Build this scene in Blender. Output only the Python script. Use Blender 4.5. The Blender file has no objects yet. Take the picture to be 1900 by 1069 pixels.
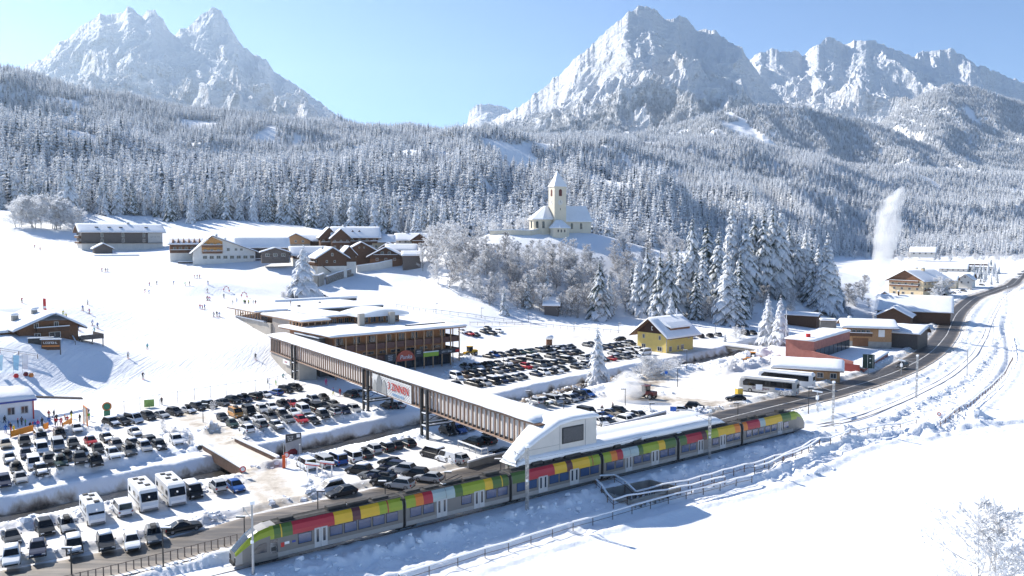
import bpy, math, random
import numpy as np
from mathutils import Vector, Matrix
R = math.radians
scn = bpy.context.scene
COL = scn.collection
rng = np.random.default_rng(7)
random.seed(7)

# ---------------------------------------------------------------- camera, sky, sun, exposure
CAM_H = 35.0
F_PX = 1500.0
PITCH = R(3.59)
cam_d = bpy.data.cameras.new('camera'); cam = bpy.data.objects.new('camera', cam_d); COL.objects.link(cam)
cam.location = (0, 0, CAM_H); cam.rotation_euler = (R(90) - PITCH, 0, 0)
cam_d.sensor_width = 36.0; cam_d.lens = 36.0 * F_PX / 1900.0
cam_d.clip_start = 0.5; cam_d.clip_end = 60000
scn.camera = cam

SUN_EL, SUN_AZ = R(33), R(-54)          # azimuth from +Y towards +X
world = bpy.data.worlds.new('World'); scn.world = world; world.use_nodes = True
wn = world.node_tree; wn.nodes.clear()
sky = wn.nodes.new('ShaderNodeTexSky'); sky.sky_type = 'NISHITA'; sky.sun_disc = False
sky.sun_elevation = SUN_EL; sky.sun_rotation = SUN_AZ
sky.altitude = 2500; sky.air_density = 1.0; sky.dust_density = 0.0; sky.ozone_density = 5.5
bg = wn.nodes.new('ShaderNodeBackground'); bg.inputs['Strength'].default_value = 0.084
wo = wn.nodes.new('ShaderNodeOutputWorld')
wn.links.new(sky.outputs[0], bg.inputs[0]); wn.links.new(bg.outputs[0], wo.inputs[0])

sun_d = bpy.data.lights.new('sun', 'SUN'); sun_d.energy = 4.4; sun_d.angle = R(0.53); sun_d.color = (1.0, 0.945, 0.86)
sun = bpy.data.objects.new('sun', sun_d); COL.objects.link(sun)
SV = Vector((math.cos(SUN_EL)*math.sin(SUN_AZ), math.cos(SUN_EL)*math.cos(SUN_AZ), math.sin(SUN_EL)))
sun.rotation_euler = SV.to_track_quat('Z', 'Y').to_euler()
sun.location = (0, 0, 300)
scn.view_settings.view_transform = 'Standard'; scn.view_settings.look = 'None'
scn.view_settings.exposure = 1.02; scn.view_settings.gamma = 1.0
scn.view_settings.use_curve_mapping = False
scn.cycles.max_bounces = 6; scn.cycles.diffuse_bounces = 2; scn.cycles.glossy_bounces = 2
scn.cycles.transparent_max_bounces = 6; scn.cycles.volume_bounces = 3
scn.cycles.transmission_bounces = 3

# ---------------------------------------------------------------- plan measuring: photograph bearings to places
CP, SP = math.cos(PITCH), math.sin(PITCH)
def ray(px, py):
    u = px - 950.0; v = 534.5 - py
    return (u, F_PX*CP + v*SP, -F_PX*SP + v*CP)
def P(px, py, z=0.0):
    r = ray(px, py); t = (z - CAM_H)/r[2]
    return (r[0]*t, r[1]*t, z)
def PD(px, py, y):
    r = ray(px, py); t = y/r[1]
    return (r[0]*t, y, CAM_H + r[2]*t)

# ---------------------------------------------------------------- noise
def _h(ix, iy, s):
    n = (ix.astype(np.int64)*374761393 + iy.astype(np.int64)*668265263 + s*1442695041) & 0x7fffffff
    n = ((n ^ (n >> 13))*1274126177) & 0x7fffffff
    n = n ^ (n >> 16)
    return (n & 0xffff)/65535.0
def vnoise(x, y, s=0):
    x = np.asarray(x, float); y = np.asarray(y, float)
    ix = np.floor(x); iy = np.floor(y); fx = x-ix; fy = y-iy
    ix = ix.astype(np.int64); iy = iy.astype(np.int64)
    fx = fx*fx*fx*(fx*(fx*6-15)+10); fy = fy*fy*fy*(fy*(fy*6-15)+10)
    a = _h(ix, iy, s); b = _h(ix+1, iy, s); c = _h(ix, iy+1, s); d = _h(ix+1, iy+1, s)
    return (a+(b-a)*fx)*(1-fy) + (c+(d-c)*fx)*fy
def fbm(x, y, o=4, s=0, g=.5):
    t = 0; a = 1; n = 0
    for i in range(o):
        t = t + a*(vnoise(x*2**i+17.3*i, y*2**i-9.1*i, s+i)*2-1); n += a; a *= g
    return t/n
def ridged(x, y, o=5, s=0, g=.5):
    t = 0; a = 1; n = 0
    for i in range(o):
        v = 1-np.abs(vnoise(x*2**i+3.7*i, y*2**i+5.9*i, s+i)*2-1); t = t + a*v*v; n += a; a *= g
    return t/n
def sstep(a, b, x):
    t = np.clip((x-a)/(b-a), 0, 1); return t*t*(3-2*t)

# ---------------------------------------------------------------- object helpers
def link(o, parent=None):
    COL.objects.link(o)
    if parent is not None: o.parent = parent
    return o
def mesh_np(name, v, f, mats=(), smooth=False, mi=None):
    """v Nx3, f MxK array (same K) """
    me = bpy.data.meshes.new(name)
    v = np.asarray(v, np.float32); f = np.asarray(f, np.int32)
    me.vertices.add(len(v)); me.vertices.foreach_set('co', v.ravel())
    k = f.shape[1]; me.loops.add(f.size); me.loops.foreach_set('vertex_index', f.ravel())
    me.polygons.add(len(f)); me.polygons.foreach_set('loop_start', np.arange(0, f.size, k, dtype=np.int32))
    me.polygons.foreach_set('loop_total', np.full(len(f), k, np.int32))
    if mi is not None: me.polygons.foreach_set('material_index', np.asarray(mi, np.int32))
    me.update(calc_edges=True)
    for m in mats: me.materials.append(m)
    me.polygons.foreach_set('use_smooth', np.full(len(f), bool(smooth)))
    return me
class MB:
    def __init__(s): s.v = []; s.f = []; s.m = []
    def add(s, vs, fs, m=0):
        b = len(s.v); s.v += [tuple(p) for p in vs]; s.f += [tuple(i+b for i in f) for f in fs]; s.m += [m]*len(fs)
    def box(s, x0, x1, y0, y1, z0, z1, m=0):
        s.add([(x0,y0,z0),(x1,y0,z0),(x1,y1,z0),(x0,y1,z0),(x0,y0,z1),(x1,y0,z1),(x1,y1,z1),(x0,y1,z1)],
              [(0,3,2,1),(4,5,6,7),(0,1,5,4),(1,2,6,5),(2,3,7,6),(3,0,4,7)], m)
    def prism(s, poly, z0, z1, m=0):
        n = len(poly); a = sum(poly[i][0]*poly[(i+1)%n][1]-poly[(i+1)%n][0]*poly[i][1] for i in range(n))
        if a < 0: poly = poly[::-1]
        s.add([(x,y,z0) for x,y in poly]+[(x,y,z1) for x,y in poly],
              [tuple(range(n-1,-1,-1)), tuple(range(n,2*n))]+[(i,(i+1)%n,n+(i+1)%n,n+i) for i in range(n)], m)
    def loft(s, rings, m=0, cap=True, closed=True):
        n = len(rings[0]); b = len(s.v)
        for r in rings: s.v += [tuple(p) for p in r]
        for k in range(len(rings)-1):
            for i in range(n if closed else n-1):
                j = (i+1) % n
                s.f.append((b+k*n+i, b+k*n+j, b+(k+1)*n+j, b+(k+1)*n+i)); s.m.append(m)
        if cap:
            s.f.append(tuple(b+i for i in range(n-1,-1,-1))); s.m.append(m)
            s.f.append(tuple(b+(len(rings)-1)*n+i for i in range(n))); s.m.append(m)
    def tube(s, p, q, r, r2=None, n=6, m=0, cap=True):
        p = Vector(p); q = Vector(q); d = (q-p)
        if d.length < 1e-6: return
        d.normalize(); a = d.orthogonal().normalized(); c = d.cross(a)
        if r2 is None: r2 = r
        s.loft([[p+(a*math.cos(t)+c*math.sin(t))*r for t in [2*math.pi*i/n for i in range(n)]],
                [q+(a*math.cos(t)+c*math.sin(t))*r2 for t in [2*math.pi*i/n for i in range(n)]]], m, cap)
    def bar(s, p, q, w, h, m=0):
        """box beam from p to q, width w sideways, height h (vertical)"""
        p = Vector(p); q = Vector(q); d = (q-p).normalized()
        sd = d.cross(Vector((0,0,1)))
        if sd.length < 1e-4: sd = Vector((1,0,0))
        sd.normalize(); up = sd.cross(d).normalized(); a = sd*w/2; b = up*h/2
        s.add([p-a-b,p+a-b,p+a+b,p-a+b,q-a-b,q+a-b,q+a+b,q-a+b],
              [(0,1,2,3),(7,6,5,4),(0,4,5,1),(1,5,6,2),(2,6,7,3),(3,7,4,0)], m)
    def mesh(s, name, mats, smooth=False):
        me = bpy.data.meshes.new(name); me.from_pydata(s.v, [], s.f)
        for m in (mats if isinstance(mats,(list,tuple)) else [mats]): me.materials.append(m)
        me.polygons.foreach_set('material_index', s.m)
        if smooth: me.polygons.foreach_set('use_smooth', [True]*len(s.f))
        me.update(); return me
    def build(s, name, mats, parent=None, smooth=False, loc=None, rz=None):
        o = bpy.data.objects.new(name, s.mesh(name, mats, smooth)); link(o, parent)
        if loc is not None: o.location = loc
        if rz is not None: o.rotation_euler = (0,0,rz)
        return o
USED = set()
def tag(o, label=None, cat=None, group=None, kind=None):
    if label: o['label'] = label
    if cat: o['category'] = cat
    if group: o['group'] = group
    if kind: o['kind'] = kind
    return o
def thing(name, label, cat, loc=(0,0,0), rz=0.0, group=None):
    o = bpy.data.objects.new(name, None); COL.objects.link(o); o.empty_display_size = .5
    o.location = loc; o.rotation_euler = (0,0,rz)
    return tag(o, label, cat, group)
def copy_tree(o, parent=None):
    c = o.copy(); COL.objects.link(c)
    if parent is not None: c.parent = parent
    for ch in KIDS.get(o.name, []) or o.children: copy_tree(ch, c)
    return c
KIDS = {}
def bake_kids(o):
    KIDS[o.name] = list(o.children)
    for ch in o.children: bake_kids(ch)

# ---------------------------------------------------------------- materials
MATS = {}
def mat(name, col, rough=.7, var=.12, scale=1.5, metal=0.0, bump=0.0, bscale=12, spec=.4, emis=None, obj_coords=False, stretch=None):
    if name in MATS: return MATS[name]
    m = bpy.data.materials.new(name); m.use_nodes = True; nt = m.node_tree; b = nt.nodes['Principled BSDF']
    b.inputs['Roughness'].default_value = rough; b.inputs['Metallic'].default_value = metal
    b.inputs['Specular IOR Level'].default_value = spec
    tc = nt.nodes.new('ShaderNodeTexCoord'); src = tc.outputs['Object']
    if stretch:
        mp = nt.nodes.new('ShaderNodeMapping'); mp.inputs['Scale'].default_value = stretch
        nt.links.new(src, mp.inputs[0]); src = mp.outputs[0]
    if var > 0:
        n = nt.nodes.new('ShaderNodeTexNoise'); n.inputs['Scale'].default_value = scale; n.inputs['Detail'].default_value = 4
        nt.links.new(src, n.inputs[0])
        r = nt.nodes.new('ShaderNodeMapRange'); r.inputs[1].default_value = .3; r.inputs[2].default_value = .7
        r.inputs[3].default_value = 1-var; r.inputs[4].default_value = 1+var
        nt.links.new(n.outputs[0], r.inputs[0])
        mx = nt.nodes.new('ShaderNodeVectorMath'); mx.operation = 'SCALE'; mx.inputs[0].default_value = col[:3]
        nt.links.new(r.outputs[0], mx.inputs['Scale']); nt.links.new(mx.outputs[0], b.inputs['Base Color'])
    else: b.inputs['Base Color'].default_value = (*col[:3], 1)
    if bump > 0:
        n2 = nt.nodes.new('ShaderNodeTexNoise'); n2.inputs['Scale'].default_value = bscale; n2.inputs['Detail'].default_value = 5
        nt.links.new(src, n2.inputs[0]); bp = nt.nodes.new('ShaderNodeBump'); bp.inputs['Strength'].default_value = 1
        bp.inputs['Distance'].default_value = bump; nt.links.new(n2.outputs[0], bp.inputs['Height']); nt.links.new(bp.outputs[0], b.inputs['Normal'])
    if emis:
        b.inputs['Emission Color'].default_value = (*col[:3],1); b.inputs['Emission Strength'].default_value = emis
    MATS[name] = m; return m
SNOW = (.86,.875,.90)
M_snow = mat('snow', SNOW, .75, .03, .6, bump=.05, bscale=1.6, spec=.2)
M_snowroof = mat('roof_snow', SNOW, .75, .03, .5, bump=.04, bscale=1.2, spec=.2)
M_bark = mat('bark', (.07,.05,.04), .9, .3, 3, bump=.02)
M_wood = mat('dark_timber', (.11,.055,.03), .8, .35, 2, bump=.01, stretch=(6,6,.6))
M_wood2 = mat('brown_timber', (.18,.085,.042), .75, .3, 2, bump=.01, stretch=(6,6,.6))
M_wood3 = mat('pale_timber', (.42,.24,.12), .7, .25, 2, bump=.01, stretch=(6,6,.6))
M_wood4 = mat('weathered_grey_timber', (.13,.11,.10), .85, .3, 2, bump=.01, stretch=(6,6,.6))
M_plaster = mat('white_plaster', (.72,.69,.64), .85, .05, .8)
M_cream = mat('cream_plaster', (.62,.50,.33), .85, .08, .8)
M_yellow = mat('yellow_plaster', (.68,.52,.17), .85, .06, .8)
M_conc = mat('concrete', (.33,.31,.28), .85, .15, .7, bump=.01)
M_conc2 = mat('dark_concrete', (.20,.19,.18), .85, .2, .7, bump=.01)
M_glass = mat('window_glass', (.025,.035,.05), .12, .2, .5, spec=.7)
M_frame = mat('window_frame_white', (.6,.58,.55), .5, .05)
M_steel = mat('dark_steel', (.035,.038,.042), .5, .15, metal=.3)
M_galv = mat('galvanised_steel', (.38,.39,.40), .45, .1, metal=.5)
M_red = mat('red_paint', (.55,.03,.025), .5, .08)
M_white = mat('white_paint', (.8,.8,.8), .4, .03)
M_black = mat('black_rubber', (.015,.015,.016), .8, .1)
M_stone = mat('field_stone', (.24,.22,.20), .9, .35, 1.5, bump=.05, bscale=3)
# ================================================================ TERRAIN
# --- survey points near the village: (bearing px, py, z or depth)
cz = []   # x,y,z
def Z(px, py, z): cz.append(P(px, py, z))
def D(px, py, d): cz.append(PD(px, py, d))
for px, py in [(0,1060),(200,1040),(430,1060),(0,860),(150,830),(330,800),(60,800),(200,940),(330,900),(520,960),(640,870),(800,850),(960,860),
               (450,770),(600,740),(700,760),(850,790),(1000,790),(1080,740),(1200,760),(1300,720),(1300,770),(900,700),(1000,680),(1100,660),(1200,665),(820,700),(950,655),
               (1050,640),(1150,640),(1300,650),(1400,690),(1400,740),(1500,790),(1500,740),(1600,700),(1700,660),(1250,700),(600,990),(750,950),(950,930),(1120,890),(1260,850),(1400,820),
               (1600,640),(1650,620),(1500,640),(700,700),(1780,600),(1750,640),(640,690),(1235,640)]: Z(px,py,0.)
for px, py in [(1640,590),(1700,590),(1720,570),(1650,545),(1780,550)]: Z(px,py,0.5)
for px, py in [(1880,520),(1850,530),(1800,525),(1900,535)]: Z(px,py,1.)
for px, py in [(1900,500),(1800,500),(1650,500),(1580,500),(1700,485),(1850,485),(1560,520)]: Z(px,py,2.)
for px, py in [(1700,474),(1850,474),(1580,474)]: D(px,py,1300)
# lower right snow field
for px, py in [(760,1060),(1000,980),(1200,930),(1400,885),(1640,790),(1750,780),(1900,780),(1850,660),(1900,640)]: Z(px,py,-1.6)
for px, py in [(1000,1069),(1200,1000),(1400,950),(1600,900),(1800,850),(1500,1069),(1900,1069),(1900,900),(1200,1069)]: Z(px,py,-2.0)
for px, py in [(1700,750),(1800,700)]: Z(px,py,-.8)
for x, y in [(-60,40),(0,30),(60,30),(-20,60),(160,100),(220,180)]: cz.append((x,y,-2.))
for x, y in [(-110,60),(-160,100)]: cz.append((x,y,0.))
# ski slope on the left
Z(200,750,.3); Z(40,770,.3); Z(120,720,2.); Z(200,700,2.5); Z(30,710,4.); Z(500,705,.8); Z(400,735,.2); Z(300,725,.8)
Z(560,695,.2); Z(275,645,5.); Z(450,640,6.); Z(350,690,2.2); Z(30,640,10.3); Z(110,632,10.3); Z(60,610,11.); Z(180,607,9.)
D(268,545,305); D(380,520,300); D(370,555,285); D(200,480,375); D(450,590,250); D(100,560,250); D(0,590,215); D(0,520,300); D(100,480,360)
D(470,560,270); D(520,557,300); Z(640,566,9.0); Z(560,556,10.5); Z(730,575,7.5)
D(0,420,470); D(100,425,470); D(60,400,500); D(300,425,500); D(225,462,435); D(400,480,385); D(330,490,370); D(450,505,350); D(520,520,340)
D(150,395,520); D(0,388,520); D(300,402,520); D(450,410,520); D(600,420,520); D(740,437,520); D(830,452,500); D(500,450,450); D(620,455,440)
D(640,525,345); D(600,505,362); D(700,490,380); D(780,487,372); D(560,480,385); D(680,455,420); D(750,455,425)
D(700,530,340); D(850,562,316); D(900,598,292); D(800,520,355); D(780,590,285); D(880,582,300); D(1000,593,306); D(1100,612,290); D(950,615,280); D(860,640,263)
D(560,500,365); D(1050,628,271); D(1180,612,290); D(1300,600,300); D(1400,606,300); D(1350,628,272)
# church hill
D(1030,432,385); D(960,432,380); D(1090,434,385); D(900,442,378); D(900,436,400); D(1000,428,410); D(1060,430,415); D(1160,450,385); D(1250,480,372); D(1200,462,405)
D(1130,520,345); D(950,520,340); D(850,500,350); D(1040,520,340); D(870,540,328); D(1000,565,322); D(1100,590,312); D(1200,575,325); D(1250,540,345)
D(1330,510,365); D(1420,500,375); D(1500,520,375); D(1330,560,335); D(1450,560,340); D(1540,560,360); D(1250,590,312); D(1350,595,310); D(1470,600,315); D(1560,590,340)
D(1330,490,395); D(1450,490,400); D(1580,540,420); D(820,470,400); D(1540,520,440)
D(950,470,480); D(1100,470,480); D(1250,475,500); D(1400,480,560); D(1500,480,620)
CZ = np.array(cz)
def _fit_rbf(C, c=9.0, lam=1.2):
    n = len(C); d = np.sqrt(((C[:,None,:2]-C[None,:,:2])**2).sum(-1)+c*c)
    A = np.zeros((n+3,n+3)); A[:n,:n] = -d; A[:n,:n] += -np.eye(n)*lam*0 + np.eye(n)*lam
    Pm = np.c_[np.ones(n), C[:,0]/100, C[:,1]/100]; A[:n,n:] = Pm; A[n:,:n] = Pm.T
    b = np.zeros(n+3); b[:n] = C[:,2]; return np.linalg.solve(A, b), c
_W, _c = _fit_rbf(CZ)
def near_raw(x, y):
    out = np.empty(x.shape); xf = x.ravel(); yf = y.ravel(); o = np.empty(xf.shape)
    n = len(CZ)
    for i in range(0, len(xf), 20000):
        a = xf[i:i+20000]; b = yf[i:i+20000]
        d = np.sqrt((a[:,None]-CZ[None,:,0])**2+(b[:,None]-CZ[None,:,1])**2+_c*_c)
        o[i:i+20000] = -d@_W[:n] + _W[n]+_W[n+1]*a/100+_W[n+2]*b/100
    return o.reshape(x.shape)
# RBF sampled once on a grid for quick lookups
GX0, GX1, GY0, GY1, GS = -520., 760., 10., 1420., 4.
_gx = np.arange(GX0, GX1+GS, GS); _gy = np.arange(GY0, GY1+GS, GS)
_GX, _GY = np.meshgrid(_gx, _gy); _GZ = near_raw(_GX, _GY)
def bil(G, x, y, x0, y0, s):
    fx = np.clip((x-x0)/s, 0, G.shape[1]-1.001); fy = np.clip((y-y0)/s, 0, G.shape[0]-1.001)
    ix = fx.astype(int); iy = fy.astype(int); fx -= ix; fy -= iy
    return (G[iy,ix]*(1-fx)+G[iy,ix+1]*fx)*(1-fy)+(G[iy+1,ix]*(1-fx)+G[iy+1,ix+1]*fx)*fy
# --- far slopes: for a few bearings, (depth, py) of the ground
PROF = {
 -500:[(520,385),(1000,250),(1700,100),(2300,60),(2800,90)],
 0:  [(520,390),(1000,300),(1400,225),(1800,137),(2600,190)],
 200:[(520,398),(950,325),(1400,255),(1900,183),(2700,230)],
 400:[(520,407),(900,345),(1450,275),(2000,215),(2800,262)],
 640:[(520,424),(950,352),(1500,290),(2100,232),(2900,272)],
 850:[(500,455),(900,385),(1450,320),(2150,253),(3000,290)],
 940:[(500,462),(900,400),(1450,330),(2100,254),(3000,290)],
 1080:[(520,462),(900,408),(1500,340),(2150,258),(3000,300)],
 1200:[(560,465),(950,410),(1600,330),(2300,268),(3000,300)],
 1350:[(700,470),(1050,425),(1700,340),(2400,264),(3100,300)],
 1480:[(900,474),(1250,430),(1800,350),(2500,288),(3100,310)],
 1600:[(1250,474),(1550,430),(2000,370),(2600,308),(3200,320)],
 1900:[(1350,474),(1650,430),(2100,375),(2650,322),(3300,335)],
 2400:[(1350,474),(1650,430),(2100,375),(2650,322),(3300,335)]}
_pk = sorted(PROF); _pk_a = np.array(_pk, float)
_pd = np.array([[p[0] for p in PROF[k]] for k in _pk], float)
_pz = np.array([[PD(k,p[1],p[0])[2] for p in PROF[k]] for k in _pk], float)
def colpx(x, y): return 950 + F_PX*x/np.maximum(y,1)*1.0
def far_h(x, y):
    c = np.clip(colpx(x,y), _pk_a[0], _pk_a[-1]-1e-3); i = np.searchsorted(_pk_a, c, side='right')-1
    i = np.clip(i, 0, len(_pk)-2); t = ((c-_pk_a[i])/(_pk_a[i+1]-_pk_a[i]))[...,None]; t = t*t*(3-2*t)
    d = _pd[i]*(1-t)+_pd[i+1]*t; z = _pz[i]*(1-t)+_pz[i+1]*t
    out = z[...,0].copy()
    for k in range(d.shape[-1]-1):
        u = np.clip((y-d[...,k])/(d[...,k+1]-d[...,k]), 0, 1)
        out = np.where(y >= d[...,k], z[...,k]*(1-u)+z[...,k+1]*u, out)
    out = np.where(y < d[...,0], z[...,0]+(y-d[...,0])*.03, out)
    e = d[...,0]; cr = d[...,3]
    amp = sstep(0, 300, y-e)
    crest = np.exp(-((y-cr)/260.)**2)
    g = ridged(x/420.+fbm(x/500.,y/500.,2,3)*.6, y/700., 3, 31)-.5
    out = out + amp*(g*125*(1-.8*crest) + fbm(x/160., y/200., 3, 12)*16*(1-.6*crest))
    return out, e
# --- polyline distance
def poly_dist(x, y, pts):
    """distance, signed side, parameter"""
    best = np.full(x.shape, 1e9); side = np.zeros(x.shape); par = np.zeros(x.shape)
    for k in range(len(pts)-1):
        ax, ay = pts[k][:2]; bx, by = pts[k+1][:2]; dx, dy = bx-ax, by-ay; L = dx*dx+dy*dy
        t = np.clip(((x-ax)*dx+(y-ay)*dy)/L, 0, 1); qx = ax+t*dx; qy = ay+t*dy
        d = np.hypot(x-qx, y-qy); s = np.sign((y-ay)*dx-(x-ax)*dy); m = d < best
        best = np.where(m, d, best); side = np.where(m, s, side); par = np.where(m, k+t, par)
    return best, side, par
def px_line(pts, z): return [P(a,b,z)[:2] for a,b in pts]
BED = -2.1
STREAM = px_line([(-120,1000),(0,968),(100,947),(200,925),(300,902),(400,882),(450,868),(560,842),(633,827),(733,802),(830,780),(950,750),(1035,729),(1127,708),(1200,692),(1258,681),(1340,663),(1417,644),(1500,630),(1560,615)], BED)
ROAD = [(-140,1105,0),(0,1082,0),(200,1045,0),(330,1017,0),(430,990,0),(500,970,0),(600,948,0),(700,925,0),(820,897,0),(950,868,0),(1100,832,0),(1250,800,0),(1340,778,0),(1440,752,0),(1540,727,0),(1620,703,0),(1680,679,0),(1728,650,0),(1752,622,0),(1765,598,0),(1782,570,.4),(1812,549,.7),(1850,537,1.),(1878,527,1.),(1892,512,1.),(1902,499,1.4)]
ROAD_W = px_line([(a,b) for a,b,_ in ROAD], 0)
ROAD_W = [P(a,b,z)[:2] for a,b,z in ROAD]
def resample(pts, step):
    pts = [Vector((*p[:2],0)) for p in pts]; out = []
    for i in range(len(pts)-1):
        p0 = pts[max(i-1,0)]; p1 = pts[i]; p2 = pts[i+1]; p3 = pts[min(i+2,len(pts)-1)]
        n = max(1, int((p2-p1).length/step))
        for k in range(n):
            t = k/n
            q = .5*((2*p1)+(p2-p0)*t+(2*p0-5*p1+4*p2-p3)*t*t+(3*p1-p0-3*p2+p3)*t**3)
            out.append((q.x,q.y))
    out.append((pts[-1].x, pts[-1].y)); return out
T0 = Vector(P(436,1062,0)); T1 = Vector(P(1497,799,0)); TD = (T1-T0).normalized()       # foot of the train's near side
TN = Vector((TD.y,-TD.x,0))                                                             # towards the camera
RAIL_PX = [(1560,776),(1640,750),(1700,727),(1760,695),(1800,662),(1822,630),(1836,600),(1846,575),(1862,553),(1885,535),(1905,524),(1960,505)]
ta = T0-TD*95-TN*1.45; tb = T1-TN*1.45
RAIL = [ta[:2], (T0-TN*1.45)[:2], tuple(tb[:2])] + [P(a,b,.0)[:2] for a,b in RAIL_PX]
PATH = px_line([(560,1110),(740,1085),(900,1035),(1100,975),(1240,938),(1400,900),(1500,868),(1560,842),(1640,815),(1700,802),(1780,795),(1900,785),(2000,775)], -1.6)
PATH2 = px_line([(1700,802),(1745,790),(1790,765),(1835,730),(1862,700),(1877,665),(1872,630),(1862,600),(1868,570),(1885,548),(1920,530)], -1.0)
HUTBANK = px_line([(-120,660),(0,690),(60,695),(140,672),(185,640),(190,610)], 7.)
def berm(h, x, y, pts, w, amp, off=0., side=0, seed=0, mn=0.35):
    d, s, p = poly_dist(x, y, pts); dd = np.where(s > 0, d, -d)-off
    w = w*(.75+.7*vnoise(x/3.3,y/3.3,seed+7)); m = np.clip(1-(dd/w)**2, 0, 1)**.9
    n = .15+1.1*vnoise(x/4.2, y/4.2, seed)**1.3+.8*(vnoise(x/1.5,y/1.5,seed+1)-.45)+.45*(vnoise(x/.6,y/.6,seed+2)-.5)
    dm, _, pm = poly_dist(x, y, pts); tp = sstep(0,.25,pm)*sstep(0,.25,len(pts)-1-pm)
    return h + m*amp*.85*np.maximum(n,0)*(.35+.65*tp)
BERMS = []   # (pts, w, amp, offset, seed)
def B(pxs, w, amp, seed, off=0., z=0.): BERMS.append((px_line(pxs, z), w, amp, off, seed))
B([(-60,985+10),(60,975),(180,952),(300,925),(400,905),(455,885)], 2.2, .9, 1)        # near bank of the stream, lower car park
B([(470,870),(560,850),(640,845),(740,820),(800,806)], 1.8, .9, 2)
B([(0,905),(100,885),(200,862),(300,842),(372,829)], 2.4, 1.7, 3)
B([(440,820),(500,800),(600,782),(680,768),(712,762)], 2.2, 1.3, 4)
B([(845,778),(950,738),(1040,712),(1100,700),(1190,680)], 1.8, 1.2, 5)                 # crest of the bank below the central lot
B([(860,790),(960,762),(1040,742),(1120,720)], 2.2, 1.4, 6)
B([(650,966),(605,948),(588,920),(585,895),(610,884)], 1.8, 1.2, 7)
B([(620,970),(720,945),(800,925),(880,905),(935,888)], 1.3, 1.0, 8)
B([(340,1000),(250,1022),(100,1045),(0,1062),(-80,1080)], 1.4, 1.0, 9)
B([(345,985),(400,960)], 2.2, 1.6, 10)
B([(1390,755),(1440,745),(1475,735)], 2.6, 2.2, 11)
B([(1330,690),(1400,676),(1450,668)], 3.5, 2.3, 12)
B([(1180,700),(1260,690),(1330,676),(1430,652)], 3.0, 1.6, 13)
B([(1190,760),(1215,775),(1330,762)], 1.8, 1.1, 14)
B([(310,835),(330,812),(318,800)], 2.6, 1.7, 15)
B([(380,798),(405,800)], 2.0, 1.6, 16)
B([(700,690),(730,720),(800,735)], 3.5, 1.6, 17)
B([(225,770),(200,795),(150,800),(100,806)], 1.4, 1.2, 18)
B([(870,662),(850,690),(830,700)], 2.5, 1.3, 19)
B([(1000,895),(950,910),(700,990),(500,1050)], 1.0, .4, 20)
B([(1500,862),(1540,840),(1600,822)], 1.8, .7, 21, z=-2)
B([(1440,896),(1480,880),(1530,868)], 2.6, .9, 22, z=-2)
B([(1700,800),(1750,775),(1790,762),(1830,780)], 2.6, 1.7, 23, z=-1)
B([(1100,738),(1130,728),(1200,735),(1240,728)], 1.6, .9, 24)
B([(560,985),(700,960),(900,915)], .8, .3, 25)
_rr = resample(ROAD_W, 5.); _tr = resample(RAIL, 5.); _pp = resample(PATH, 4.); _p2 = resample(PATH2, 4.)
def near_detail(h, x, y):
    # road bed kept level, ploughed banks each side
    d, s, p = poly_dist(x, y, _rr)
    h = np.where(d < 14, h*(sstep(6,14,d)), h) if False else h
    rw = 4.6
    bank = np.clip(1-((d-rw-1.6)/1.7)**2, 0, 1)
    h = h + bank*(.2+.45*vnoise(x/2.2,y/2.2,40))
    # stream cut
    ds, ss, ps = poly_dist(x, y, STREAM)
    fade = sstep(len(STREAM)-2.2, len(STREAM)-3.2, ps)
    wob = (vnoise(x/3.,y/3.,44)-.5)*1.0
    sd_ = np.where(ss > 0, ds, -ds)+wob
    cut = sstep(-7.6, -6.0, sd_)*(1-sstep(2.2, 4.2, sd_))
    h = np.where(fade > 0, h*(1-cut*fade)+(BED+.08*vnoise(x,y,45))*cut*fade, h)
    for pts, w, amp, off, seed in BERMS:
        xs = [q[0] for q in pts]; ys = [q[1] for q in pts]
        m = (x > min(xs)-w*1.5-2)&(x < max(xs)+w*1.5+2)&(y > min(ys)-w*1.5-2)&(y < max(ys)+w*1.5+2)
        if m.any():
            hh = h[m]; h = h.copy(); h[m] = berm(hh, x[m], y[m], pts, w, amp, off, 0, seed)
    # railway: trench of cleared snow, near side bank falls to the path
    dr, sr, pr = poly_dist(x, y, _tr); sd = np.where(sr > 0, dr, -dr)          # negative: towards the camera side
    h = np.where(dr < 2.0, np.minimum(h, -.02), h)
    nb = np.clip(1-((-sd-3.6)/1.6)**2, 0, 1)
    h = h + nb*(.1+.8*vnoise(x/1.5,y/1.5,47)*vnoise(x/.7,y/.7,48)*1.5)
    nb2 = sstep(2.4, 3.2, -sd)*(1-sstep(8.0,14.0,-sd))
    h = h + nb2*(fbm(x/1.1,y/1.1,3,49)*.28) 
    fb = np.clip(1-((sd-3.0)/1.2)**2, 0, 1); h = h + fb*.5*vnoise(x/2,y/2,50)
    # walking paths cleared through the snow
    for pts, w in ((_pp,1.5),(_p2,1.3)):
        dp, sp_, pp_ = poly_dist(x, y, pts)
        h = h - .35*(1-sstep(w-.3, w+.3, dp)) + .22*np.clip(1-((dp-w-.8)/.9)**2,0,1)*(.4+vnoise(x/1.4,y/1.4,51))
    return h
FLATS = []   # building pads (x,y,r,z)
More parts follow.
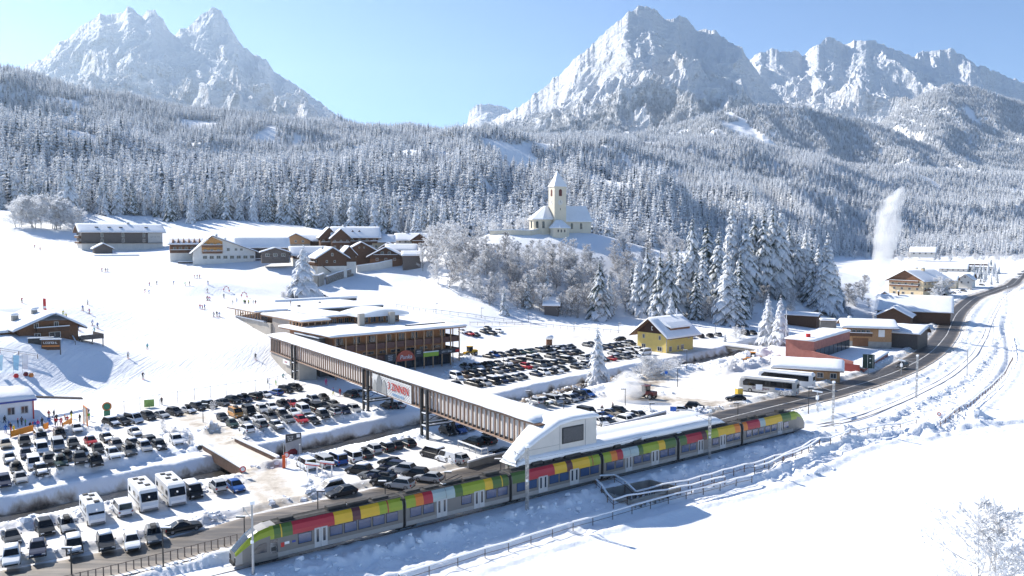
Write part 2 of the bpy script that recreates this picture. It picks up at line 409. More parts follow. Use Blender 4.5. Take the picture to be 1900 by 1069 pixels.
# the pit of the pedestrian underpass beside the railway
UP = [P(1112,912,-.6), P(1170,935,-.9), P(1262,910,-.9), P(1205,893,-.6)]
def lot_mask(x, y):
    m = np.zeros(x.shape)
    for poly in LOTS:
        ins = np.zeros(x.shape, bool); n = len(poly)
        for i in range(n):
            x1,y1 = poly[i]; x2,y2 = poly[(i+1)%n]
            c = ((y1 > y) != (y2 > y)) & (x < (x2-x1)*(y-y1)/(y2-y1+1e-9)+x1); ins ^= c
        m = np.maximum(m, ins.astype(float))
    return m
LOTS = [px_line(p,0) for p in [
  [(-120,1060),(-120,975),(60,965),(300,915),(440,880),(520,905),(560,950),(600,975),(430,1000),(300,1020)],
  [(-120,900),(-120,800),(150,790),(210,755),(560,712),(700,740),(720,757),(430,800),(300,840)],
  [(330,770),(430,800),(520,870),(600,960),(520,975),(440,900),(380,850),(350,800)],
  [(560,880),(620,850),(800,815),(960,800),(980,850),(860,895),(620,965),(560,920)],
  [(780,690),(870,650),(1060,630),(1330,625),(1330,660),(1160,670),(860,745)],
  [(840,780),(960,765),(1180,710),(1420,660),(1540,680),(1500,725),(1330,760),(1120,800),(960,830)]]]
def H(x, y, detail=True):
    x = np.atleast_1d(np.asarray(x,float)); y = np.atleast_1d(np.asarray(y,float))
    hn = bil(_GZ, x, y, GX0, GY0, GS)
    hf, e = far_h(x, y)
    t = sstep(.90, 1.04, y/e)
    h = hn*(1-t)+hf*t
    ins = (x > GX0)&(x < GX1)&(y < 700)
    if detail:
        m = ins & (y > 25) & (y < 700) & (x > -170) & (x < 420) & (y < 640)
        if m.any():
            hm = near_detail(h[m], x[m], y[m]); h = h.copy(); h[m] = hm
        # flatten surfaces
        h = h + (1-t)*fbm(x/14.,y/14.,3,61)*.25*sstep(230,300,y) + (1-t)*fbm(x/5.,y/5.,3,62)*.06
    return h
def Hs(x, y): return float(H(x, y)[0])
def G(px, py, dmin=45, dmax=1500):
    """where the line of sight of a photograph point meets the ground"""
    r = ray(px, py)
    d = dmin*(dmax/dmin)**np.linspace(0,1,900)
    xs = r[0]/r[1]*d; zs = CAM_H+r[2]/r[1]*d; hs = H(xs, d, True)
    k = np.argmax(hs >= zs)
    if hs[k] < zs[k]: k = len(d)-1
    a, b = d[max(k-1,0)], d[k]
    dd = np.linspace(a,b,12); xs = r[0]/r[1]*dd; zs = CAM_H+r[2]/r[1]*dd; hs = H(xs, dd, True); k = np.argmax(hs >= zs)
    return Vector((float(xs[k]), float(dd[k]), float(hs[k])))
# --- ground sheet
def snow_ground_mat():
    m = bpy.data.materials.new('snow_ground'); m.use_nodes = True; nt = m.node_tree; b = nt.nodes['Principled BSDF']
    b.inputs['Roughness'].default_value = .8; b.inputs['Specular IOR Level'].default_value = .15
    at = nt.nodes.new('ShaderNodeAttribute'); at.attribute_name = 'dirt'
    geo = nt.nodes.new('ShaderNodeNewGeometry')
    n = nt.nodes.new('ShaderNodeTexNoise'); n.inputs['Scale'].default_value = .35; n.inputs['Detail'].default_value = 8; n.inputs['Roughness'].default_value = .65
    nt.links.new(geo.outputs['Position'], n.inputs[0])
    r = nt.nodes.new('ShaderNodeMapRange'); r.inputs[1].default_value = .35; r.inputs[2].default_value = .68; nt.links.new(n.outputs[0], r.inputs[0])
    mu = nt.nodes.new('ShaderNodeMath'); mu.operation = 'MULTIPLY'
    ad = nt.nodes.new('ShaderNodeMath'); ad.operation = 'ADD'; ad.inputs[1].default_value = .35
    nt.links.new(r.outputs[0], ad.inputs[0]); nt.links.new(at.outputs['Fac'], mu.inputs[0]); nt.links.new(ad.outputs[0], mu.inputs[1])
    cr = nt.nodes.new('ShaderNodeValToRGB'); e = cr.color_ramp.elements
    e[0].position = 0; e[0].color = (.88,.895,.92,1); e[1].position = 1; e[1].color = (.06,.048,.038,1)
    e2 = e.new(.3); e2.color = (.60,.545,.47,1); e3 = e.new(.62); e3.color = (.27,.22,.175,1)
    nt.links.new(mu.outputs[0], cr.inputs[0]); nt.links.new(cr.outputs[0], b.inputs['Base Color'])
    # bumps: fine powder crust + larger ruffles
    n2 = nt.nodes.new('ShaderNodeTexNoise'); n2.inputs['Scale'].default_value = 1.1; n2.inputs['Detail'].default_value = 6
    nt.links.new(geo.outputs['Position'], n2.inputs[0])
    bp = nt.nodes.new('ShaderNodeBump'); bp.inputs['Distance'].default_value = .16; bp.inputs['Strength'].default_value = .8
    nt.links.new(n2.outputs[0], bp.inputs['Height'])
    # ski tracks: fine crossing lines on the piste
    at2 = nt.nodes.new('ShaderNodeAttribute'); at2.attribute_name = 'piste'
    mp = nt.nodes.new('ShaderNodeMapping'); mp.inputs['Rotation'].default_value = (0,0,R(35)); mp.inputs['Scale'].default_value = (1.1,.12,.3)
    nt.links.new(geo.outputs['Position'], mp.inputs[0])
    n3 = nt.nodes.new('ShaderNodeTexNoise'); n3.inputs['Scale'].default_value = 1.0; n3.inputs['Detail'].default_value = 5; n3.inputs['Distortion'].default_value = 1.2
    nt.links.new(mp.outputs[0], n3.inputs[0])
    m3 = nt.nodes.new('ShaderNodeMath'); m3.operation = 'MULTIPLY'; nt.links.new(n3.outputs[0], m3.inputs[0]); nt.links.new(at2.outputs['Fac'], m3.inputs[1])
    bp2 = nt.nodes.new('ShaderNodeBump'); bp2.inputs['Distance'].default_value = .38; bp2.inputs['Strength'].default_value = .7
    nt.links.new(m3.outputs[0], bp2.inputs['Height']); nt.links.new(bp.outputs[0], bp2.inputs['Normal'])
    nt.links.new(bp2.outputs[0], b.inputs['Normal'])
    return m
M_ground = snow_ground_mat()
def polar_grid(u0, u1, nu, d0, d1, nd):
    u = np.linspace(u0, u1, nu); d = d0*(d1/d0)**np.linspace(0,1,nd)
    U, Dd = np.meshgrid(u, d); return U*Dd, Dd
def grid_faces(nd, nu):
    i = np.arange(nd*nu).reshape(nd,nu); return np.c_[i[:-1,:-1].ravel(), i[:-1,1:].ravel(), i[1:,1:].ravel(), i[1:,:-1].ravel()]
NU, ND = 760, 1000
X, Y = polar_grid(-.95, .98, NU, 26., 3300., ND)
Hh = H(X.ravel(), Y.ravel())
me = mesh_np('ground', np.c_[X.ravel(), Y.ravel(), Hh], grid_faces(ND,NU), [M_ground], smooth=True)
xf, yf = X.ravel(), Y.ravel()
dirt = np.zeros(len(xf)); nearm = (yf < 700)&(np.abs(xf) < 450)
dx, dy = xf[nearm], yf[nearm]
dd = lot_mask(dx,dy)*.15
ds_,ss_,_ = poly_dist(dx, dy, STREAM); sds = np.where(ss_ > 0, ds_, -ds_)+(vnoise(dx/1.2,dy/1.2,73)-.5)*1.1
dr_,_,pr_ = poly_dist(dx, dy, _rr)
dd = np.maximum(dd, (1-sstep(5.0,7.5,dr_))*.30*(.4+vnoise(dx/6,dy/6,71)))
cx, cy, _ = P(533,962,0)
dd = np.maximum(dd, np.exp(-(((dx-cx)/5.5)**2+((dy-cy)/7.)**2))*1.0)
c1 = px_line([(350,770),(420,810),(480,870),(515,930),(520,955)],0); dq,_,_ = poly_dist(dx,dy,c1)
dd = np.maximum(dd, (1-sstep(1.5,4.5,dq))*.36)
c2 = px_line([(1225,700),(1190,716),(1170,735),(1250,742),(1390,757),(1460,748)],0); dq,_,_ = poly_dist(dx,dy,c2)
dd = np.maximum(dd, (1-sstep(1.5,6.,dq))*.5)
# bare stream walls and bed
hn_ = Hh[nearm]
dd = np.maximum(dd, sstep(-7.6,-6.4,sds)*(1-sstep(2.1,3.3,sds))*.95*sstep(-.4,-1.2,hn_))
# tyre lines
dirt[nearm] = dd*(.8+.4*vnoise(dx/1.3,dy/4.,72))
a = me.attributes.new('dirt','FLOAT','POINT'); a.data.foreach_set('value', dirt.astype(np.float32))
cpx = colpx(xf,yf)
piste = (sstep(640,560,cpx)*sstep(150,185,yf)*sstep(330,250,yf)*sstep(-180,-120,xf)).astype(np.float32)
a = me.attributes.new('piste','FLOAT','POINT'); a.data.foreach_set('value', piste)
ground = link(bpy.data.objects.new('ground', me)); tag(ground, kind='structure')

# --- mountains
def mountain_mat(name, rocky, rock=(.38,.36,.34), lo=.06, hi=.36):
    m = bpy.data.materials.new(name); m.use_nodes = True; nt = m.node_tree; b = nt.nodes['Principled BSDF']
    b.inputs['Roughness'].default_value = .85; b.inputs['Specular IOR Level'].default_value = .1
    geo = nt.nodes.new('ShaderNodeNewGeometry'); sep = nt.nodes.new('ShaderNodeSeparateXYZ'); nt.links.new(geo.outputs['True Normal'], sep.inputs[0])
    mp = nt.nodes.new('ShaderNodeMapping'); mp.inputs['Scale'].default_value = (.012,.012,.03); nt.links.new(geo.outputs['Position'], mp.inputs[0])
    n = nt.nodes.new('ShaderNodeTexNoise'); n.inputs['Scale'].default_value = 1.; n.inputs['Detail'].default_value = 9; n.inputs['Roughness'].default_value = .68
    nt.links.new(mp.outputs[0], n.inputs[0])
    s1 = nt.nodes.new('ShaderNodeMath'); s1.operation = 'MULTIPLY_ADD'; s1.inputs[1].default_value = .8; nt.links.new(n.outputs[0], s1.inputs[0])
    nt.links.new(sep.outputs['Z'], s1.inputs[2])
    r = nt.nodes.new('ShaderNodeMapRange'); r.inputs[1].default_value = lo+.4; r.inputs[2].default_value = hi+.4; nt.links.new(s1.outputs[0], r.inputs[0])
    mx = nt.nodes.new('ShaderNodeMix'); mx.data_type = 'RGBA'; mx.inputs[6].default_value = (*rock,1); mx.inputs[7].default_value = (.86,.875,.90,1)
    r.inputs[3].default_value = 1-rocky; r.inputs[4].default_value = 1
    nt.links.new(r.outputs[0], mx.inputs[0]); nt.links.new(mx.outputs[2], b.inputs['Base Color'])
    bp = nt.nodes.new('ShaderNodeBump'); bp.inputs['Distance'].default_value = 60; bp.inputs['Strength'].default_value = .9
    nt.links.new(n.outputs[0], bp.inputs['Height']); nt.links.new(bp.outputs[0], b.inputs['Normal'])
    return m
M_mtn = mountain_mat('snowy_rock', .85)
M_mtnl = mountain_mat('snowy_rock_pale', .8, (.24,.22,.20))
def interp(keys, c):
    k = np.array(keys, float); return np.interp(c, k[:,0], k[:,1])
def massif(name, crest, dc, d0, base_py, c0, c1, nu, nd, mats, seed, depth_back=2200, jag=1.0, gully=1.0, wob=500, base_pow=1.0, sx=900.):
    """crest: (px,py) keys at depth about dc; slope starts at depth d0, base_py keys"""
    c = np.linspace(c0, c1, nu); cy = interp(crest, c)
    crest_d = dc + wob*fbm(c/140., c*0+seed, 4, seed, .55)
    cz_ = np.array([PD(a,b,e)[2] for a,b,e in zip(c,cy,crest_d)])
    # jagged teeth on the crest
    cz_ = cz_ + jag*(fbm(c/9., c*0+3., 4, seed+5, .6)*22)
    kk = np.exp(-.5*(np.arange(-60,61)/22.)**2); kk /= kk.sum()
    cs_ = np.convolve(np.pad(cz_, 60, mode='edge'), kk, mode='valid')
    bz = np.array([PD(a,b,d0)[2] for a,b in zip(c, interp(base_py, c))])
    s = np.linspace(0, 1, nd)               # 0 base .. 1 crest .. back
    front = int(nd*.72)
    rows_x = []; rows_y = []; rows_z = []
    for j in range(nd):
        if j <= front:
            t = j/front; d = d0+(crest_d-d0)*t
            prof = t**base_pow*.62+.38*t**3
            z = bz+(cs_-bz)*prof+(cz_-cs_)*math.exp(-(1-t)/.07); env = np.sin(math.pi*min(t*.98,1))**.75*(1-.2*t)+.04
        else:
            t = (j-front)/(nd-1-front); d = crest_d+depth_back*t; z = cz_-(cz_-bz)*.9*t**.9; env = .25*np.sin(math.pi*min(1,t*1.2+.08))
        x = (c-950)/F_PX*d
        wx = x+fbm(x/700.,d/700.,3,seed+21)*260
        q = d+fbm(x/400.,d/500.,3,seed+23)*300
        g = ridged(wx/sx+q/2600., q/(sx*1.5), 6, seed+9, .55)-.52
        g2 = ridged(wx/330.-q/1500., q/430.+wx/2100., 5, seed+14, .6)-.5
        g3 = ridged(wx/95.+q/240., q/120., 4, seed+17, .6)-.5
        z = z + env*gully*(g*520 + g2*200 + g3*38)
        rows_x.append(x); rows_y.append(np.broadcast_to(d,x.shape)); rows_z.append(z)
    V = np.c_[np.array(rows_x).ravel(), np.array(rows_y).ravel(), np.array(rows_z).ravel()]
    me = mesh_np(name, V, grid_faces(nd,nu), mats, smooth=False)
    o = link(bpy.data.objects.new(name, me)); tag(o, kind='structure')
    return o, np.array(rows_x), np.array(rows_y), np.array(rows_z)
L_CREST = [(-60,210),(20,180),(52,150),(60,117),(75,114),(85,106),(95,112),(120,85),(150,65),(165,48),(185,36),(200,25),(215,30),(240,22),(250,11),(262,18),(275,30),(285,20),(300,17),(312,35),(325,55),(335,64),(345,50),(360,47),(370,35),(385,18),(400,9),(420,11),(432,30),(445,55),(460,80),(480,95),(500,105),(515,125),(530,140),(560,164),(600,196),(625,222),(660,255),(720,285)]
R1_CREST = [(800,290),(860,250),(895,234),(930,211),(965,191),(1000,160),(1040,133),(1075,95),(1110,65),(1140,40),(1160,22),(1185,13),(1205,20),(1215,15),(1225,30),(1240,38),(1258,31),(1270,40),(1285,55),(1320,60),(1345,75),(1370,95),(1385,115),(1400,140),(1440,190),(1500,225),(1560,260)]
R2_CREST = [(1280,180),(1340,130),(1385,104),(1400,95),(1425,85),(1470,91),(1480,100),(1500,82),(1530,70),(1555,80),(1600,75),(1640,88),(1680,106),(1700,95),(1750,91),(1780,105),(1800,118),(1850,135),(1900,160),(2000,190),(2150,230)]
R3_CREST = [(820,260),(868,228),(872,204),(885,196),(905,193),(925,196),(945,205),(960,222),(990,250)]
massif('mountain', L_CREST, 7000, 3600, [(-60,230),(200,200),(640,240)], -60, 720, 640, 340, [M_mtnl], 101, gully=1.1, wob=480, jag=1.0)
_,mx_,my_,mz_ = massif('mountain', R1_CREST, 5600, 3300, [(800,320),(900,270),(1200,285),(1560,300)], 800, 1560, 640, 380, [M_mtn], 202, gully=.95, wob=380)
massif('mountain', R2_CREST, 7600, 4600, [(1280,300),(2150,300)], 1280, 2150, 640, 320, [M_mtn], 303, gully=.95, wob=500)
massif('mountain', R3_CREST, 8200, 6800, [(820,280),(990,280)], 820, 990, 140, 120, [M_mtn], 404, gully=.4, wob=100)
def hillmass(name, crest, dc, d0, base, c0, c1, nu, nd, seed, amp=1.0, back=900):
    c = np.linspace(c0, c1, nu); cy = interp(crest, c); crest_d = dc+160*fbm(c/120., c*0+seed, 3, seed)
    cz_ = np.array([PD(a,b,e)[2] for a,b,e in zip(c,cy,crest_d)])
    bz = np.array([PD(a,b,d0)[2] for a,b in zip(c, interp(base, c))]); Xs=[];Ys=[];Zs=[]
    front = int(nd*.75)
    for j in range(nd):
        if j <= front: t = j/front; d = d0+(crest_d-d0)*t; z = bz+(cz_-bz)*t; env = math.sin(math.pi*t)
        else: t = (j-front)/(nd-1-front); d = crest_d+back*t; z = cz_-(cz_-bz)*.8*t; env = .1
        x = (c-950)/F_PX*d
        z = z+env*amp*((ridged(x/420.,d/800.,4,seed+3)-.5)*150+fbm(x/90.,d/90.,3,seed+4)*14)
        Xs.append(x);Ys.append(np.broadcast_to(d,x.shape));Zs.append(z)
    V = np.c_[np.array(Xs).ravel(), np.array(Ys).ravel(), np.array(Zs).ravel()]
    me = mesh_np(name, V, grid_faces(nd,nu), [M_snow], smooth=True)
    tag(link(bpy.data.objects.new(name, me)), kind='structure')
    return np.array(Xs),np.array(Ys),np.array(Zs)
# wooded ridges between the valley side and the high peaks
K_CREST = [(1380,330),(1450,300),(1530,285),(1590,262),(1640,218),(1700,177),(1750,157),(1800,164),(1850,182),(1900,195),(2000,215),(2150,240)]
hillK = hillmass('hill', K_CREST, 4600, 3300, [(1380,345),(2150,345)], 1380, 2150, 330, 150, 505)
B_CREST = [(940,300),(1010,275),(1090,262),(1180,250),(1260,232),(1330,212),(1400,198),(1474,196),(1530,212),(1576,222),(1638,240),(1695,266),(1786,302),(1900,330),(2000,350)]
hillB = hillmass('hill', B_CREST, 3500, 2750, [(940,320),(2000,360)], 940, 2000, 400, 150, 606)
# ================================================================ TREES
def lucent(nt, b, col, f):
    # thin frost lets part of the sunlight through
    tr = nt.nodes.new('ShaderNodeBsdfTranslucent'); ms = nt.nodes.new('ShaderNodeMixShader'); ms.inputs[0].default_value = f
    out = [n for n in nt.nodes if n.type == 'OUTPUT_MATERIAL'][0]
    nt.links.new(col, tr.inputs[0]); nt.links.new(b.outputs[0], ms.inputs[1]); nt.links.new(tr.outputs[0], ms.inputs[2]); nt.links.new(ms.outputs[0], out.inputs[0])
def needle_mat(name, snow_amt, green=(.045,.07,.055), seed=0.):
    m = bpy.data.materials.new(name); m.use_nodes = True; nt = m.node_tree; b = nt.nodes['Principled BSDF']
    b.inputs['Roughness'].default_value = .85; b.inputs['Specular IOR Level'].default_value = .1
    at = nt.nodes.new('ShaderNodeAttribute'); at.attribute_name = 'frost'
    tc = nt.nodes.new('ShaderNodeTexCoord'); n = nt.nodes.new('ShaderNodeTexNoise'); n.inputs['Scale'].default_value = 1.3; n.inputs['Detail'].default_value = 3
    nt.links.new(tc.outputs['Object'], n.inputs[0])
    oi = nt.nodes.new('ShaderNodeObjectInfo')
    s = nt.nodes.new('ShaderNodeMath'); s.operation = 'ADD'; nt.links.new(at.outputs['Fac'], s.inputs[0]); nt.links.new(n.outputs[0], s.inputs[1])
    s2 = nt.nodes.new('ShaderNodeMath'); s2.operation = 'MULTIPLY_ADD'; s2.inputs[1].default_value = .35; nt.links.new(oi.outputs['Random'], s2.inputs[0]); nt.links.new(s.outputs[0], s2.inputs[2])
    r = nt.nodes.new('ShaderNodeMapRange'); r.inputs[1].default_value = 1.32-snow_amt; r.inputs[2].default_value = 1.62-snow_amt; nt.links.new(s2.outputs[0], r.inputs[0])
    mx = nt.nodes.new('ShaderNodeMix'); mx.data_type = 'RGBA'; mx.inputs[6].default_value = (*green,1); mx.inputs[7].default_value = (.84,.86,.89,1)
    nt.links.new(r.outputs[0], mx.inputs[0]); nt.links.new(mx.outputs[2], b.inputs['Base Color'])
    lucent(nt, b, mx.outputs[2], .2)
    return m
M_need = needle_mat('snowy_needles', .74)
M_need_far = needle_mat('frosted_needles', .97, (.035,.065,.09))
def hoar_mat(name, amt, bark=(.22,.18,.155)):
    m = bpy.data.materials.new(name); m.use_nodes = True; nt = m.node_tree; b = nt.nodes['Principled BSDF']
    b.inputs['Roughness'].default_value = .9; b.inputs['Specular IOR Level'].default_value = .1
    at = nt.nodes.new('ShaderNodeAttribute'); at.attribute_name = 'frost'
    oi = nt.nodes.new('ShaderNodeObjectInfo')
    s = nt.nodes.new('ShaderNodeMath'); s.operation = 'MULTIPLY_ADD'; s.inputs[1].default_value = .4; nt.links.new(oi.outputs['Random'], s.inputs[0]); nt.links.new(at.outputs['Fac'], s.inputs[2])
    r = nt.nodes.new('ShaderNodeMapRange'); r.inputs[1].default_value = 1-amt; r.inputs[2].default_value = 1.5-amt; nt.links.new(s.outputs[0], r.inputs[0])
    mx = nt.nodes.new('ShaderNodeMix'); mx.data_type = 'RGBA'; mx.inputs[6].default_value = (*bark,1); mx.inputs[7].default_value = (.80,.81,.83,1)
    nt.links.new(r.outputs[0], mx.inputs[0]); nt.links.new(mx.outputs[2], b.inputs['Base Color'])
    lucent(nt, b, mx.outputs[2], .35)
    return m
M_hoar = hoar_mat('hoar_frosted_twigs', 1.05, (.27,.245,.23)); M_hoar_w = hoar_mat('thick_hoar_frost', 1.3, (.55,.53,.51))
def finish(name, vs, fs, frost, mats, mi=None):
    me = bpy.data.meshes.new(name); me.from_pydata(vs, [], fs)
    for m in mats: me.materials.append(m)
    if mi: me.polygons.foreach_set('material_index', mi)
    a = me.attributes.new('frost','FLOAT','POINT'); a.data.foreach_set('value', np.array(frost, np.float32)); me.update(); return me
def spruce_crown(seed, layers=14, per=9, base=.12, width=.17, droop=.5, detail=1, frost_bias=0., ragged=.25):
    """unit height spruce crown built of hanging snow-laden boughs"""
    r = random.Random(seed); vs=[]; fs=[]; fr=[]
    # dark inner core
    n = 6; b = len(vs)
    for i in range(n):
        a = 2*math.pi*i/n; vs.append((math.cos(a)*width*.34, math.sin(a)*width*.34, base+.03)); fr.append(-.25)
    vs.append((0,0,.93)); fr.append(-.1)
    for i in range(n): fs.append((b+i, b+(i+1)%n, b+n))
    for L in range(layers):
        t = (L+r.uniform(-.3,.3))/(layers-1); t = min(max(t,0),1)
        z = base+(1-base)*(t**.9)*.97
        rad = width*(1-t)**(.82 if detail else .62)*(1+.12*math.sin(t*20+seed))+.008
        k = max(4, int(per*(1-.55*t)))
        a0 = r.uniform(0,6.28)
        for j in range(k):
            a = a0+2*math.pi*(j+r.uniform(-.35,.35))/k; l = rad*r.uniform(1-ragged,1+ragged*.6); w = (l*.52+.008)*r.uniform(.7,1.2)
            if r.random() < .06: continue
            ca, sa = math.cos(a), math.sin(a); dz = -l*droop*r.uniform(.75,1.35)
            fb = frost_bias+r.uniform(-.12,.2)
            zz = z+r.uniform(-.012,.012)
            if detail == 0:
                b = len(vs)
                vs += [(ca*l*.08,sa*l*.08,zz+.012),(ca*l*.62-sa*w*.5,sa*l*.62+ca*w*.5,zz+dz*.72),(ca*l,sa*l,zz+dz*.95),(ca*l*.62+sa*w*.5,sa*l*.62-ca*w*.5,zz+dz*.72),(ca*l*.6,sa*l*.6,zz+dz*.35)]
                fr += [-.35+fb,.0+fb,.3+fb,.0+fb,.42+fb]
                fs += [(b,b+3,b+4),(b,b+4,b+1),(b+3,b+2,b+4),(b+4,b+2,b+1),(b+3,b+1,b+2)]
            else:
                # bough: arched spine with side sprays and an under-skirt
                m_ = 4; spine=[]
                for q in range(m_+1):
                    s = q/m_; rr = l*(.06+.94*s); spine.append((ca*rr, sa*rr, zz+.015*math.sin(s*2.2)+dz*(s**1.35)))
                for q in range(m_):
                    s0 = q/m_; s1 = (q+1)/m_; w0 = w*.62*math.sin(math.pi*(.12+.8*s0)); w1 = w*.62*math.sin(math.pi*min(.97,.12+.8*s1))*(.35 if q==m_-1 else 1)
                    for sg in (-1,1):
                        b = len(vs); p0 = spine[q]; p1 = spine[q+1]
                        dr = w*.30*r.uniform(.6,1.5); jx = r.uniform(.75,1.3)
                        vs += [p0, p1, (p1[0]-sa*w1*sg*jx, p1[1]+ca*w1*sg*jx, p1[2]-dr), (p0[0]-sa*w0*sg, p0[1]+ca*w0*sg, p0[2]-dr*.8),
                               (p1[0]-sa*w1*sg*.9, p1[1]+ca*w1*sg*.9, p1[2]-dr*2.1)]
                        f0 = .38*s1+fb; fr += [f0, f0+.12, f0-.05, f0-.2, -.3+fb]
                        fs += [(b,b+1,b+2,b+3) if sg>0 else (b+3,b+2,b+1,b), (b+3,b+2,b+4) if sg>0 else (b+4,b+2,b+3)]
    return vs, fs, fr
def trunk_mesh(name, h=1., r0=.014, base_to=1.):
    m = MB(); n = 6
    m.loft([[(math.cos(2*math.pi*i/n)*rr, math.sin(2*math.pi*i/n)*rr, z) for i in range(n)] for z, rr in ((-.03,r0*1.3),(.05,r0),(.5,r0*.6),(.95,r0*.12))])
    me = m.mesh(name, M_bark); me.attributes.new('frost','FLOAT','POINT'); return me
def hoar_tree(seed, width=.36, base=.10, nb=34, twigs=22, thick=.009, multi=1, up=.75, shape=.9):
    """bare frosted broadleaf tree: stem, rising limbs from low down, and clouds of frosted twigs along every limb"""
    r = random.Random(seed); T = MB(); vs=[]; fs=[]; fr=[]
    def sprig(p, d, L):
        e = (d*.6+Vector((r.uniform(-1,1),r.uniform(-1,1),r.uniform(-.5,1.)))).normalized()*L*r.uniform(.6,1.4)
        sd = e.cross(Vector((r.uniform(-1,1),r.uniform(-1,1),r.uniform(-1,1))))
        if sd.length < 1e-6: return
        sd = sd.normalized()*L*r.uniform(.10,.24); b = len(vs); f = r.uniform(-.15,.45)
        vs.extend([tuple(p),tuple(p+e*.5+sd),tuple(p+e),tuple(p+e*.45-sd)]); fr.extend([f-.2,f+.05,f+.25,f]); fs.append((b,b+1,b+2,b+3))
    for k in range(multi):
        off = Vector((r.uniform(-1,1),r.uniform(-1,1),0))*(.16 if multi > 1 else 0)
        top = Vector((r.uniform(-.05,.05),r.uniform(-.05,.05),r.uniform(.8,1.) if multi > 1 else .97))+off*1.6
        T.tube((off.x*.3,off.y*.3,-.03), off.lerp(top,.5), thick, thick*.6, n=5, cap=False); T.tube(off.lerp(top,.5), top, thick*.6, thick*.1, n=4, cap=False)
        n_ = nb//multi
        for i in range(n_):
            t = (i+r.random())/n_; z0 = base+(1-base)*t*.92; a = r.uniform(0,6.28)
            env = width*(math.sin(math.pi*min(1,(.16+.84*t))**shape)**.6)*r.uniform(.55,1.1)/(1.25 if multi > 1 else 1)
            p = off.lerp(top, t*.92); p = Vector((p.x,p.y,z0*top.z)); d = Vector((math.cos(a),math.sin(a),up*r.uniform(.6,1.3))).normalized(); L = env*1.25
            q = p; m_ = 4
            for s_ in range(m_):
                d = (d+Vector((r.uniform(-.3,.3),r.uniform(-.3,.3),r.uniform(-.25,.2)))).normalized(); q2 = q+d*L/m_
                T.tube(q, q2, thick*.38*(1-s_/m_)+.0012, thick*.38*(1-(s_+1)/m_)+.001, n=3, cap=False)
                for _ in range(int(twigs*(.35+.3*s_))): sprig(q.lerp(q2,r.random())+Vector((r.uniform(-1,1),r.uniform(-1,1),r.uniform(-1,1)))*L*.13, d, .034+.016*r.random())
                q = q2
    zmax = max(p[2] for p in vs); vs2 = [(p[0]/zmax,p[1]/zmax,p[2]/zmax) for p in vs]; T.v = [(p[0]/zmax,p[1]/zmax,p[2]/zmax) for p in T.v]
    return T, vs2, fs, fr
# variants: unit height
SPR = []
for k in range(5):
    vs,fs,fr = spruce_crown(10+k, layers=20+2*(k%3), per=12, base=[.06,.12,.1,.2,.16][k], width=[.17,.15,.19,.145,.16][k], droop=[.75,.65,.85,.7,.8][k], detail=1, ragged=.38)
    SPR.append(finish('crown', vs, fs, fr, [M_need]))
SPT = trunk_mesh('trunk', r0=.013)
SPF = []
for k in range(4):
    vs,fs,fr = spruce_crown(50+k, layers=11+k%2, per=9, base=[.04,.08,.1,.06][k], width=[.14,.12,.155,.115][k], droop=.7, detail=0, frost_bias=.12, ragged=.3)
    SPF.append(finish('crown', vs, fs, fr, [M_need_far]))
HOAR = []; M_hbark = mat('frosted_bark', (.20,.175,.155), .9, .3, 6)
for k in range(5):
    T,vs,fs,fr = hoar_tree(30+k, width=[.34,.28,.38,.25,.40][k], nb=[36,32,40,30,42][k], multi=[1,1,2,1,3][k], up=[.8,1.,.7,1.1,.8][k])
    HOAR.append((T.mesh('trunk', M_hbark), finish('crown', vs, fs, fr, [M_hoar])))
HOARW = []
for k in range(3):
    T,vs,fs,fr = hoar_tree(80+k, width=[.42,.36,.5][k], nb=[46,38,54][k], twigs=26, multi=[3,1,4][k], up=[.7,.9,.6][k])
    HOARW.append((T.mesh('trunk', mat('rime_covered_bark', (.50,.48,.46), .9, .2, 6)), finish('crown', vs, fs, fr, [M_hoar_w])))
print('hoar tris', [len(h[1].polygons) for h in HOAR], 'spr', [len(s.polygons) for s in SPR], 'far', [len(s.polygons) for s in SPF])
def put_tree(name, tm, cm, loc, h, wid, label, cat='tree', group=None, rz=None, r=random):
    t = thing(name, label, cat, loc, r.uniform(0,6.28) if rz is None else rz, group)
    t.scale = (wid,wid,h)
    for nm, me_ in (('trunk',tm),('crown',cm)):
        o = bpy.data.objects.new(nm, me_); COL.objects.link(o); o.parent = t
    return t
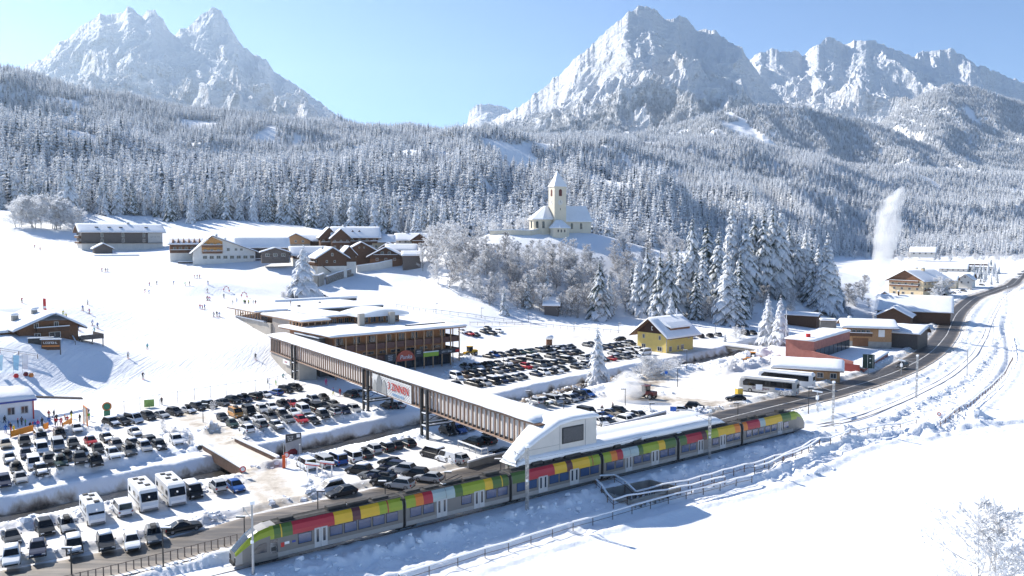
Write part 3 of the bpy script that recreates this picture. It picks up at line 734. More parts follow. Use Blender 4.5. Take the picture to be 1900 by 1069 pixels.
# --- forests: thousands of spruces as geometry-node scattering of four tree forms
def make_forest(name, pts, hs, label, forms, seed=1, wscale=1.0):
    me = bpy.data.meshes.new(name); me.vertices.add(len(pts)); me.vertices.foreach_set('co', np.asarray(pts,np.float32).ravel())
    r = np.random.default_rng(seed)
    w = hs*wscale*r.uniform(.8,1.25,len(pts))
    sc = np.c_[w,w,hs].astype(np.float32)
    a = me.attributes.new('scl','FLOAT_VECTOR','POINT'); a.data.foreach_set('vector', sc.ravel())
    a = me.attributes.new('rot','FLOAT_VECTOR','POINT'); rot = np.zeros((len(pts),3),np.float32); rot[:,2] = r.uniform(0,6.28,len(pts)); a.data.foreach_set('vector', rot.ravel())
    a = me.attributes.new('idx','INT','POINT'); a.data.foreach_set('value', r.integers(0,len(forms),len(pts)).astype(np.int32))
    o = link(bpy.data.objects.new(name, me)); tag(o, label, None, None, 'stuff')
    ng = bpy.data.node_groups.new(name,'GeometryNodeTree')
    ng.interface.new_socket('Geometry', in_out='INPUT', socket_type='NodeSocketGeometry'); ng.interface.new_socket('Geometry', in_out='OUTPUT', socket_type='NodeSocketGeometry')
    gi = ng.nodes.new('NodeGroupInput'); go = ng.nodes.new('NodeGroupOutput'); io = ng.nodes.new('GeometryNodeInstanceOnPoints')
    cur = None; idx = ng.nodes.new('GeometryNodeInputNamedAttribute'); idx.data_type = 'INT'; idx.inputs['Name'].default_value = 'idx'
    rt = ng.nodes.new('GeometryNodeInputNamedAttribute'); rt.data_type = 'FLOAT_VECTOR'; rt.inputs['Name'].default_value = 'rot'
    sl = ng.nodes.new('GeometryNodeInputNamedAttribute'); sl.data_type = 'FLOAT_VECTOR'; sl.inputs['Name'].default_value = 'scl'
    join = ng.nodes.new('GeometryNodeJoinGeometry')
    for k, f in enumerate(forms):
        cmp_ = ng.nodes.new('FunctionNodeCompare'); cmp_.data_type = 'INT'; cmp_.operation = 'EQUAL'; cmp_.inputs[3].default_value = k
        ng.links.new(idx.outputs[0], cmp_.inputs[2])
        io = ng.nodes.new('GeometryNodeInstanceOnPoints'); oi = ng.nodes.new('GeometryNodeObjectInfo'); oi.inputs['Object'].default_value = f
        ng.links.new(gi.outputs[0], io.inputs['Points']); ng.links.new(cmp_.outputs[0], io.inputs['Selection']); ng.links.new(oi.outputs['Geometry'], io.inputs['Instance'])
        ng.links.new(rt.outputs[0], io.inputs['Rotation']); ng.links.new(sl.outputs[0], io.inputs['Scale']); ng.links.new(io.outputs[0], join.inputs[0])
    ng.links.new(join.outputs[0], go.inputs[0])
    md = o.modifiers.new('scatter','NODES'); md.node_group = ng
    return o
FOREST_NEAR = []     # nearest ones: individual things
def scatter_forest():
    pts=[]; r = np.random.default_rng(5)
    # valley side
    for (d0,d1,sp) in ((490,800,7.2),(800,1300,7.6),(1300,2050,8.6),(2050,3000,10)):
        ys = np.arange(d0,d1,sp); 
        for y in ys:
            xs = np.arange(-.72*y, .72*y, sp); x = xs+r.uniform(-.45,.45,len(xs))*sp; yy = y+r.uniform(-.45,.45,len(xs))*sp; pts.append(np.c_[x,yy])
    p = np.concatenate(pts); _, e = far_h(p[:,0], p[:,1])
    c = colpx(p[:,0],p[:,1])
    edge = e*.985+fbm(c/60.,c*0,3,77)*14
    m = p[:,1] > edge
    clear = fbm(p[:,0]/85.,p[:,1]/130.,3,88)
    m &= ~((clear > .47)&(p[:,1] > e+120))
    p = p[m]; return p
fp = scatter_forest()
fz = H(fp[:,0], fp[:,1]); 
print('forest', len(fp))
form_objs = []
for k, me_ in enumerate(SPF):
    # the four forms themselves stand in the wood as real trees (added below as things); scattering reads their meshes
    o = bpy.data.objects.new('spruce_form', me_); form_objs.append(o)
hs = rng.uniform(12,26,len(fp))*(1+.15*fbm(fp[:,0]/60,fp[:,1]/60,2,90))
order = np.argsort(fp[:,1]); c_ = colpx(fp[:,0],fp[:,1]); vis = (c_ > -10)&(c_ < 1910)
key = fp[:,1]+np.where(vis,0,1e6)+np.where((c_>850)&(c_<1560)&(fp[:,1]<700),4e3,0)
order = np.argsort(key)[:200]; near_set = np.zeros(len(fp),bool); near_set[order] = True
form_home = []
for n_, i in enumerate(order):
    k = int(rng.integers(0,len(SPR)))
    t = put_tree('spruce_tree', SPT, SPR[k], (fp[i,0],fp[i,1],fz[i]-.3), hs[i], hs[i]*random.uniform(.95,1.2),
                 'snow-covered spruce in the front row of the wood above the village fields', 'tree', 'snowy spruces along the lower edge of the wood')
# hill trees on the mountain flanks
def scatter_grid(Xs, Ys, Zs, n, zmax, seed, minc=0):
    r = np.random.default_rng(seed); nd, nu = Xs.shape
    j = r.uniform(0, nd*.78, n); i = r.uniform(0, nu-1.01, n); jj = j.astype(int); ii = i.astype(int); fj=j-jj; fi=i-ii
    def s(A): return (A[jj,ii]*(1-fi)+A[jj,ii+1]*fi)*(1-fj)+(A[jj+1,ii]*(1-fi)+A[jj+1,ii+1]*fi)*fj
    x,y,z = s(Xs),s(Ys),s(Zs)
    lim = zmax+110*fbm(x/260.,y/400.,4,seed)
    m = (z < lim)&(fbm(x/130.,y/260.,3,seed+2) < .38)&(r.uniform(0,1,n) < 1-sstep(-160,0,z-lim)*.75)
    return np.c_[x,y,z][m]
pB = scatter_grid(*hillB, 24000, 900, 3); pK = scatter_grid(*hillK, 40000, 960, 4)
pM = scatter_grid(mx_,my_,mz_, 130000, 830, 5)
print('flank trees', len(pB), len(pK), len(pM))
pf = fp[~near_set]; zf = fz[~near_set]; hf_ = hs[~near_set]
allp = np.concatenate([np.c_[pf,zf-.4], pB-[0,0,1], pK-[0,0,1], pM-[0,0,1]])
allh = np.concatenate([hf_, rng.uniform(17,27,len(pB)), rng.uniform(16,26,len(pK)), rng.uniform(14,24,len(pM))])
make_forest('forest', allp, allh, 'dense snow-dusted spruce forest covering the valley sides below the peaks', form_objs, 3, 1.5)
# ================================================================ BUILDERS FOR HOUSES
FACE = {'f':(0,-1,0.),'b':(0,1,math.pi),'l':(-1,0,-math.pi/2),'r':(1,0,math.pi/2)}
_wc = {}
def win_mesh(w, h, fm):
    k = (round(w,2), round(h,2), fm.name)
    if k in _wc: return _wc[k]
    t = min(.12, w*.12, h*.12); m = MB()
    m.box(-w/2,w/2,-.06,.02,-h/2,-h/2+t); m.box(-w/2,w/2,-.06,.02,h/2-t,h/2)
    m.box(-w/2,-w/2+t,-.058,.02,-h/2+t,h/2-t); m.box(w/2-t,w/2,-.058,.02,-h/2+t,h/2-t)
    if w > .8: m.box(-t*.3,t*.3,-.05,.0,-h/2+t,h/2-t)
    g = MB(); g.box(-w/2+t*.8,w/2-t*.8,-.015,.015,-h/2+t*.8,h/2-t*.8)
    _wc[k] = (m.mesh('window', fm), g.mesh('pane', M_glass)); return _wc[k]
def window(par, x, y, z, w, h, rz=0., fm=None):
    a, b = win_mesh(w, h, fm or M_frame)
    o = bpy.data.objects.new('window', a); COL.objects.link(o); o.parent = par; o.location = (x,y,z); o.rotation_euler = (0,0,rz)
    p = bpy.data.objects.new('pane', b); COL.objects.link(p); p.parent = o; return o
def wins_on(par, face, W, D, specs, fm=None, rot0=0.):
    """specs (u, z, w, h) with u across the face, left to right seen from outside"""
    for u, z, w, h in specs:
        if face == 'f': window(par, u, -.03, z, w, h, 0., fm)
        elif face == 'b': window(par, -u, D+.03, z, w, h, math.pi, fm)
        elif face == 'l': window(par, -W/2-.03, D/2-u, z, w, h, -math.pi/2, fm)
        else: window(par, W/2+.03, D/2+u, z, w, h, math.pi/2, fm)
def gable_roof(par, w, D, he, hr, axis, ov, snow, rx=0., rmat=None, seed=0, y0=0., thick=.22, name='roof', eav=None):
    """timber roof slab with a deep rounded snow cover; local origin front centre"""
    if axis == 'y': A, Bn = w, D
    else: A, Bn = D, w
    ovs = ov; hw = A/2
    sL = hr/(hw+rx); sR = hr/(hw-rx)
    def zr(a): return he+hr-(sL*(rx-a) if a < rx else sR*(a-rx))
    def pt(a, b, z):      # a across ridge, b along ridge
        return (a, b+y0, z) if axis == 'y' else (b-w/2, a+D/2+y0, z)
    m = MB(); ring = lambda b: [pt(-hw-ovs,b,zr(-hw-ovs)),pt(rx,b,zr(rx)),pt(hw+ovs,b,zr(hw+ovs)),pt(hw+ovs,b,zr(hw+ovs)+thick),pt(rx,b,zr(rx)+thick),pt(-hw-ovs,b,zr(-hw-ovs)+thick)]
    m.loft([ring(-ovs),ring(Bn+ovs)])
    r = m.build(name, rmat or M_wood, par)
    s = MB(); rg = random.Random(seed)
    na = 14; n_b = 9
    prof = [(-1.,.0),(-1.02,.45),(-.99,.85),(-.94,1.)]+[(-.85+.17*k,1.) for k in range(1,10)]+[(.94,1.),(.99,.85),(1.02,.45),(1.,.0)]
    bs = [0,.012,.035]+[.035+.93*k/n_b for k in range(1,n_b)]+[.965,.988,1.]
    kb = [.05,.65,.95]+[1.]*(n_b-1)+[.95,.65,.05]
    rings = []
    for bi, kf in zip(bs, kb):
        b = -ovs-.06+(Bn+2*ovs+.12)*bi; R_ = []
        for q, kk in prof:
            a = q*(hw+ovs) if q < -.9 or q > .9 else q*(hw+ovs)
            zz = zr(max(-hw-ovs,min(hw+ovs,a)))+thick+.005
            rd = 1-.28*math.exp(-((a-rx)/.5)**2)
            th = snow*kk*kf*rd*(1+.16*(vnoise(a*.8+seed, b*.8, seed)-.5))
            R_.append(pt(a, b, zz+float(th)))
        R_.append(pt(rx, b, zr(rx)+thick+.004))
        rings.append(R_)
    s.loft(rings, cap=True)
    s.build('roof_snow', M_snowroof, r, smooth=True)
    return r
def walls_gable(par, w, D, he, hr, axis, rx, wm, low=None, base=2.5, y0=0.):
    m = MB()
    lowh = low[1] if low else -1e9
    if axis == 'y':
        prof = lambda y: [(-w/2,y,-base),(w/2,y,-base),(w/2,y,he),(rx,y,he+hr),(-w/2,y,he)]
        m.loft([prof(y0),prof(y0+D)])
    else:
        c = lambda x: [(x,y0,-base),(x,y0,he),(x,y0+D/2+rx,he+hr),(x,y0+D,he),(x,y0+D,-base)]
        m.loft([c(-w/2),c(w/2)])
    o = m.build('wall', wm, par)
    if low:
        k = MB(); k.box(-w/2-.05,w/2+.05,y0-.05,y0+D+.05,-base-.02,low[1]); k.build('ground_floor_wall', low[0], par)
    return o
def balcony(par, face, W, D, u0, u1, z, deep=1.2, rail=.95, m1=None, snow=True):
    """u0..u1 along the face"""
    mm = MB(); m1 = m1 or M_wood
    def bx(a0,a1,b0,b1,z0,z1,M_=mm):
        if face == 'f': M_.box(a0,a1,-b1,-b0,z0,z1)
        elif face == 'l': M_.box(-W/2-b1,-W/2-b0,D/2-a1,D/2-a0,z0,z1)
        elif face == 'r': M_.box(W/2+b0,W/2+b1,D/2+a0,D/2+a1,z0,z1)
    bx(u0,u1,.0,deep,z-.15,z)
    bx(u0,u1,deep-.08,deep,z+.002,z+rail); bx(u0,u0+.08,.0,deep-.085,z+.002,z+rail); bx(u1-.08,u1,.0,deep-.085,z+.002,z+rail)
    o = mm.build('balcony', m1, par)
    if snow:
        s = MB(); bx(u0-.03,u1+.03,deep-.16,deep+.08,z+rail+.003,z+rail+.2,s); s.build('snow_strip', M_snowroof, o)
    return o
def chimney(par, x, y, z0, h, s=.45, mt=None):
    m = MB(); m.box(x-s,x+s,y-s,y+s,z0,z0+h); o = m.build('chimney', mt or M_conc, par)
    k = MB(); k.loft([[(x+math.cos(a)*s*1.25*q,y+math.sin(a)*s*1.25*q,z0+h+zz) for a in [i*math.pi/4 for i in range(8)]] for q, zz in ((1,.003),(1.15,.25),(.95,.5),(.4,.62))])
    k.build('snow_cap', M_snowroof, o, smooth=True); return o
def view_az(p): return math.atan2(p[0], p[1])
def house(name, label, cat, px, py, rel, w, D, he, hr, axis='y', ov=1.0, wall=None, low=None, snow=.5, rx=0., wins={}, balc=[], chim=[], fm=None, group=None, seed=0, rmat=None, dist=None, z=None, door=None):
    if dist: p = PD(px, py, dist)
    elif z is not None: p = P(px, py, z)
    else: p = G(px, py)
    yaw = -view_az(p)+R(rel)        # facade turned towards the viewer plus rel
    t = thing(name, label, cat, tuple(p), yaw, group)
    walls_gable(t, w, D, he, hr, axis, rx, wall or M_wood, low)
    gable_roof(t, w, D, he, hr, axis, ov, snow, rx, rmat, seed)
    for f, sp in wins.items(): wins_on(t, f, w, D, sp, fm)
    for b in balc: balcony(t, b[0], w, D, *b[1:4], m1=(b[4] if len(b) > 4 else None))
    for c in chim: chimney(t, *c)
    if door:
        for u, dw, dh in door:
            m = MB(); m.box(u-dw/2,u+dw/2,-.09,.02,0,dh); m.build('door', M_wood2, t)
    return t
def row(n, u0, u1, z, w, h): return [(u0+(u1-u0)*i/max(1,n-1), z, w, h) for i in range(n)]
# ================================================================ VILLAGE ON THE LEFT
t = house('hotel', 'long dark-fronted hotel with grey lettered panel at the top of the ski slope', 'hotel', 229, 463, 11, 39, 15, 9.4, 3.6, 'x', 1.6, M_wood4, (M_plaster,3.2), .6, dist=425,
      wins={'f':row(1,-10,0,7.6,1.3,2.2)+row(1,-10,0,4.6,1.3,2.0)+row(1,0,0,7.6,1.3,2.2)+row(1,0,0,4.6,1.3,2.0)+row(1,10.2,0,7.6,1.3,2.2)+row(1,10.2,0,4.6,1.3,1.6)+row(9,-16,17.5,1.6,1.4,1.8),
            'l':row(3,-5,5,7.4,1.5,1.6)+row(3,-5,5,4.6,1.5,1.6)}, balc=[('l',-6.5,6.5,6.2),('l',-6.5,6.5,3.3)], chim=[(4,7.5,12.4,1.6,.6)], seed=1)
pnl = MB(); pnl.box(12.2,19.3,-.14,.0,3.4,9.1); pp = pnl.build('facade_panel', mat('pale_grey_panel',(.5,.49,.47),.7,.05), t)
for bx_ in (-12,-6,-.5,12):
    d = MB(); d.prism([(bx_-.8,2.3),(bx_+.8,2.3),(bx_+.8,4.2),(bx_-.8,4.2)], 9.8,11.9); d.build('dormer', M_wood4, t)
def text(par, s, size, loc, rot, m, name='lettering', ext=.03, align='CENTER', shear=0.):
    c = bpy.data.curves.new(name,'FONT'); c.body = s; c.size = size; c.extrude = ext; c.align_x = align; c.align_y = 'CENTER'; c.shear = shear; c.resolution_u = 3
    o0 = bpy.data.objects.new(name, c); COL.objects.link(o0); dg = bpy.context.evaluated_depsgraph_get()
    me = bpy.data.meshes.new_from_object(o0.evaluated_get(dg)); me.materials.clear(); me.materials.append(m)
    bpy.data.objects.remove(o0); o = bpy.data.objects.new(name, me); COL.objects.link(o)
    o.parent = par; o.location = loc; o.rotation_euler = rot; return o
def marks(par, n, size, loc, m, gap=.72):
    """lettering too small to read in the photograph: short printed strokes"""
    r = random.Random(n*7+int(size*100)); b = MB(); x = -n*size*gap/2
    for i in range(n):
        w = size*.5
        b.box(x,x+size*.12,-.02,.01,-size*.38,size*.38)
        if r.random() < .6: b.box(x+size*.12,x+w,-.02,.01,size*.26,size*.38)
        if r.random() < .5: b.box(x+size*.12,x+w,-.02,.01,-size*.38,-size*.26)
        if r.random() < .5: b.box(x+w,x+w+size*.1,-.02,.01,-size*.38,size*.38)
        x += size*gap
    o = b.build('lettering', m, par); o.location = loc; return o
M_grey = mat('grey_paint', (.22,.22,.22), .6, .05)
marks(t, 6, 1.1, (15.9,-.20,6.6), M_grey)
m = MB(); m.box(-20,20,-2.4,-.2,3.25,3.4); m.build('canopy', M_wood, t)
house('garden_hut', 'small hut with a white peaked roof before the long hotel', 'hut', 192, 471, 8, 8, 6, 2.6, 2.2, 'y', .8, M_wood4, None, .6, dist=400, seed=2)
t = house('garage', 'low flat snow-roofed garage below the long hotel', 'garage', 217, 488, 5, 19, 9, 3.1, .3, 'x', .6, M_conc2, None, .7, dist=388, seed=3, wins={'f':row(3,-5,6,1.5,2.6,1.9)})
t = house('guest_house', 'white guest house with an orange timber gable and arched ground-floor windows', 'house', 417, 481, 4, 27, 16, 3.4, 7.2, 'y', 1.2, M_plaster, None, .5, rx=-5.5, dist=372,
      wins={'f':row(3,-8.3,-2.6,6.6,1.3,1.5)+row(3,-8.3,-2.6,3.9,1.3,1.4)+[(1.6,4.4,1.4,1.5),(5,4.4,1.3,1.2),(7.4,4.4,1.3,1.2)]+row(8,-8.5,12,.9,1.9,1.5)}, balc=[('f',-9.6,-1.0,5.6,M_wood2),('f',-9.6,-1.0,2.8,M_wood2)], chim=[(-3,6,9.5,1.6),(1,9,7.5,1.8)], seed=4)
m = MB(); m.add([(-9.8,-.03,3.2),(-.8,-.03,3.2),(-.8,-.03,8.1),(-5.5,-.03,10.2),(-9.8,-.03,6.9)],[(0,1,2,3,4)]); m.build('gable_boarding', mat('orange_timber',(.55,.27,.08),.7,.2), t)
t = house('guest_house_wing', 'three-storey wing with balconies and a row of pointed dormers beside white guest house', 'house', 346, 479, 2, 14, 11, 6.6, 2.2, 'x', .9, M_wood2, (M_plaster,2.4), .5, dist=378,
      wins={'f':row(5,-5,5,4.6,1.2,1.5)+row(4,-4,5,1.2,1.2,1.4)}, balc=[('f',-6.8,6.8,5.4),('f',-6.8,6.8,2.9)], seed=5)
for i in range(6):
    x = -5.6+2.3*i; m = MB(); m.loft([[(x-.8,-.6,6.3),(x+.8,-.6,6.3),(x,-.6,9.4)],[(x-.8,3.,6.3),(x+.8,3.,6.3),(x,3.,9.4)]]); m.build('dormer', M_wood2, t)
house('barn', 'long dark barn with a plain snow roof behind the orange-gabled guest house', 'barn', 487, 473, 3, 23, 11, 3.9, 4.0, 'x', 1.3, M_wood4, None, .6, dist=382, seed=6, wins={'f':row(2,-8,5,1.2,2.2,1.8)})
house('shed', 'low open-fronted shed with white gable roof in front of the long barn', 'shed', 511, 478, 2, 12, 8, 2.2, 1.9, 'y', .8, M_wood4, None, .5, dist=362, seed=7, wins={'f':row(3,-3.4,3.4,1.1,1.8,1.3)})
house('farm_house', 'farmhouse with pale lower walls and broad timber gable left of the dark hotel complex', 'house', 549, 465, 3, 14, 13, 4.8, 3.4, 'y', 1.2, M_wood3, (M_conc,3.2), .5, dist=405, seed=8,
      wins={'f':row(3,-3.5,3.5,4.6,1.1,1.2)+row(4,-4.5,4.5,1.6,1.1,1.2)})
house('farm_wing', 'dark wing with a long white roof between the farmhouse and the dark hotel complex', 'house', 585, 458, 2, 13, 9, 3.0, 2.6, 'x', .9, M_wood, None, .5, dist=412, seed=9)
t = house('chalet_hotel', 'large dark timber chalet hotel with long roof and two small dormers, highest in the hamlet', 'hotel', 661, 463, 3, 22, 14, 6.4, 4.6, 'x', 1.4, M_wood, (M_plaster,2.2), .5, dist=405, seed=10,
      wins={'f':row(6,-9,9,4.6,1.2,1.4)+row(4,-6,8,1.1,1.2,1.3)}, balc=[('f',-10.5,10.5,3.2)], chim=[(-6,8,10,1.8)])
for x in (-1.5,1.8,):
    m = MB(); m.loft([[(x-1.2,2.6,8.2),(x+1.2,2.6,8.2),(x,2.6,9.7)],[(x-1.2,5.6,8.2),(x+1.2,5.6,8.2),(x,5.6,9.7)]]); m.build('dormer', M_wood, t)
house('chalet_gable', 'tall dark gable with balconies at the left end of the large chalet hotel', 'house', 633, 466, 6, 9, 12, 6.6, 4.0, 'y', .9, M_wood, None, .45, dist=398, seed=11, wins={'f':row(3,-3,3,4.8,1.0,1.2)+row(3,-3,3,2,1,1.2)}, balc=[('f',-4.3,4.3,3.4)])
house('chalet_gable', 'steep leftmost gable of the dark timber hotel complex', 'house', 611, 466, 6, 8.5, 12, 7.2, 4.4, 'y', .9, M_wood, None, .45, dist=404, seed=12, wins={'f':row(3,-2.7,2.7,5,1.0,1.2)+row(2,-2,2,2,1,1.2)}, balc=[('f',-4.,4.,3.6)])
house('cream_annex', 'cream annex with orange wall right of the large chalet hotel', 'house', 711, 463, 3, 11, 9, 3.9, 3.0, 'x', .9, M_cream, None, .5, dist=408, seed=13, wins={'f':row(3,-3.5,3.5,1.6,1.1,1.2)})
house('stable', 'big dark stable with a plain front gable below the chalet hotel', 'barn', 671, 484, 4, 13, 12, 4.8, 3.6, 'y', 1.2, M_wood, None, .55, dist=378, seed=14, wins={'f':row(2,-1,1.2,6.2,.6,.7)+row(2,-3,3,2,1.,1.)})
house('chalet', 'chalet under thick snow roof half hidden behind the tall frosted larch', 'house', 575, 487, 8, 15, 11, 3.6, 3.2, 'x', 1.3, M_wood, (M_plaster,2.), .7, dist=372, seed=15, wins={'f':row(4,-5,5,2.6,1.,1.2)}, balc=[('f',-7,7,1.8)])
t = house('chalet', 'dark chalet with white ground floor and outside stair, nearest of the hamlet', 'house', 617, 505, 13, 12.5, 15, 6.4, 3.9, 'y', 1.3, M_wood, (M_plaster,2.6), .7, dist=350, seed=16,
      wins={'f':[(0,7.6,.9,1.3),(-2.4,4.6,.8,1.),(1.,4.6,.8,1.)]+row(2,2.2,4.4,1.3,.9,1.1), 'l':row(4,-5,5,4.6,1.1,1.2)}, balc=[('l',-7,7,3.4)], chim=[(-2,10,9,1.6)])
m = MB(); m.box(-12.8,-6.3,1,12,2.9,3.1); m.box(-12.8,-12.6,1,12,3.1,4.0); m.box(-12.8,-6.3,1,1.12,3.1,4.0); m.box(-12.7,-12.5,1,1.2,-2.5,2.9); m.box(-12.7,-12.5,11.8,12,-2.5,2.9); m.box(-9.5,-9.3,1,1.2,-2.5,2.9); m.build('terrace', M_wood2, t)
m = MB(); m.bar((-4.6,-.6,2.9),(-.9,-.6,.1),1.1,.25); m.build('stair', M_wood4, t)
house('chalet_tower', 'narrow dark gabled annex on the right of the front chalet', 'house', 648, 497, 14, 6, 8, 6.0, 3.2, 'y', .8, M_wood, (M_plaster,2.6), .5, dist=356, seed=17, wins={'f':row(2,-1.4,1.4,1.4,.8,1.1)})
house('chalet', 'dark wooden chalet with two lit-looking pale upper windows at the right of the hamlet', 'house', 716, 487, -6, 14.5, 12, 2.9, 3.8, 'y', 1.4, M_wood, (M_wood2,1.6), .6, dist=372, seed=18, wins={'f':row(2,-1.6,1.6,4.3,1.3,1.2)+row(3,-4,4,1.4,1.2,1.2)}, balc=[('f',-5.5,5.5,2.6)])
house('cottage', 'small cottage under a white roof behind the pale-windowed chalet', 'house', 744, 473, -4, 14, 9, 2.3, 2.4, 'x', .9, M_wood, None, .6, dist=392, seed=19)
house('cottage', 'dark cottage gable tucked behind the cream annex roof', 'house', 720, 471, -4, 8, 8, 2.6, 2.6, 'y', .9, M_wood2, None, .5, dist=398, seed=20, wins={'f':row(2,-1.5,1.5,1.5,.9,1.)})
house('grey_barn', 'grey weathered barn at the right end of the hamlet beside the frosted thicket', 'barn', 764, 491, 2, 8, 8, 4.0, 1.6, 'x', .7, M_wood4, None, .6, dist=366, seed=21)
house('farm_house', 'white-walled farmhouse with a dark gable standing alone behind the hamlet', 'house', 763, 455, -5, 16, 12, 2.8, 3.0, 'x', 1.4, M_plaster, (M_plaster,1.4), .6, dist=428, seed=22, wins={'f':row(5,-6,6,1.6,1.1,1.1)}, chim=[(-3,6,5.4,1.4)])
house('farm_gable', 'dark balcony gable joined to the lone farmhouse behind the hamlet', 'house', 780, 455, -8, 9, 9, 2.8, 3., 'y', 1.1, M_wood, None, .5, dist=424, seed=23, wins={'f':row(3,-2.6,2.6,2,1,1)}, balc=[('f',-4,4,1.4)])
# terrace walls
def wall_run(name, label, pts, h, th, mt, snow=.35, cat='wall', drop=2.0, wins=None):
    P_ = [Vector(p) for p in pts]; o = P_[0]; t = thing(name, label, cat, tuple(o), 0)
    m = MB(); s = MB()
    for a, b in zip(P_[:-1], P_[1:]):
        a = a-o; b = b-o; d = (b-a).normalized(); n = Vector((d.y,-d.x,0)).normalized()*th/2
        m.add([a-n-Vector((0,0,drop)),a+n-Vector((0,0,drop)),b+n-Vector((0,0,drop)),b-n-Vector((0,0,drop)),a-n+Vector((0,0,h)),a+n+Vector((0,0,h)),b+n+Vector((0,0,h)),b-n+Vector((0,0,h))],
              [(0,3,2,1),(4,5,6,7),(0,1,5,4),(1,2,6,5),(2,3,7,6),(3,0,4,7)])
        if snow:
            n2 = n*1.15; z0 = Vector((0,0,h+.004)); z1 = Vector((0,0,h+snow)); 
            s.loft([[a-n2+z0,a+n2+z0,a+n2*.75+z1,a-n2*.75+z1],[b-n2+z0,b+n2+z0,b+n2*.75+z1,b-n2*.75+z1]])
    w = m.build('wall', mt, t)
    if snow: s.build('snow_strip', M_snowroof, t)
    if wins:
        a, b = P_[0]-o, P_[-1]-o; d = (b-a).normalized(); rz = math.atan2(d.y,d.x); n = Vector((d.y,-d.x,0))
        for f, z, w_, h_ in wins: q = a.lerp(b,f)+n*(th/2+.04); window(t, q.x,q.y,q.z+z,w_,h_,rz)
    return t
wall_run('terrace_wall', 'white plastered terrace wall with small dark windows below the hamlet', [G(662,505)-Vector((0,0,.3)), G(700,501), G(745,491)], 3.0, .5, M_plaster, .4, wins=[(.1,1.3,.8,1.2),(.2,1.3,.8,1.2),(.34,1.3,.8,1.2),(.5,1.3,.8,1.1),(.65,1.3,.8,1.)])
wall_run('stone_wall', 'grey stone wall sloping up under the front chalet', [G(606,528), G(625,520), G(655,512)], 3.2, .6, M_stone, .4)
wall_run('gateway_wall', 'rounded concrete gateway wall below the frosted larch', [G(578,531), G(590,532), G(600,528)], 4.6, 1.0, M_conc, .4)
wall_run('retaining_wall', 'low snow-covered wall under the white guest house', [G(330,489), G(380,488), G(470,484), G(530,481)], .7, .4, M_wood4, .3)
# --- hut on the piste (left edge)
t = house('mountain_hut', 'big log hut with broad snow gable on the left edge of the piste', 'hut', 92, 632, 16, 13.0, 18, 3.3, 3.1, 'y', 1.6, M_wood2, None, .6, rx=1.0, dist=196, seed=24,
      wins={'f':[(1.6,3.9,1.0,1.3),(-2.8,3.9,1.,1.3),(1.2,1.3,2.6,1.5),(-2.6,1.3,1.4,1.4)]}, balc=[('f',-3.0,4.2,2.4)], chim=[(-5,9,4.4,1.5,.7),(-1.2,7,5.6,1.5,.6)])
m = MB(); m.box(-16.5,-6.55,3,12,-2.5,2.4); m.build('side_wing', M_wood2, t)
m = MB(); m.loft([[(-16.9,2.4,2.45),(-16.9,12.5,3.9),(-16.9,12.5,4.4),(-16.9,2.6,3.0)],[(-6.6,2.4,2.45),(-6.6,12.5,3.9),(-6.6,12.5,4.4),(-6.6,2.6,3.0)]]); m.build('roof_snow', M_snowroof, t)
wins_on(t, 'f', 13, 18, [], None)
for i in range(4): window(t, -15+2.3*i, 2.96, .9, 1.1, 1.2)
m = MB(); m.box(6.6,12.,-1.5,6,-.4,-.2); m.box(11.9,12.,-1.5,6,-.2,.8); m.box(6.6,12.,-1.5,-1.4,-.2,.8)
for x in (6.8,9.3,11.8): m.box(x-.1,x+.1,-1.45,-1.25,-2.5,-.4)
m.build('terrace', M_wood4, t)
# rear hut roof, cellar screen and sign board
house('back_hut', 'second hut behind the log hut, only its snowy roof and a dark end showing', 'hut', 20, 598, 0, 12, 9, 1.6, 1.6, 'x', 1.0, M_wood, None, .6, dist=226, seed=25)
p = G(95,652); t = thing('sign_board', 'dark wooden advertising board with orange stripe on the snowbank below the log hut', 'sign', (p.x,p.y,p.z-.2), -view_az(p)+R(-22))
m = MB(); m.box(-2.1,2.1,-.08,.08,.5,2.9); m.build('board', M_wood, t)
m = MB(); m.box(-2.1,-1.95,-.12,.12,-1.,3.0); m.box(1.95,2.1,-.12,.12,-1.,3.0); m.build('post', M_wood4, t)
m = MB(); m.box(-1.9,1.9,-.11,-.08,1.25,1.6); m.build('stripe', mat('orange_paint',(.6,.2,.04),.5,.05), t)
marks(t, 7, .62, (0,-.12,2.2), M_white)
m = MB(); m.box(-2.3,2.3,-.2,.2,2.92,3.2); m.build('snow_cap', M_snowroof, t)
p = G(76,640); t = thing('cellar_screen', 'black screen set in the snowbank under the log hut balcony', 'screen', (p.x,p.y,p.z), -view_az(p)+R(-8))
m = MB(); m.box(-2.6,2.6,-.1,.1,-1.2,1.6); m.build('panel', M_steel, t); m = MB(); m.box(-2.7,2.7,-.25,.25,1.6,1.8); m.build('snow_cap', M_snowroof, t)
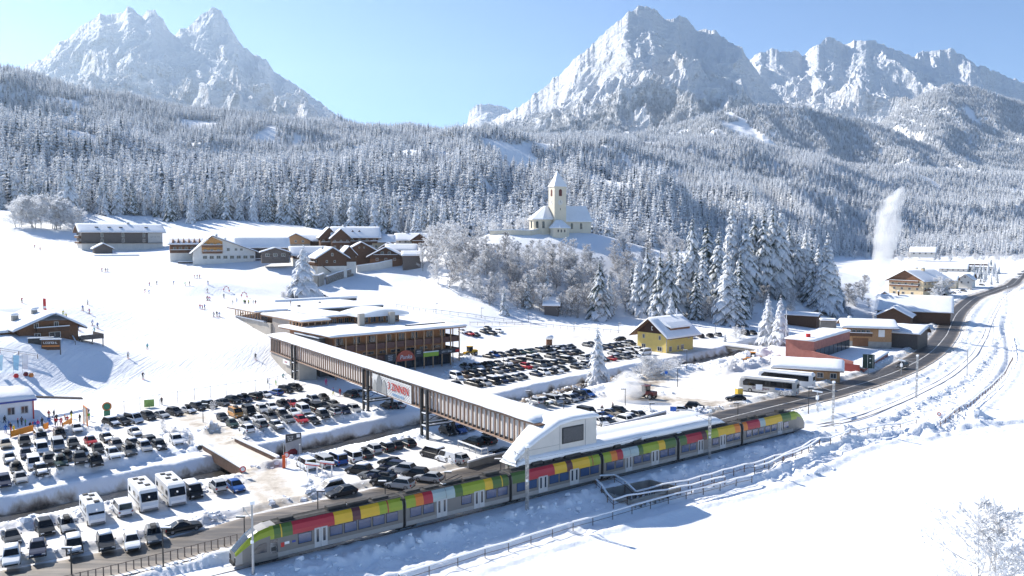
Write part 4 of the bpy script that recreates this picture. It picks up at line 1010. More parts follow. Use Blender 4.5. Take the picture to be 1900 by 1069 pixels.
# --- ticket building bottom-left with blue fascia
p = P(64,778,0); t = thing('ticket_office', 'white ticket office with curved snow roof and blue fascia at the left edge', 'building', p, R(40))
m = MB(); m.box(-26,0,0,11,-1,3.7); m.build('wall', M_white, t)
M_blue = mat('blue_paint', (.03,.06,.30), .45, .05)
m = MB(); m.box(-26.4,.4,-.6,11.6,3.72,4.1); m.build('fascia', M_blue, t)
s = MB(); rings=[]
for k in range(13):
    y = -.7+(12.4)*k/12; hgt = .35+1.5*math.sin(math.pi*(k/12.))**.7
    rings.append([(-26.6,y,4.103),(-26.6,y,4.103+hgt*.9),(-13,y,4.15+hgt*1.05),(-2,y,4.1+hgt*.95),(.2,y,4.1+hgt*.7),(.55,y,4.103)])
s.loft(rings, closed=False); s.build('roof_snow', M_snowroof, t, smooth=True)
for x,w_,h_ in ((-1.6,1.3,1.5),(-3.8,1.3,1.5)): window(t, x, -.03, 2.1, w_, h_)
for x in (-6.6,-8.8,-13,-17):
    m = MB(); m.box(x-.55,x+.55,-.07,.02,0,2.3); m.build('door', M_glass, t)
for x in (-11,-15,-20,-23): window(t, x, -.03, 2.0, 1.5, 1.4)
m = MB(); m.box(-.25,-.02,-.12,-.003,0,3.7); m.build('corner_trim', M_red, t)
m = MB(); m.bar((.6,4,3.6),(9.5,5,2.0),.35,.3); m.bar((.6,5,3.6),(9.5,6,2.0),.35,.3); m.build('luggage_lift_boom', M_wood4, t)
# ================================================================ LIFT STATION BUILDING (facade frame: x along the front, y into the slope)
C1 = Vector((-43.9,197.6,0)); C2 = Vector((-14.5,221.5,0)); pu = (C2-C1).normalized(); PL = (C2-C1).length
pk = thing('station_building', 'three-storey timber and glass lift station with red half-round sign and slender posts', 'building', C1, math.atan2(pu.y,pu.x))
M_dkglass = mat('dark_glass_front', (.03,.032,.035), .15, .3, .4, spec=.6)
M_oak = mat('orange_brown_timber', (.30,.13,.05), .7, .25, 2.2, stretch=(5,5,.5))
M_walnut = mat('purple_brown_boarding', (.14,.07,.055), .75, .25, 2.2, stretch=(.5,.5,8))
M_oakp = mat('pale_post_timber', (.50,.30,.17), .65, .15, 2)
M_concl = mat('light_concrete', (.42,.38,.33), .85, .12, .5)
def part(name, m, par, fn):
    b = MB(); fn(b); return b.build(name, m, par)
# ground floor set back, glass
part('ground_floor', M_dkglass, pk, lambda b: b.box(1.5,PL-1,2.6,26,-1,3.4))
part('middle_floor', M_oak, pk, lambda b: b.box(.6,PL-3.5,1.6,27,3.4,6.9))
part('balcony_front', M_walnut, pk, lambda b: (b.box(0,PL,-.1,.1,6.5,8.0), b.box(PL-.1,PL+.1,.1,18,6.5,8.0), b.box(0,PL,.1,1.6,6.5,6.7), b.box(PL-4,PL-.1,1.6,18,6.5,6.7)))
part('lower_balcony', M_walnut, pk, lambda b: (b.box(0,PL,.3,.5,3.3,4.7), b.box(PL-.35,PL-.15,.5,18,3.3,4.7), b.box(PL-4,PL-.36,.5,18,3.3,3.5)))
part('top_floor', M_oak, pk, lambda b: b.box(.6,PL-3.5,1.62,27,6.9,10.2))
def glaz(x, z, w, h, y=1.55): window(pk, x, y, z, w, h, 0., M_oakp)
for x, w in ((2.4,2.2),(7.2,2.0),(11.6,2.2),(16.5,1.7),(20.3,1.9),(24.3,2.1),(29.,2.2),(33.2,1.7)): glaz(x, 9.0, w, 1.9)
for x, w in ((5.2,3.2),(10.4,3.4),(14.6,2.2),(18.4,3.0),(23.,3.6),(27.2,2.6),(31.2,3.0)): glaz(x, 5.4, w, .9)
for i in range(9):
    w_ = window(pk, 3.0+3.9*i, 2.55, 1.7, 3.2, 3.0, 0., M_steel)
for i in range(14):
    x = .3+(PL-.6)*i/13
    m = MB(); m.box(x-.13,x+.13,-.45,-.19,-.5,10.25); m.build('post', M_oakp, pk)
for i in range(4):
    y = 3.6+4.2*i; m = MB(); m.box(PL+.2,PL+.42,y-.13,y+.13,-.5,10.25); m.build('post', M_oakp, pk)
# signs on the lower balcony
sg = MB(); n = 20; cx0, cz0, rr = 20.2, 2.75, 2.9
v = [(cx0+math.cos(math.pi*i/n)*rr, -.62, cz0+math.sin(math.pi*i/n)*2.75) for i in range(n+1)]; v2 = [(a,-.42,c) for a,b,c in v]
sg.add(v+v2, [tuple(range(n+1))[::-1], tuple(range(n+1,2*n+2))]+[(i,i+1,n+2+i,n+1+i) for i in range(n)]+[(n,0,n+1,2*n+1)])
sgo = sg.build('round_sign', mat('rust_red_sign',(.48,.09,.05),.5,.06), pk)
text(sgo, 'Punka', 1.55, (cx0+.1,-.66,cz0+1.0), (R(90),0,0), M_white, shear=.25)
part('dark_banner', mat('charcoal_banner',(.05,.05,.055),.6,.1), pk, lambda b: (b.box(14.2,17.3,-.6,-.5,2.9,4.9), b.box(23.2,25.6,-.6,-.5,3.4,5.4)))
for i,(x,z) in enumerate(((15.7,4.4),(15.7,3.9),(15.7,3.4),(24.4,4.9),(24.4,4.4))): marks(pk, 6, .34, (x,-.63,z), M_white)
part('green_banner', mat('lime_banner',(.36,.52,.05),.5,.05), pk, lambda b: b.box(25.8,30.6,-.6,-.5,3.2,4.3))
part('banner_strip', M_white, pk, lambda b: b.box(25.8,30.6,-.62,-.48,4.31,4.6))
bn = part('dark_banner', mat('charcoal_banner',(.05,.05,.055)), pk, lambda b: b.box(30.8,37.6,-.6,-.5,3.5,4.7)); marks(bn, 9, .55, (33.4,-.64,4.1), M_white)
part('red_tag', M_red, bn, lambda b: b.box(36.1,37.5,-.63,-.605,3.7,4.4))
# flat roofs with deep rounded snow
def flat_snow(par, poly, z, th=.55, name='roof_snow', slab=.3, over=.0, sm=M_oak):
    """poly CCW list (x,y): timber slab and rounded snow"""
    cx = sum(p[0] for p in poly)/len(poly); cy = sum(p[1] for p in poly)/len(poly)
    b = MB(); b.prism(poly, z, z+slab); o = b.build('roof', sm, par)
    def subdiv(pl):
        out = []
        for i in range(len(pl)):
            a = Vector((*pl[i],0)); c = Vector((*pl[(i+1)%len(pl)],0)); n = max(1,int((c-a).length/1.5))
            for k in range(n): q = a.lerp(c,k/n); out.append((q.x,q.y))
        return out
    P2 = subdiv(poly)
    def inset(d): 
        out=[]
        for i,(x,y) in enumerate(P2):
            v_ = Vector((cx-x,cy-y)); L = v_.length; 
            # inset along both axes separately keeps corners square-ish
            x0=min(q[0] for q in poly); x1=max(q[0] for q in poly); y0=min(q[1] for q in poly); y1=max(q[1] for q in poly)
            f = lambda a,lo,hi: lo+d+(a-lo)*(hi-lo-2*d)/(hi-lo)
            out.append((f(x,x0,x1), f(y,y0,y1)))
        return out
    rings=[]
    for d, h in ((-.12,.003),(-.22,th*.35),(-.12,th*.75),(.15,th*.97),(.8,th*1.06)):
        rings.append([(x+.06*math.sin(x*1.3+y*.9),y+.06*math.sin(x*.8-y*1.7),z+slab+h*(1+.10*math.sin(x*.7+y*.45+d))) for x,y in inset(d)])
    s = MB(); s.loft(rings); s.build(name, M_snowroof, o, smooth=True); return o
# front roof follows the eaves; the terrace behind
flat_snow(pk, [(-1.2,-1.4),(PL+1.3,-1.4),(PL+1.3,29.8),(-1.2,29.8)], 10.25)
flat_snow(pk, [(17,30.2),(PL+1,30.2),(PL+1,51.6),(17,51.6)], 10.5)
part('dark_roof_strip', M_steel, pk, lambda b: b.box(24,PL-1,5.4,5.7,10.9,11.35))
part('pavilion_wall', M_oak, pk, lambda b: b.box(17,29,17,25,10.6,13.2))
for i in range(5): window(pk, 18.2+2.4*i, 16.95, 12.2, 1.8, 1.7, 0., M_oakp)
for i in range(2): window(pk, 16.95, 19.+3.*i, 12.2, 2.0, 1.7, -math.pi/2, M_oakp)
b = MB(); rings=[]
for k in range(9):
    a = k/8; x = 15.4+15.4*a; zc = 13.3+1.15*math.sin(math.pi*a)
    rings.append([(x,14.6,13.2),(x,27.,13.2),(x,26.9,zc+.55),(x,26,zc+.8),(x,15.6,zc+.8),(x,14.5,zc+.5)])
b.loft(rings); b.build('pavilion_snow_roof', M_snowroof, pk, smooth=False)
for cx_, cy_ in ((14.3,13.2),(23.2,12.2)):
    part('chimney', M_concl, pk, lambda b: b.box(cx_,cx_+1.6,cy_,cy_+1.1,10.6,14.4))
part('recess_wall', M_wood2, pk, lambda b: b.box(9.3,17,24,32,10.2,12.6))
for i in range(4): window(pk, 10.4+1.9*i, 23.95, 11.6, 1.4, 1.8, 0., M_oakp)
flat_snow(pk, [(9.6,22.6),(17.4,22.6),(17.4,46),(9.6,46)], 12.7)
flat_snow(pk, [(1.,20.5),(9.4,20.5),(9.4,48),(1.,48)], 12.2, sm=M_oakp)
for x in (1.3,3.2,5.1,7.0,8.9): part('gallery_post', M_oakp, pk, lambda b: b.box(x-.12,x+.12,20.8,21.04,9.7,12.2))
for i in range(4): part('gallery_post', M_oakp, pk, lambda b: b.box(1.2,1.44,22.6+1.9*i,22.84+1.9*i,9.7,12.2))
part('gallery_wall', M_wood2, pk, lambda b: b.box(3,9.2,23,48,9.4,12.2))
part('concrete_wall', M_concl, pk, lambda b: b.box(1.0,9.,20.9,24,-1,9.68))
part('stair_wall', M_conc2, pk, lambda b: b.box(-.9,4,6.,20.4,-1,9.6))
part('coping_snow', M_snowroof, pk, lambda b: (b.box(-1.1,-.5,5.8,20.5,9.61,9.95), b.box(-.49,4.1,5.8,6.4,9.61,9.95)))
part('boarded_side_wall', mat('streaked_boarding',(.36,.31,.27),.8,.35,3,stretch=(6,6,.3)), pk, lambda b: b.box(1.5,2.1,27,41,3,12.15))
part('concrete_wall', M_concl, pk, lambda b: b.box(1.0,1.6,41.1,68,0,10.4))
part('coping_snow', M_snowroof, pk, lambda b: b.box(.9,1.7,46,68.2,10.41,10.7))
part('tunnel_opening', M_steel, pk, lambda b: b.box(.9,.99,54,58,3.5,8.2))
flat_snow(pk, [(-.4,48.5),(9.4,48.5),(9.4,72),(-.4,72)], 12.8, sm=M_oakp)
for i in range(11): part('gallery_post', M_oakp, pk, lambda b: b.box(1.2,1.44,49+2.*i,49.24+2.*i,10.71,12.8))
part('rear_hall', M_wood2, pk, lambda b: b.box(10,43,52.2,96,4,12.1))
flat_snow(pk, [(9.6,52),(44.,52),(44.,82.4),(9.6,82.4)], 12.1)
part('dark_roof_strip', M_steel, pk, lambda b: (b.box(9.6,44,51.75,51.95,11.9,12.6), b.box(20,51,83,83.4,12.0,12.9)))
part('roof_snow_ridge', M_snowroof, pk, lambda b: b.box(19.8,51.2,82.8,85,12.91,13.7))
part('roof_vent', M_steel, pk, lambda b: (b.box(18,18.8,60,60.8,12.4,13.5), b.box(30,30.6,70,70.6,12.4,13.4)))
# ================================================================ COVERED FOOTBRIDGE
A = Vector((-64.,213.,0)); Bp = Vector((3.6,112.2,0)); bd = (Bp-A).normalized(); BL = (Bp-A).length
fb = thing('footbridge', 'long covered timber-slatted footbridge with a thick snow roof, from the piste to the railway stop', 'bridge', A, math.atan2(bd.y,bd.x))
# local x along bridge, local y: -y = side facing viewer-left (near), +y = right/back
side = 1.0
W_ = 4.4
M_slat = mat('slat_timber', (.36,.25,.19), .7, .2, 3, stretch=(3,3,.5))
M_frost = mat('snow_plastered_panel', (.80,.78,.76), .8, .15, .8, stretch=(1.,1.,.25))
nearS = -1.0
part('deck', M_steel, fb, lambda b: b.box(0,BL,0,W_,5.0,5.3))
part('wall_panel', M_frost, fb, lambda b: (b.box(8,BL,.22,.3,5.3,8.3), b.box(0,BL,W_-.3,W_-.22,5.3,8.3)))
part('shadow_gap', M_steel, fb, lambda b: b.box(8,BL,.28,.34,8.3,8.68))
sl = MB(); sl.box(-.08,.08,-.16,.1,5.0,8.7); slm = sl.mesh('slat', M_slat)
ns = int(BL/1.3)
for i in range(ns):
    x = .6+(BL-1.2)*i/(ns-1)
    o = bpy.data.objects.new('slat', slm); COL.objects.link(o); o.parent = fb; o.location = (x,0,0)
for i in range(0,ns,2):
    x = .6+(BL-1.2)*i/(ns-1); o = bpy.data.objects.new('slat', slm); COL.objects.link(o); o.parent = fb; o.location = (x,W_,0); o.rotation_euler = (0,0,math.pi)
part('edge_beam', M_slat, fb, lambda b: (b.box(0,BL,-.35,-.29,8.55,8.85), b.box(0,BL,-.33,.13,4.8,4.98)))
rf = part('roof', M_wood, fb, lambda b: b.box(-1.5,BL+1,-.45,W_+.45,8.75,8.9))
s = MB(); rings=[]
for k in range(61):
    x = -1.7+(BL+1.5)*k/60; j = .05*math.sin(x*.9)+.04*math.sin(x*2.3); e = .3 if k in (0,60) else 1
    rings.append([(x,-.55+j,8.905),(x,-.62+j,8.9+.28*e),(x,-.35+j,8.9+.56*e),(x,.6,8.9+.72*e),(x,W_*.5,8.9+.78*e),(x,W_-.3,8.9+.7*e),(x,W_+.45-j,8.9+.5*e),(x,W_+.6,8.905)])
s.loft(rings, closed=False); s.build('roof_snow', M_snowroof, rf, smooth=True)
# towers: pairs of black columns with snowy cross members
def tower(x0, gap=2.1, fs=(-.55, W_+.3)):
    m = MB()
    for x in (x0, x0+gap):
        for y in fs: m.box(x-.24,x+.24,y-.2,y+.2,-1,8.6 if y < 0 else 5.)
    for y in fs: m.box(x0,x0+gap,y-.1,y+.1,1.9,2.15); m.box(x0,x0+gap,y-.1,y+.1,4.1,4.35)
    for x in (x0,x0+gap): m.box(x-.12,x+.12,fs[0],fs[1],2.2,2.45); m.box(x-.12,x+.12,fs[0],fs[1],4.4,4.65)
    m.bar((x0,fs[0],2.2),(x0,fs[1],4.4),.1,.1); m.bar((x0+gap,fs[1],2.2),(x0+gap,fs[0],4.4),.1,.1)
    o = m.build('tower', M_steel, fb)
    k = MB()
    for y in fs: k.box(x0+.25,x0+gap-.25,y-.16,y+.16,2.16,2.32); k.box(x0+.25,x0+gap-.25,y-.16,y+.16,4.36,4.5)
    for x in (x0,x0+gap): k.box(x-.16,x+.16,fs[0]+.25,fs[1]-.25,2.46,2.6)
    k.build('snow_strip', M_snowroof, o)
def along(px, py, z=0.):
    q = Vector(P(px,py,z))-A; return q.dot(bd)
for px_,py_ in ((549,704),(676,763),(779,811)): tower(along(px_,py_))
part('abutment', M_concl, fb, lambda b: (b.box(0,20,.0,.5,-1,5.), b.box(0,20,W_-.5,W_,-1,5.), b.box(20.1,22.,.1,W_,-1,4.7)))
part('dark_opening', M_steel, fb, lambda b: b.box(1.,7.6,-.02,.2,5.32,8.2))
# painted banner: grey rock towers and 3 ZINNEN in red letters over a dotted net
bx0 = along(690,768)+.8; 
net = MB()
for i in range(30):
    for j in range(11):
        if (i+j)%2: net.box(bx0+3.8+i*.42,bx0+3.8+i*.42+.2,-.40,-.36,5.25+j*.27,5.25+j*.27+.11)
part('banner', mat('white_banner',(.70,.69,.68),.7,.08), fb, lambda b: b.box(bx0,bx0+16.8,-.355,-.30,5.02,8.3))
net.build('dotted_net', M_grey, fb)
b = MB(); 
for x0,x1,h,hh in ((bx0+.2,bx0+2.2,7.2,0),(bx0+1.9,bx0+4.6,8.35,1),(bx0+4.4,bx0+6.6,7.7,2)):
    xs = [x0,x0+.15,x0+(x1-x0)*.3,x0+(x1-x0)*.55,x1-.3,x1]; zs=[5.04,h-1.1,h-.1,h,h-.7,5.04]
    b.add([(x,-.415-.01*hh,z) for x,z in zip(xs,zs)]+[(x,-.385,z) for x,z in zip(xs,zs)],[(0,1,2,3,4,5),(11,10,9,8,7,6)]+[(i,i+6,(i+1)%6+6,(i+1)%6) for i in range(6)], hh%2)
b.build('rock_tower_print', [mat('grey_print',(.34,.34,.33),.7,.1), mat('dark_grey_print',(.20,.21,.22),.7,.1)], fb)
text(fb, '3 ZINNEN', 1.95, (bx0+11.6,-.45,6.9), (R(90),0,0), M_red, ext=.02)
marks(fb, 12, .6, (bx0+11.6,-.45,5.6), mat('light_blue_paint',(.25,.45,.7),.5,.05))
b = MB(); sx = along(560,690); b.box(sx+3,sx+8,-.5,-.4,3.2,4.3); b.build('info_board', M_white, fb); marks(fb, 6, .5, (sx+5.5,-.54,3.75), M_red)
# ================================================================ RAIL STOP: stair head, canopy, platform
su = Vector((.8,.6,0)); S0 = Vector(P(960,866,4.2)); S0.z = 0
st = thing('footbridge_terminal', 'white panelled stair head with dark window and sloping snow nose over the platform', 'building', S0, math.atan2(.6,.8))
M_panel = mat('cream_white_panel', (.66,.62,.57), .6, .05, .6)
prof = [(0.6,4.5),(14.6,4.5),(14.6,9.0),(8.,8.9),(1.4,6.0),(.4,5.1)]
b = MB(); n = len(prof)
b.add([(x,.2,z) for x,z in prof]+[(x,2.6+min(1,max(0,(x-1)/6))*2.2,z) for x,z in prof], [tuple(range(n)), tuple(range(2*n-1,n-1,-1))]+[(i+n,(i+1)%n+n,(i+1)%n,i) for i in range(n)])
b.build('wall', M_panel, st)
part('window', M_steel, st, lambda b: (b.box(8.0,12.,.10,.19,6.0,8.3)))
part('pane', mat('mesh_screen',(.06,.065,.075),.4,.3,8), st, lambda b: b.box(8.15,11.85,.05,.098,6.15,8.15))
for j_ in ((7.6,7.64,4.6,8.6),(12.4,12.44,4.6,8.9),(1.,7.5,6.0,6.03)): part('panel_joint', M_grey, st, lambda b: b.box(j_[0],j_[1],.17,.197,j_[2],j_[3]))
b = MB(); rings=[]
for x, z, th in ((-.3,4.35,.1),(-.4,4.9,.6),(.3,5.3,.9),(1.4,6.1,.95),(4.,7.3,.95),(7.5,8.8,.9),(10.,9.05,.85),(13.6,9.05,.8),(14.8,9.0,.6),(15.2,9.0,.06)):
    th *= .8; k_ = 2.9+min(1,max(0,(x-1)/6))*2.3
    rings.append([(x,.0,z),(x,-.2,z+th*.4),(x,.1,z+th*.85),(x,.8,z+th),(x,k_-1,z+th),(x,k_-.3,z+th*.8),(x,k_,z+th*.3),(x,k_-.1,z)])
b.loft(rings); b.build('roof_snow', M_snowroof, st, smooth=True)
part('stair_pillar', M_conc, st, lambda b: (b.box(-.2,.4,1.,1.6,-1,4.5), b.box(.2,.8,2.4,3.,-1,4.5), b.box(14,14.5,1,1.6,0,4.5)))
part('stair_flight', M_conc2, st, lambda b: b.bar((1,3.2,4.4),(8.,3.2,.6),3.2,.4))
cn = thing('platform_canopy', 'long platform canopy carrying two rolls of deep snow beside the train', 'canopy', S0, math.atan2(.6,.8))
CL = 49.
def canopy_line(px, py, z): 
    q = Vector(P(px,py,z))-S0; q.z=0; return q.dot(su)
CL = canopy_line(1345,786,4.2)
part('canopy_slab', M_conc2, cn, lambda b: b.prism([(0,-.1),(CL,-.1),(CL,6.6),(9,6.6),(0,3.2)],4.0,4.25))
for i in range(9):
    x = 2.+(CL-4)*i/8; part('column', M_steel, cn, lambda b: b.box(x-.15,x+.15,3.2,3.5,.3,4.0))
b = MB(); rings=[]
for k in range(41):
    x = -.5+(CL+.8)*k/40; e = {0:.1,1:.7,39:.8,40:.15}.get(k,1.); w = .12*math.sin(x*.6)+.06*math.sin(x*1.9)
    lo = 0 if x > 15.5 else 1
    ky = (3.4+min(1,max(0,x/9))*3.4)/6.8
    rings.append([(q[0],q[1]*ky if q[1] > 0 else q[1],q[2]) for q in [(x,-.15,4.253),(x,-.45+w*.5,4.25+.35*e),(x,-.2+w,4.25+.85*e),(x,.8+w,4.25+1.15*e),(x,2.2,4.25+1.05*e),(x,2.9,4.25+.8*e),(x,3.5,4.25+1.0*e),(x,4.6,4.25+1.35*e),(x,6.0,4.25+1.2*e),(x,6.8,4.25+.6*e),(x,6.7,4.253)]])
b.loft(rings, closed=False); b.build('roof_snow', M_snowroof, cn, smooth=True)
part('back_screen', mat('timber_screen',(.30,.21,.15),.8,.3,3,stretch=(4,4,.4)), cn, lambda b: b.box(15,CL-1,6.2,6.4,.3,2.9))
pf = thing('platform', 'raised concrete station platform behind the train', 'platform', S0, math.atan2(.6,.8))
part('slab', M_conc, pf, lambda b: b.box(-6,CL+4,-.35,6.9,-1,.42))
part('bench', M_galv, pf, lambda b: (b.box(12,14,4,4.5,.8,.86), b.box(20,22,4,4.5,.8,.86)))
part('lit_panel', M_white, pf, lambda b: b.box(24,31,6.0,6.1,1.2,2.2))  # plain white painted board at the back of the platform
# ================================================================ CHURCH ON ITS HILL
cp = Vector(PD(1034,424,384)); cp.z = Hs(cp.x, cp.y)-.2
ch = thing('church', 'white hilltop church with square tower, pointed snow spire and round apse', 'church', cp, R(24))
M_church = mat('church_plaster', (.74,.66,.52), .85, .04, .5)
zb = 0.
part('tower', M_church, ch, lambda b: b.box(-3.1,3.1,-3.1,3.1,-3,22.0))
b = MB(); b.add([(-3.5,-3.5,22.003),(3.5,-3.5,22.003),(3.5,3.5,22.003),(-3.5,3.5,22.003),(0,0,29.6)],[(3,2,1,0),(0,1,4),(1,2,4),(2,3,4),(3,0,4)]); b.build('spire', M_snowroof, ch)
part('cross', M_steel, ch, lambda b: (b.box(-.06,.06,-.06,.06,29.4,30.8), b.box(-.35,.35,-.05,.05,30.2,30.32)))
def arch(par, x, y, z, w, h, rz, m, name='window'):
    b = MB(); n=8; pts=[(-w/2,0),(w/2,0)]+[(math.cos(math.pi*i/n)*w/2, h-w/2+math.sin(math.pi*i/n)*w/2) for i in range(n+1)]
    k=len(pts); b.add([(a,-.06,c) for a,c in pts]+[(a,.02,c) for a,c in pts],[tuple(range(k)),tuple(range(2*k-1,k-1,-1))]+[(i+k,(i+1)%k+k,(i+1)%k,i) for i in range(k)])
    o = b.build(name, m, par); o.location=(x,y,z); o.rotation_euler=(0,0,rz); return o
M_bell = mat('dark_red_louvre', (.12,.03,.025), .7, .2)
arch(ch, 0,-3.12,17.6,1.6,3.2,0,M_bell,'belfry_opening'); arch(ch,-3.12,0,17.6,1.6,3.2,-math.pi/2,M_bell,'belfry_opening'); arch(ch,3.12,0,17.6,1.6,3.2,math.pi/2,M_bell,'belfry_opening')
for rz,(x,y) in ((0,(0,-3.12)),(-math.pi/2,(-3.12,0))):
    b = MB(); b.loft([[(math.cos(a)*1.25,-.05,math.sin(a)*1.25) for a in [i*math.pi/8 for i in range(16)]],[(math.cos(a)*1.25,.02,math.sin(a)*1.25) for a in [i*math.pi/8 for i in range(16)]]]); o = b.build('clock_face', M_plaster, ch); o.location=(x,y,14.6); o.rotation_euler=(0,0,rz)
    h_ = MB(); h_.bar((0,-.09,0),(0,-.09,1.0),.12,.05); h_.bar((0,-.09,0),(.6,-.09,-.3),.12,.05); h_.build('hands', M_steel, o)
part('slit', M_steel, ch, lambda b: (b.box(-.15,.15,-3.14,-3.08,11,12), b.box(-.15,.15,-3.14,-3.08,5.6,6.4)))
# nave to the right, chancel to the left
part('nave_wall', M_church, ch, lambda b: b.loft([[(3.15,-1.5,-3),(3.15,10,-3),(3.15,10,6.4),(3.15,4.2,12.4),(3.15,-1.5,6.4)][::-1],[(17.5,-1.5,-3),(17.5,10,-3),(17.5,10,6.4),(17.5,4.2,12.4),(17.5,-1.5,6.4)][::-1]]))
b = MB(); b.loft([[(x,-2.4,5.6),(x,4.2,12.7),(x,10.9,5.6),(x,10.9,6.1),(x,4.2,13.4),(x,-2.4,6.1)] for x in (3.2,17.9)]); b.build('roof', M_snowroof, ch)
for x in (7,12): arch(ch,x,-1.55,2.2,1.1,2.8,0,M_glass)
R8 = [(math.cos(a),math.sin(a)) for a in [math.pi/8+i*math.pi/4 for i in range(8)]]
part('chancel_wall', M_church, ch, lambda b: b.prism([(-6+6*c,4.2+6*s_) for c,s_ in R8], -3, 7.0))
b = MB(); b.loft([[(-6+6.9*c,4.2+6.9*s_,6.6) for c,s_ in R8],[(-6+6.9*c,4.2+6.9*s_,7.0) for c,s_ in R8],[(-4+1.*c,4.2+1.*s_,13.2) for c,s_ in R8]]); b.build('chancel_roof', M_snowroof, ch)
for rz,(x,y) in ((0,(-8.0,-1.4)),(-.8,(-10.4,.4)),(-math.pi/2,(-11.6,4.2))): arch(ch,x,y,2.6,1.1,3.2,rz,M_glass)
part('sacristy_wall', M_church, ch, lambda b: b.prism([(-1.+4.6*c,-4.6+3.6*s_) for c,s_ in R8], -3, 2.8))
b = MB(); b.loft([[(-1+5.3*c,-4.6+4.3*s_,2.5) for c,s_ in R8],[(-1+5.3*c,-4.6+4.3*s_,2.9) for c,s_ in R8],[(-1+1.5*c,-3.4+1.2*s_,6.4) for c,s_ in R8]]); b.build('sacristy_roof', M_snowroof, ch)
for x in (-3.6,-2.,-.2): arch(ch,x,-8.0,.6,.6,1.3,0,M_glass)
wall_run('churchyard_wall', 'pale churchyard wall with snow coping left of the church', [G(909,437), G(950,436), G(985,437), G(1012,432)], 2.2, .5, M_church, .4)
wall_run('churchyard_wall', 'dark hedge-topped churchyard wall right of the church', [G(1068,432), G(1085,430), G(1104,430)], 1.8, .6, M_stone, .6)
# ================================================================ YELLOW HOUSE
t = house('yellow_house', 'yellow two-storey house with dark gable, thick snow roof and long dormer above the stream', 'house', 1209, 651, -40, 11.5, 13, 5.6, 4.2, 'y', 1.9, M_yellow, None, .75, z=0., seed=31,
      wins={'f':[(-3.2,4.3,.9,1.3),(3.2,4.3,.9,1.3),(-3.2,1.2,1.6,1.4),(3.2,.9,1.8,1.4)], 'r':[(-4.4,4.3,.8,1.3),(-1.6,4.4,.7,1.2),(1.,4.5,1.5,1.3),(4.3,4.3,.9,1.6),(-4.6,1.0,1.3,1.5),(-.9,1.1,.8,1.4),(1.2,1.2,1.4,1.5)]})
b = MB(); b.add([(-5.8,-.06,5.55),(5.8,-.06,5.55),(0,-.06,9.8)],[(0,1,2)]); b.build('gable_boarding', mat('dark_brown_boarding',(.05,.022,.015),.8,.2,3), t)
part('gable_ornament', M_white, t, lambda b: (b.box(-.1,.1,-.12,-.065,6.4,7.6), b.box(.1,.5,-.12,-.065,7.4,7.6), b.box(.1,.5,-.12,-.065,6.4,6.6)))
b = MB(); b.loft([[(5.6,2,6.2),(5.6,2,7.4),(1.5,2,8.9),(1.5,2,8.2)],[(5.6,11.5,6.2),(5.6,11.5,7.4),(1.5,11.5,8.9),(1.5,11.5,8.2)]]); b.build('dormer', M_wood2, t)
b = MB(); b.loft([[(6.1,1.6,7.35),(6.0,1.6,7.9),(4.,1.6,8.9),(1.,1.6,10.),(1.,1.6,8.9)],[(6.1,11.9,7.35),(6.0,11.9,7.9),(4.,11.9,8.9),(1.,11.9,10.),(1.,11.9,8.9)]]); b.build('dormer_snow', M_snowroof, t)
part('downpipe', M_galv, t, lambda b: b.box(5.8,5.95,-.15,0,0,5.4))
chimney(t, -1, 9, 8.8, 2.2); part('antenna', M_snowroof, t, lambda b: (b.box(-2.6,-2.5,3,3.1,9.2,12.0), b.box(-3.4,-1.6,3,3.1,11.6,11.75), b.box(.5,.75,11.,11.25,9.5,12.6)))
# ================================================================ FIRE STATION GROUP
M_redc = mat('red_concrete', (.38,.15,.12), .85, .14, .7, bump=.01)
fp0 = Vector(P(1457,668,0)); fu = (Vector(P(1513,680,0))-fp0).normalized(); 
# front-left face from (1457,665) to (1512,652): build from roof corners at z 7
q0 = Vector(P(1458,629,6.6)); q1 = Vector(P(1511,634,6.6)); q2 = Vector(P(1577,615,6.6)); q0.z=q1.z=q2.z=0
eu = (q1-q0); ev = (q2-q1); q3 = q0+ev
fs_ = thing('fire_station', 'red concrete fire station with snow-topped flat roof and long dark garage opening', 'building', q1, 0)
loc = lambda v: (v.x-q1.x, v.y-q1.y)
b = MB(); b.prism([loc(q0),loc(q1),loc(q2),loc(q3)], -1, 6.6); b.build('wall', M_redc, fs_)
def snow_poly(par, poly, z, th, name='roof_snow'):
    c = Vector((sum(p[0] for p in poly)/len(poly), sum(p[1] for p in poly)/len(poly)))
    P2=[]
    for i in range(len(poly)):
        a=Vector(poly[i]); d=Vector(poly[(i+1)%len(poly)]); n=max(1,int((d-a).length/2))
        for k in range(n): P2.append(a.lerp(d,k/n))
    rings=[[(c+(p-c)*f) for p in P2] for f in (1.02,1.045,1.025,.985,.9)]
    hs_=[.003,th*.4,th*.8,th,th*1.06]
    s = MB(); s.loft([[(q.x,q.y,z+h*(1+.08*math.sin(q.x*.9+q.y*.6))) for q in r_] for r_,h in zip(rings,hs_)]); return s.build(name, M_snowroof, par, smooth=True)
snow_poly(fs_, [loc(q0),loc(q1),loc(q2),loc(q3)], 6.6, .6)
evn = ev.normalized(); nrm = Vector((evn.y,-evn.x,0))
def on_face(o, d, n, u0, u1, z0, z1, out, mt, name, par):
    a = o+d*u0+n*.02; c = o+d*u1+n*.02; a2 = a+n*out; c2 = c+n*out; L=lambda v,z:(v.x,v.y,z)
    b = MB(); b.add([L(a,z0),L(c,z0),L(c2,z0),L(a2,z0),L(a,z1),L(c,z1),L(c2,z1),L(a2,z1)],[(0,1,2,3),(7,6,5,4),(3,2,6,7),(0,4,5,1),(0,3,7,4),(1,5,6,2)]); return b.build(name, mt, par)
oz = Vector((0,0,0)); EL = ev.length
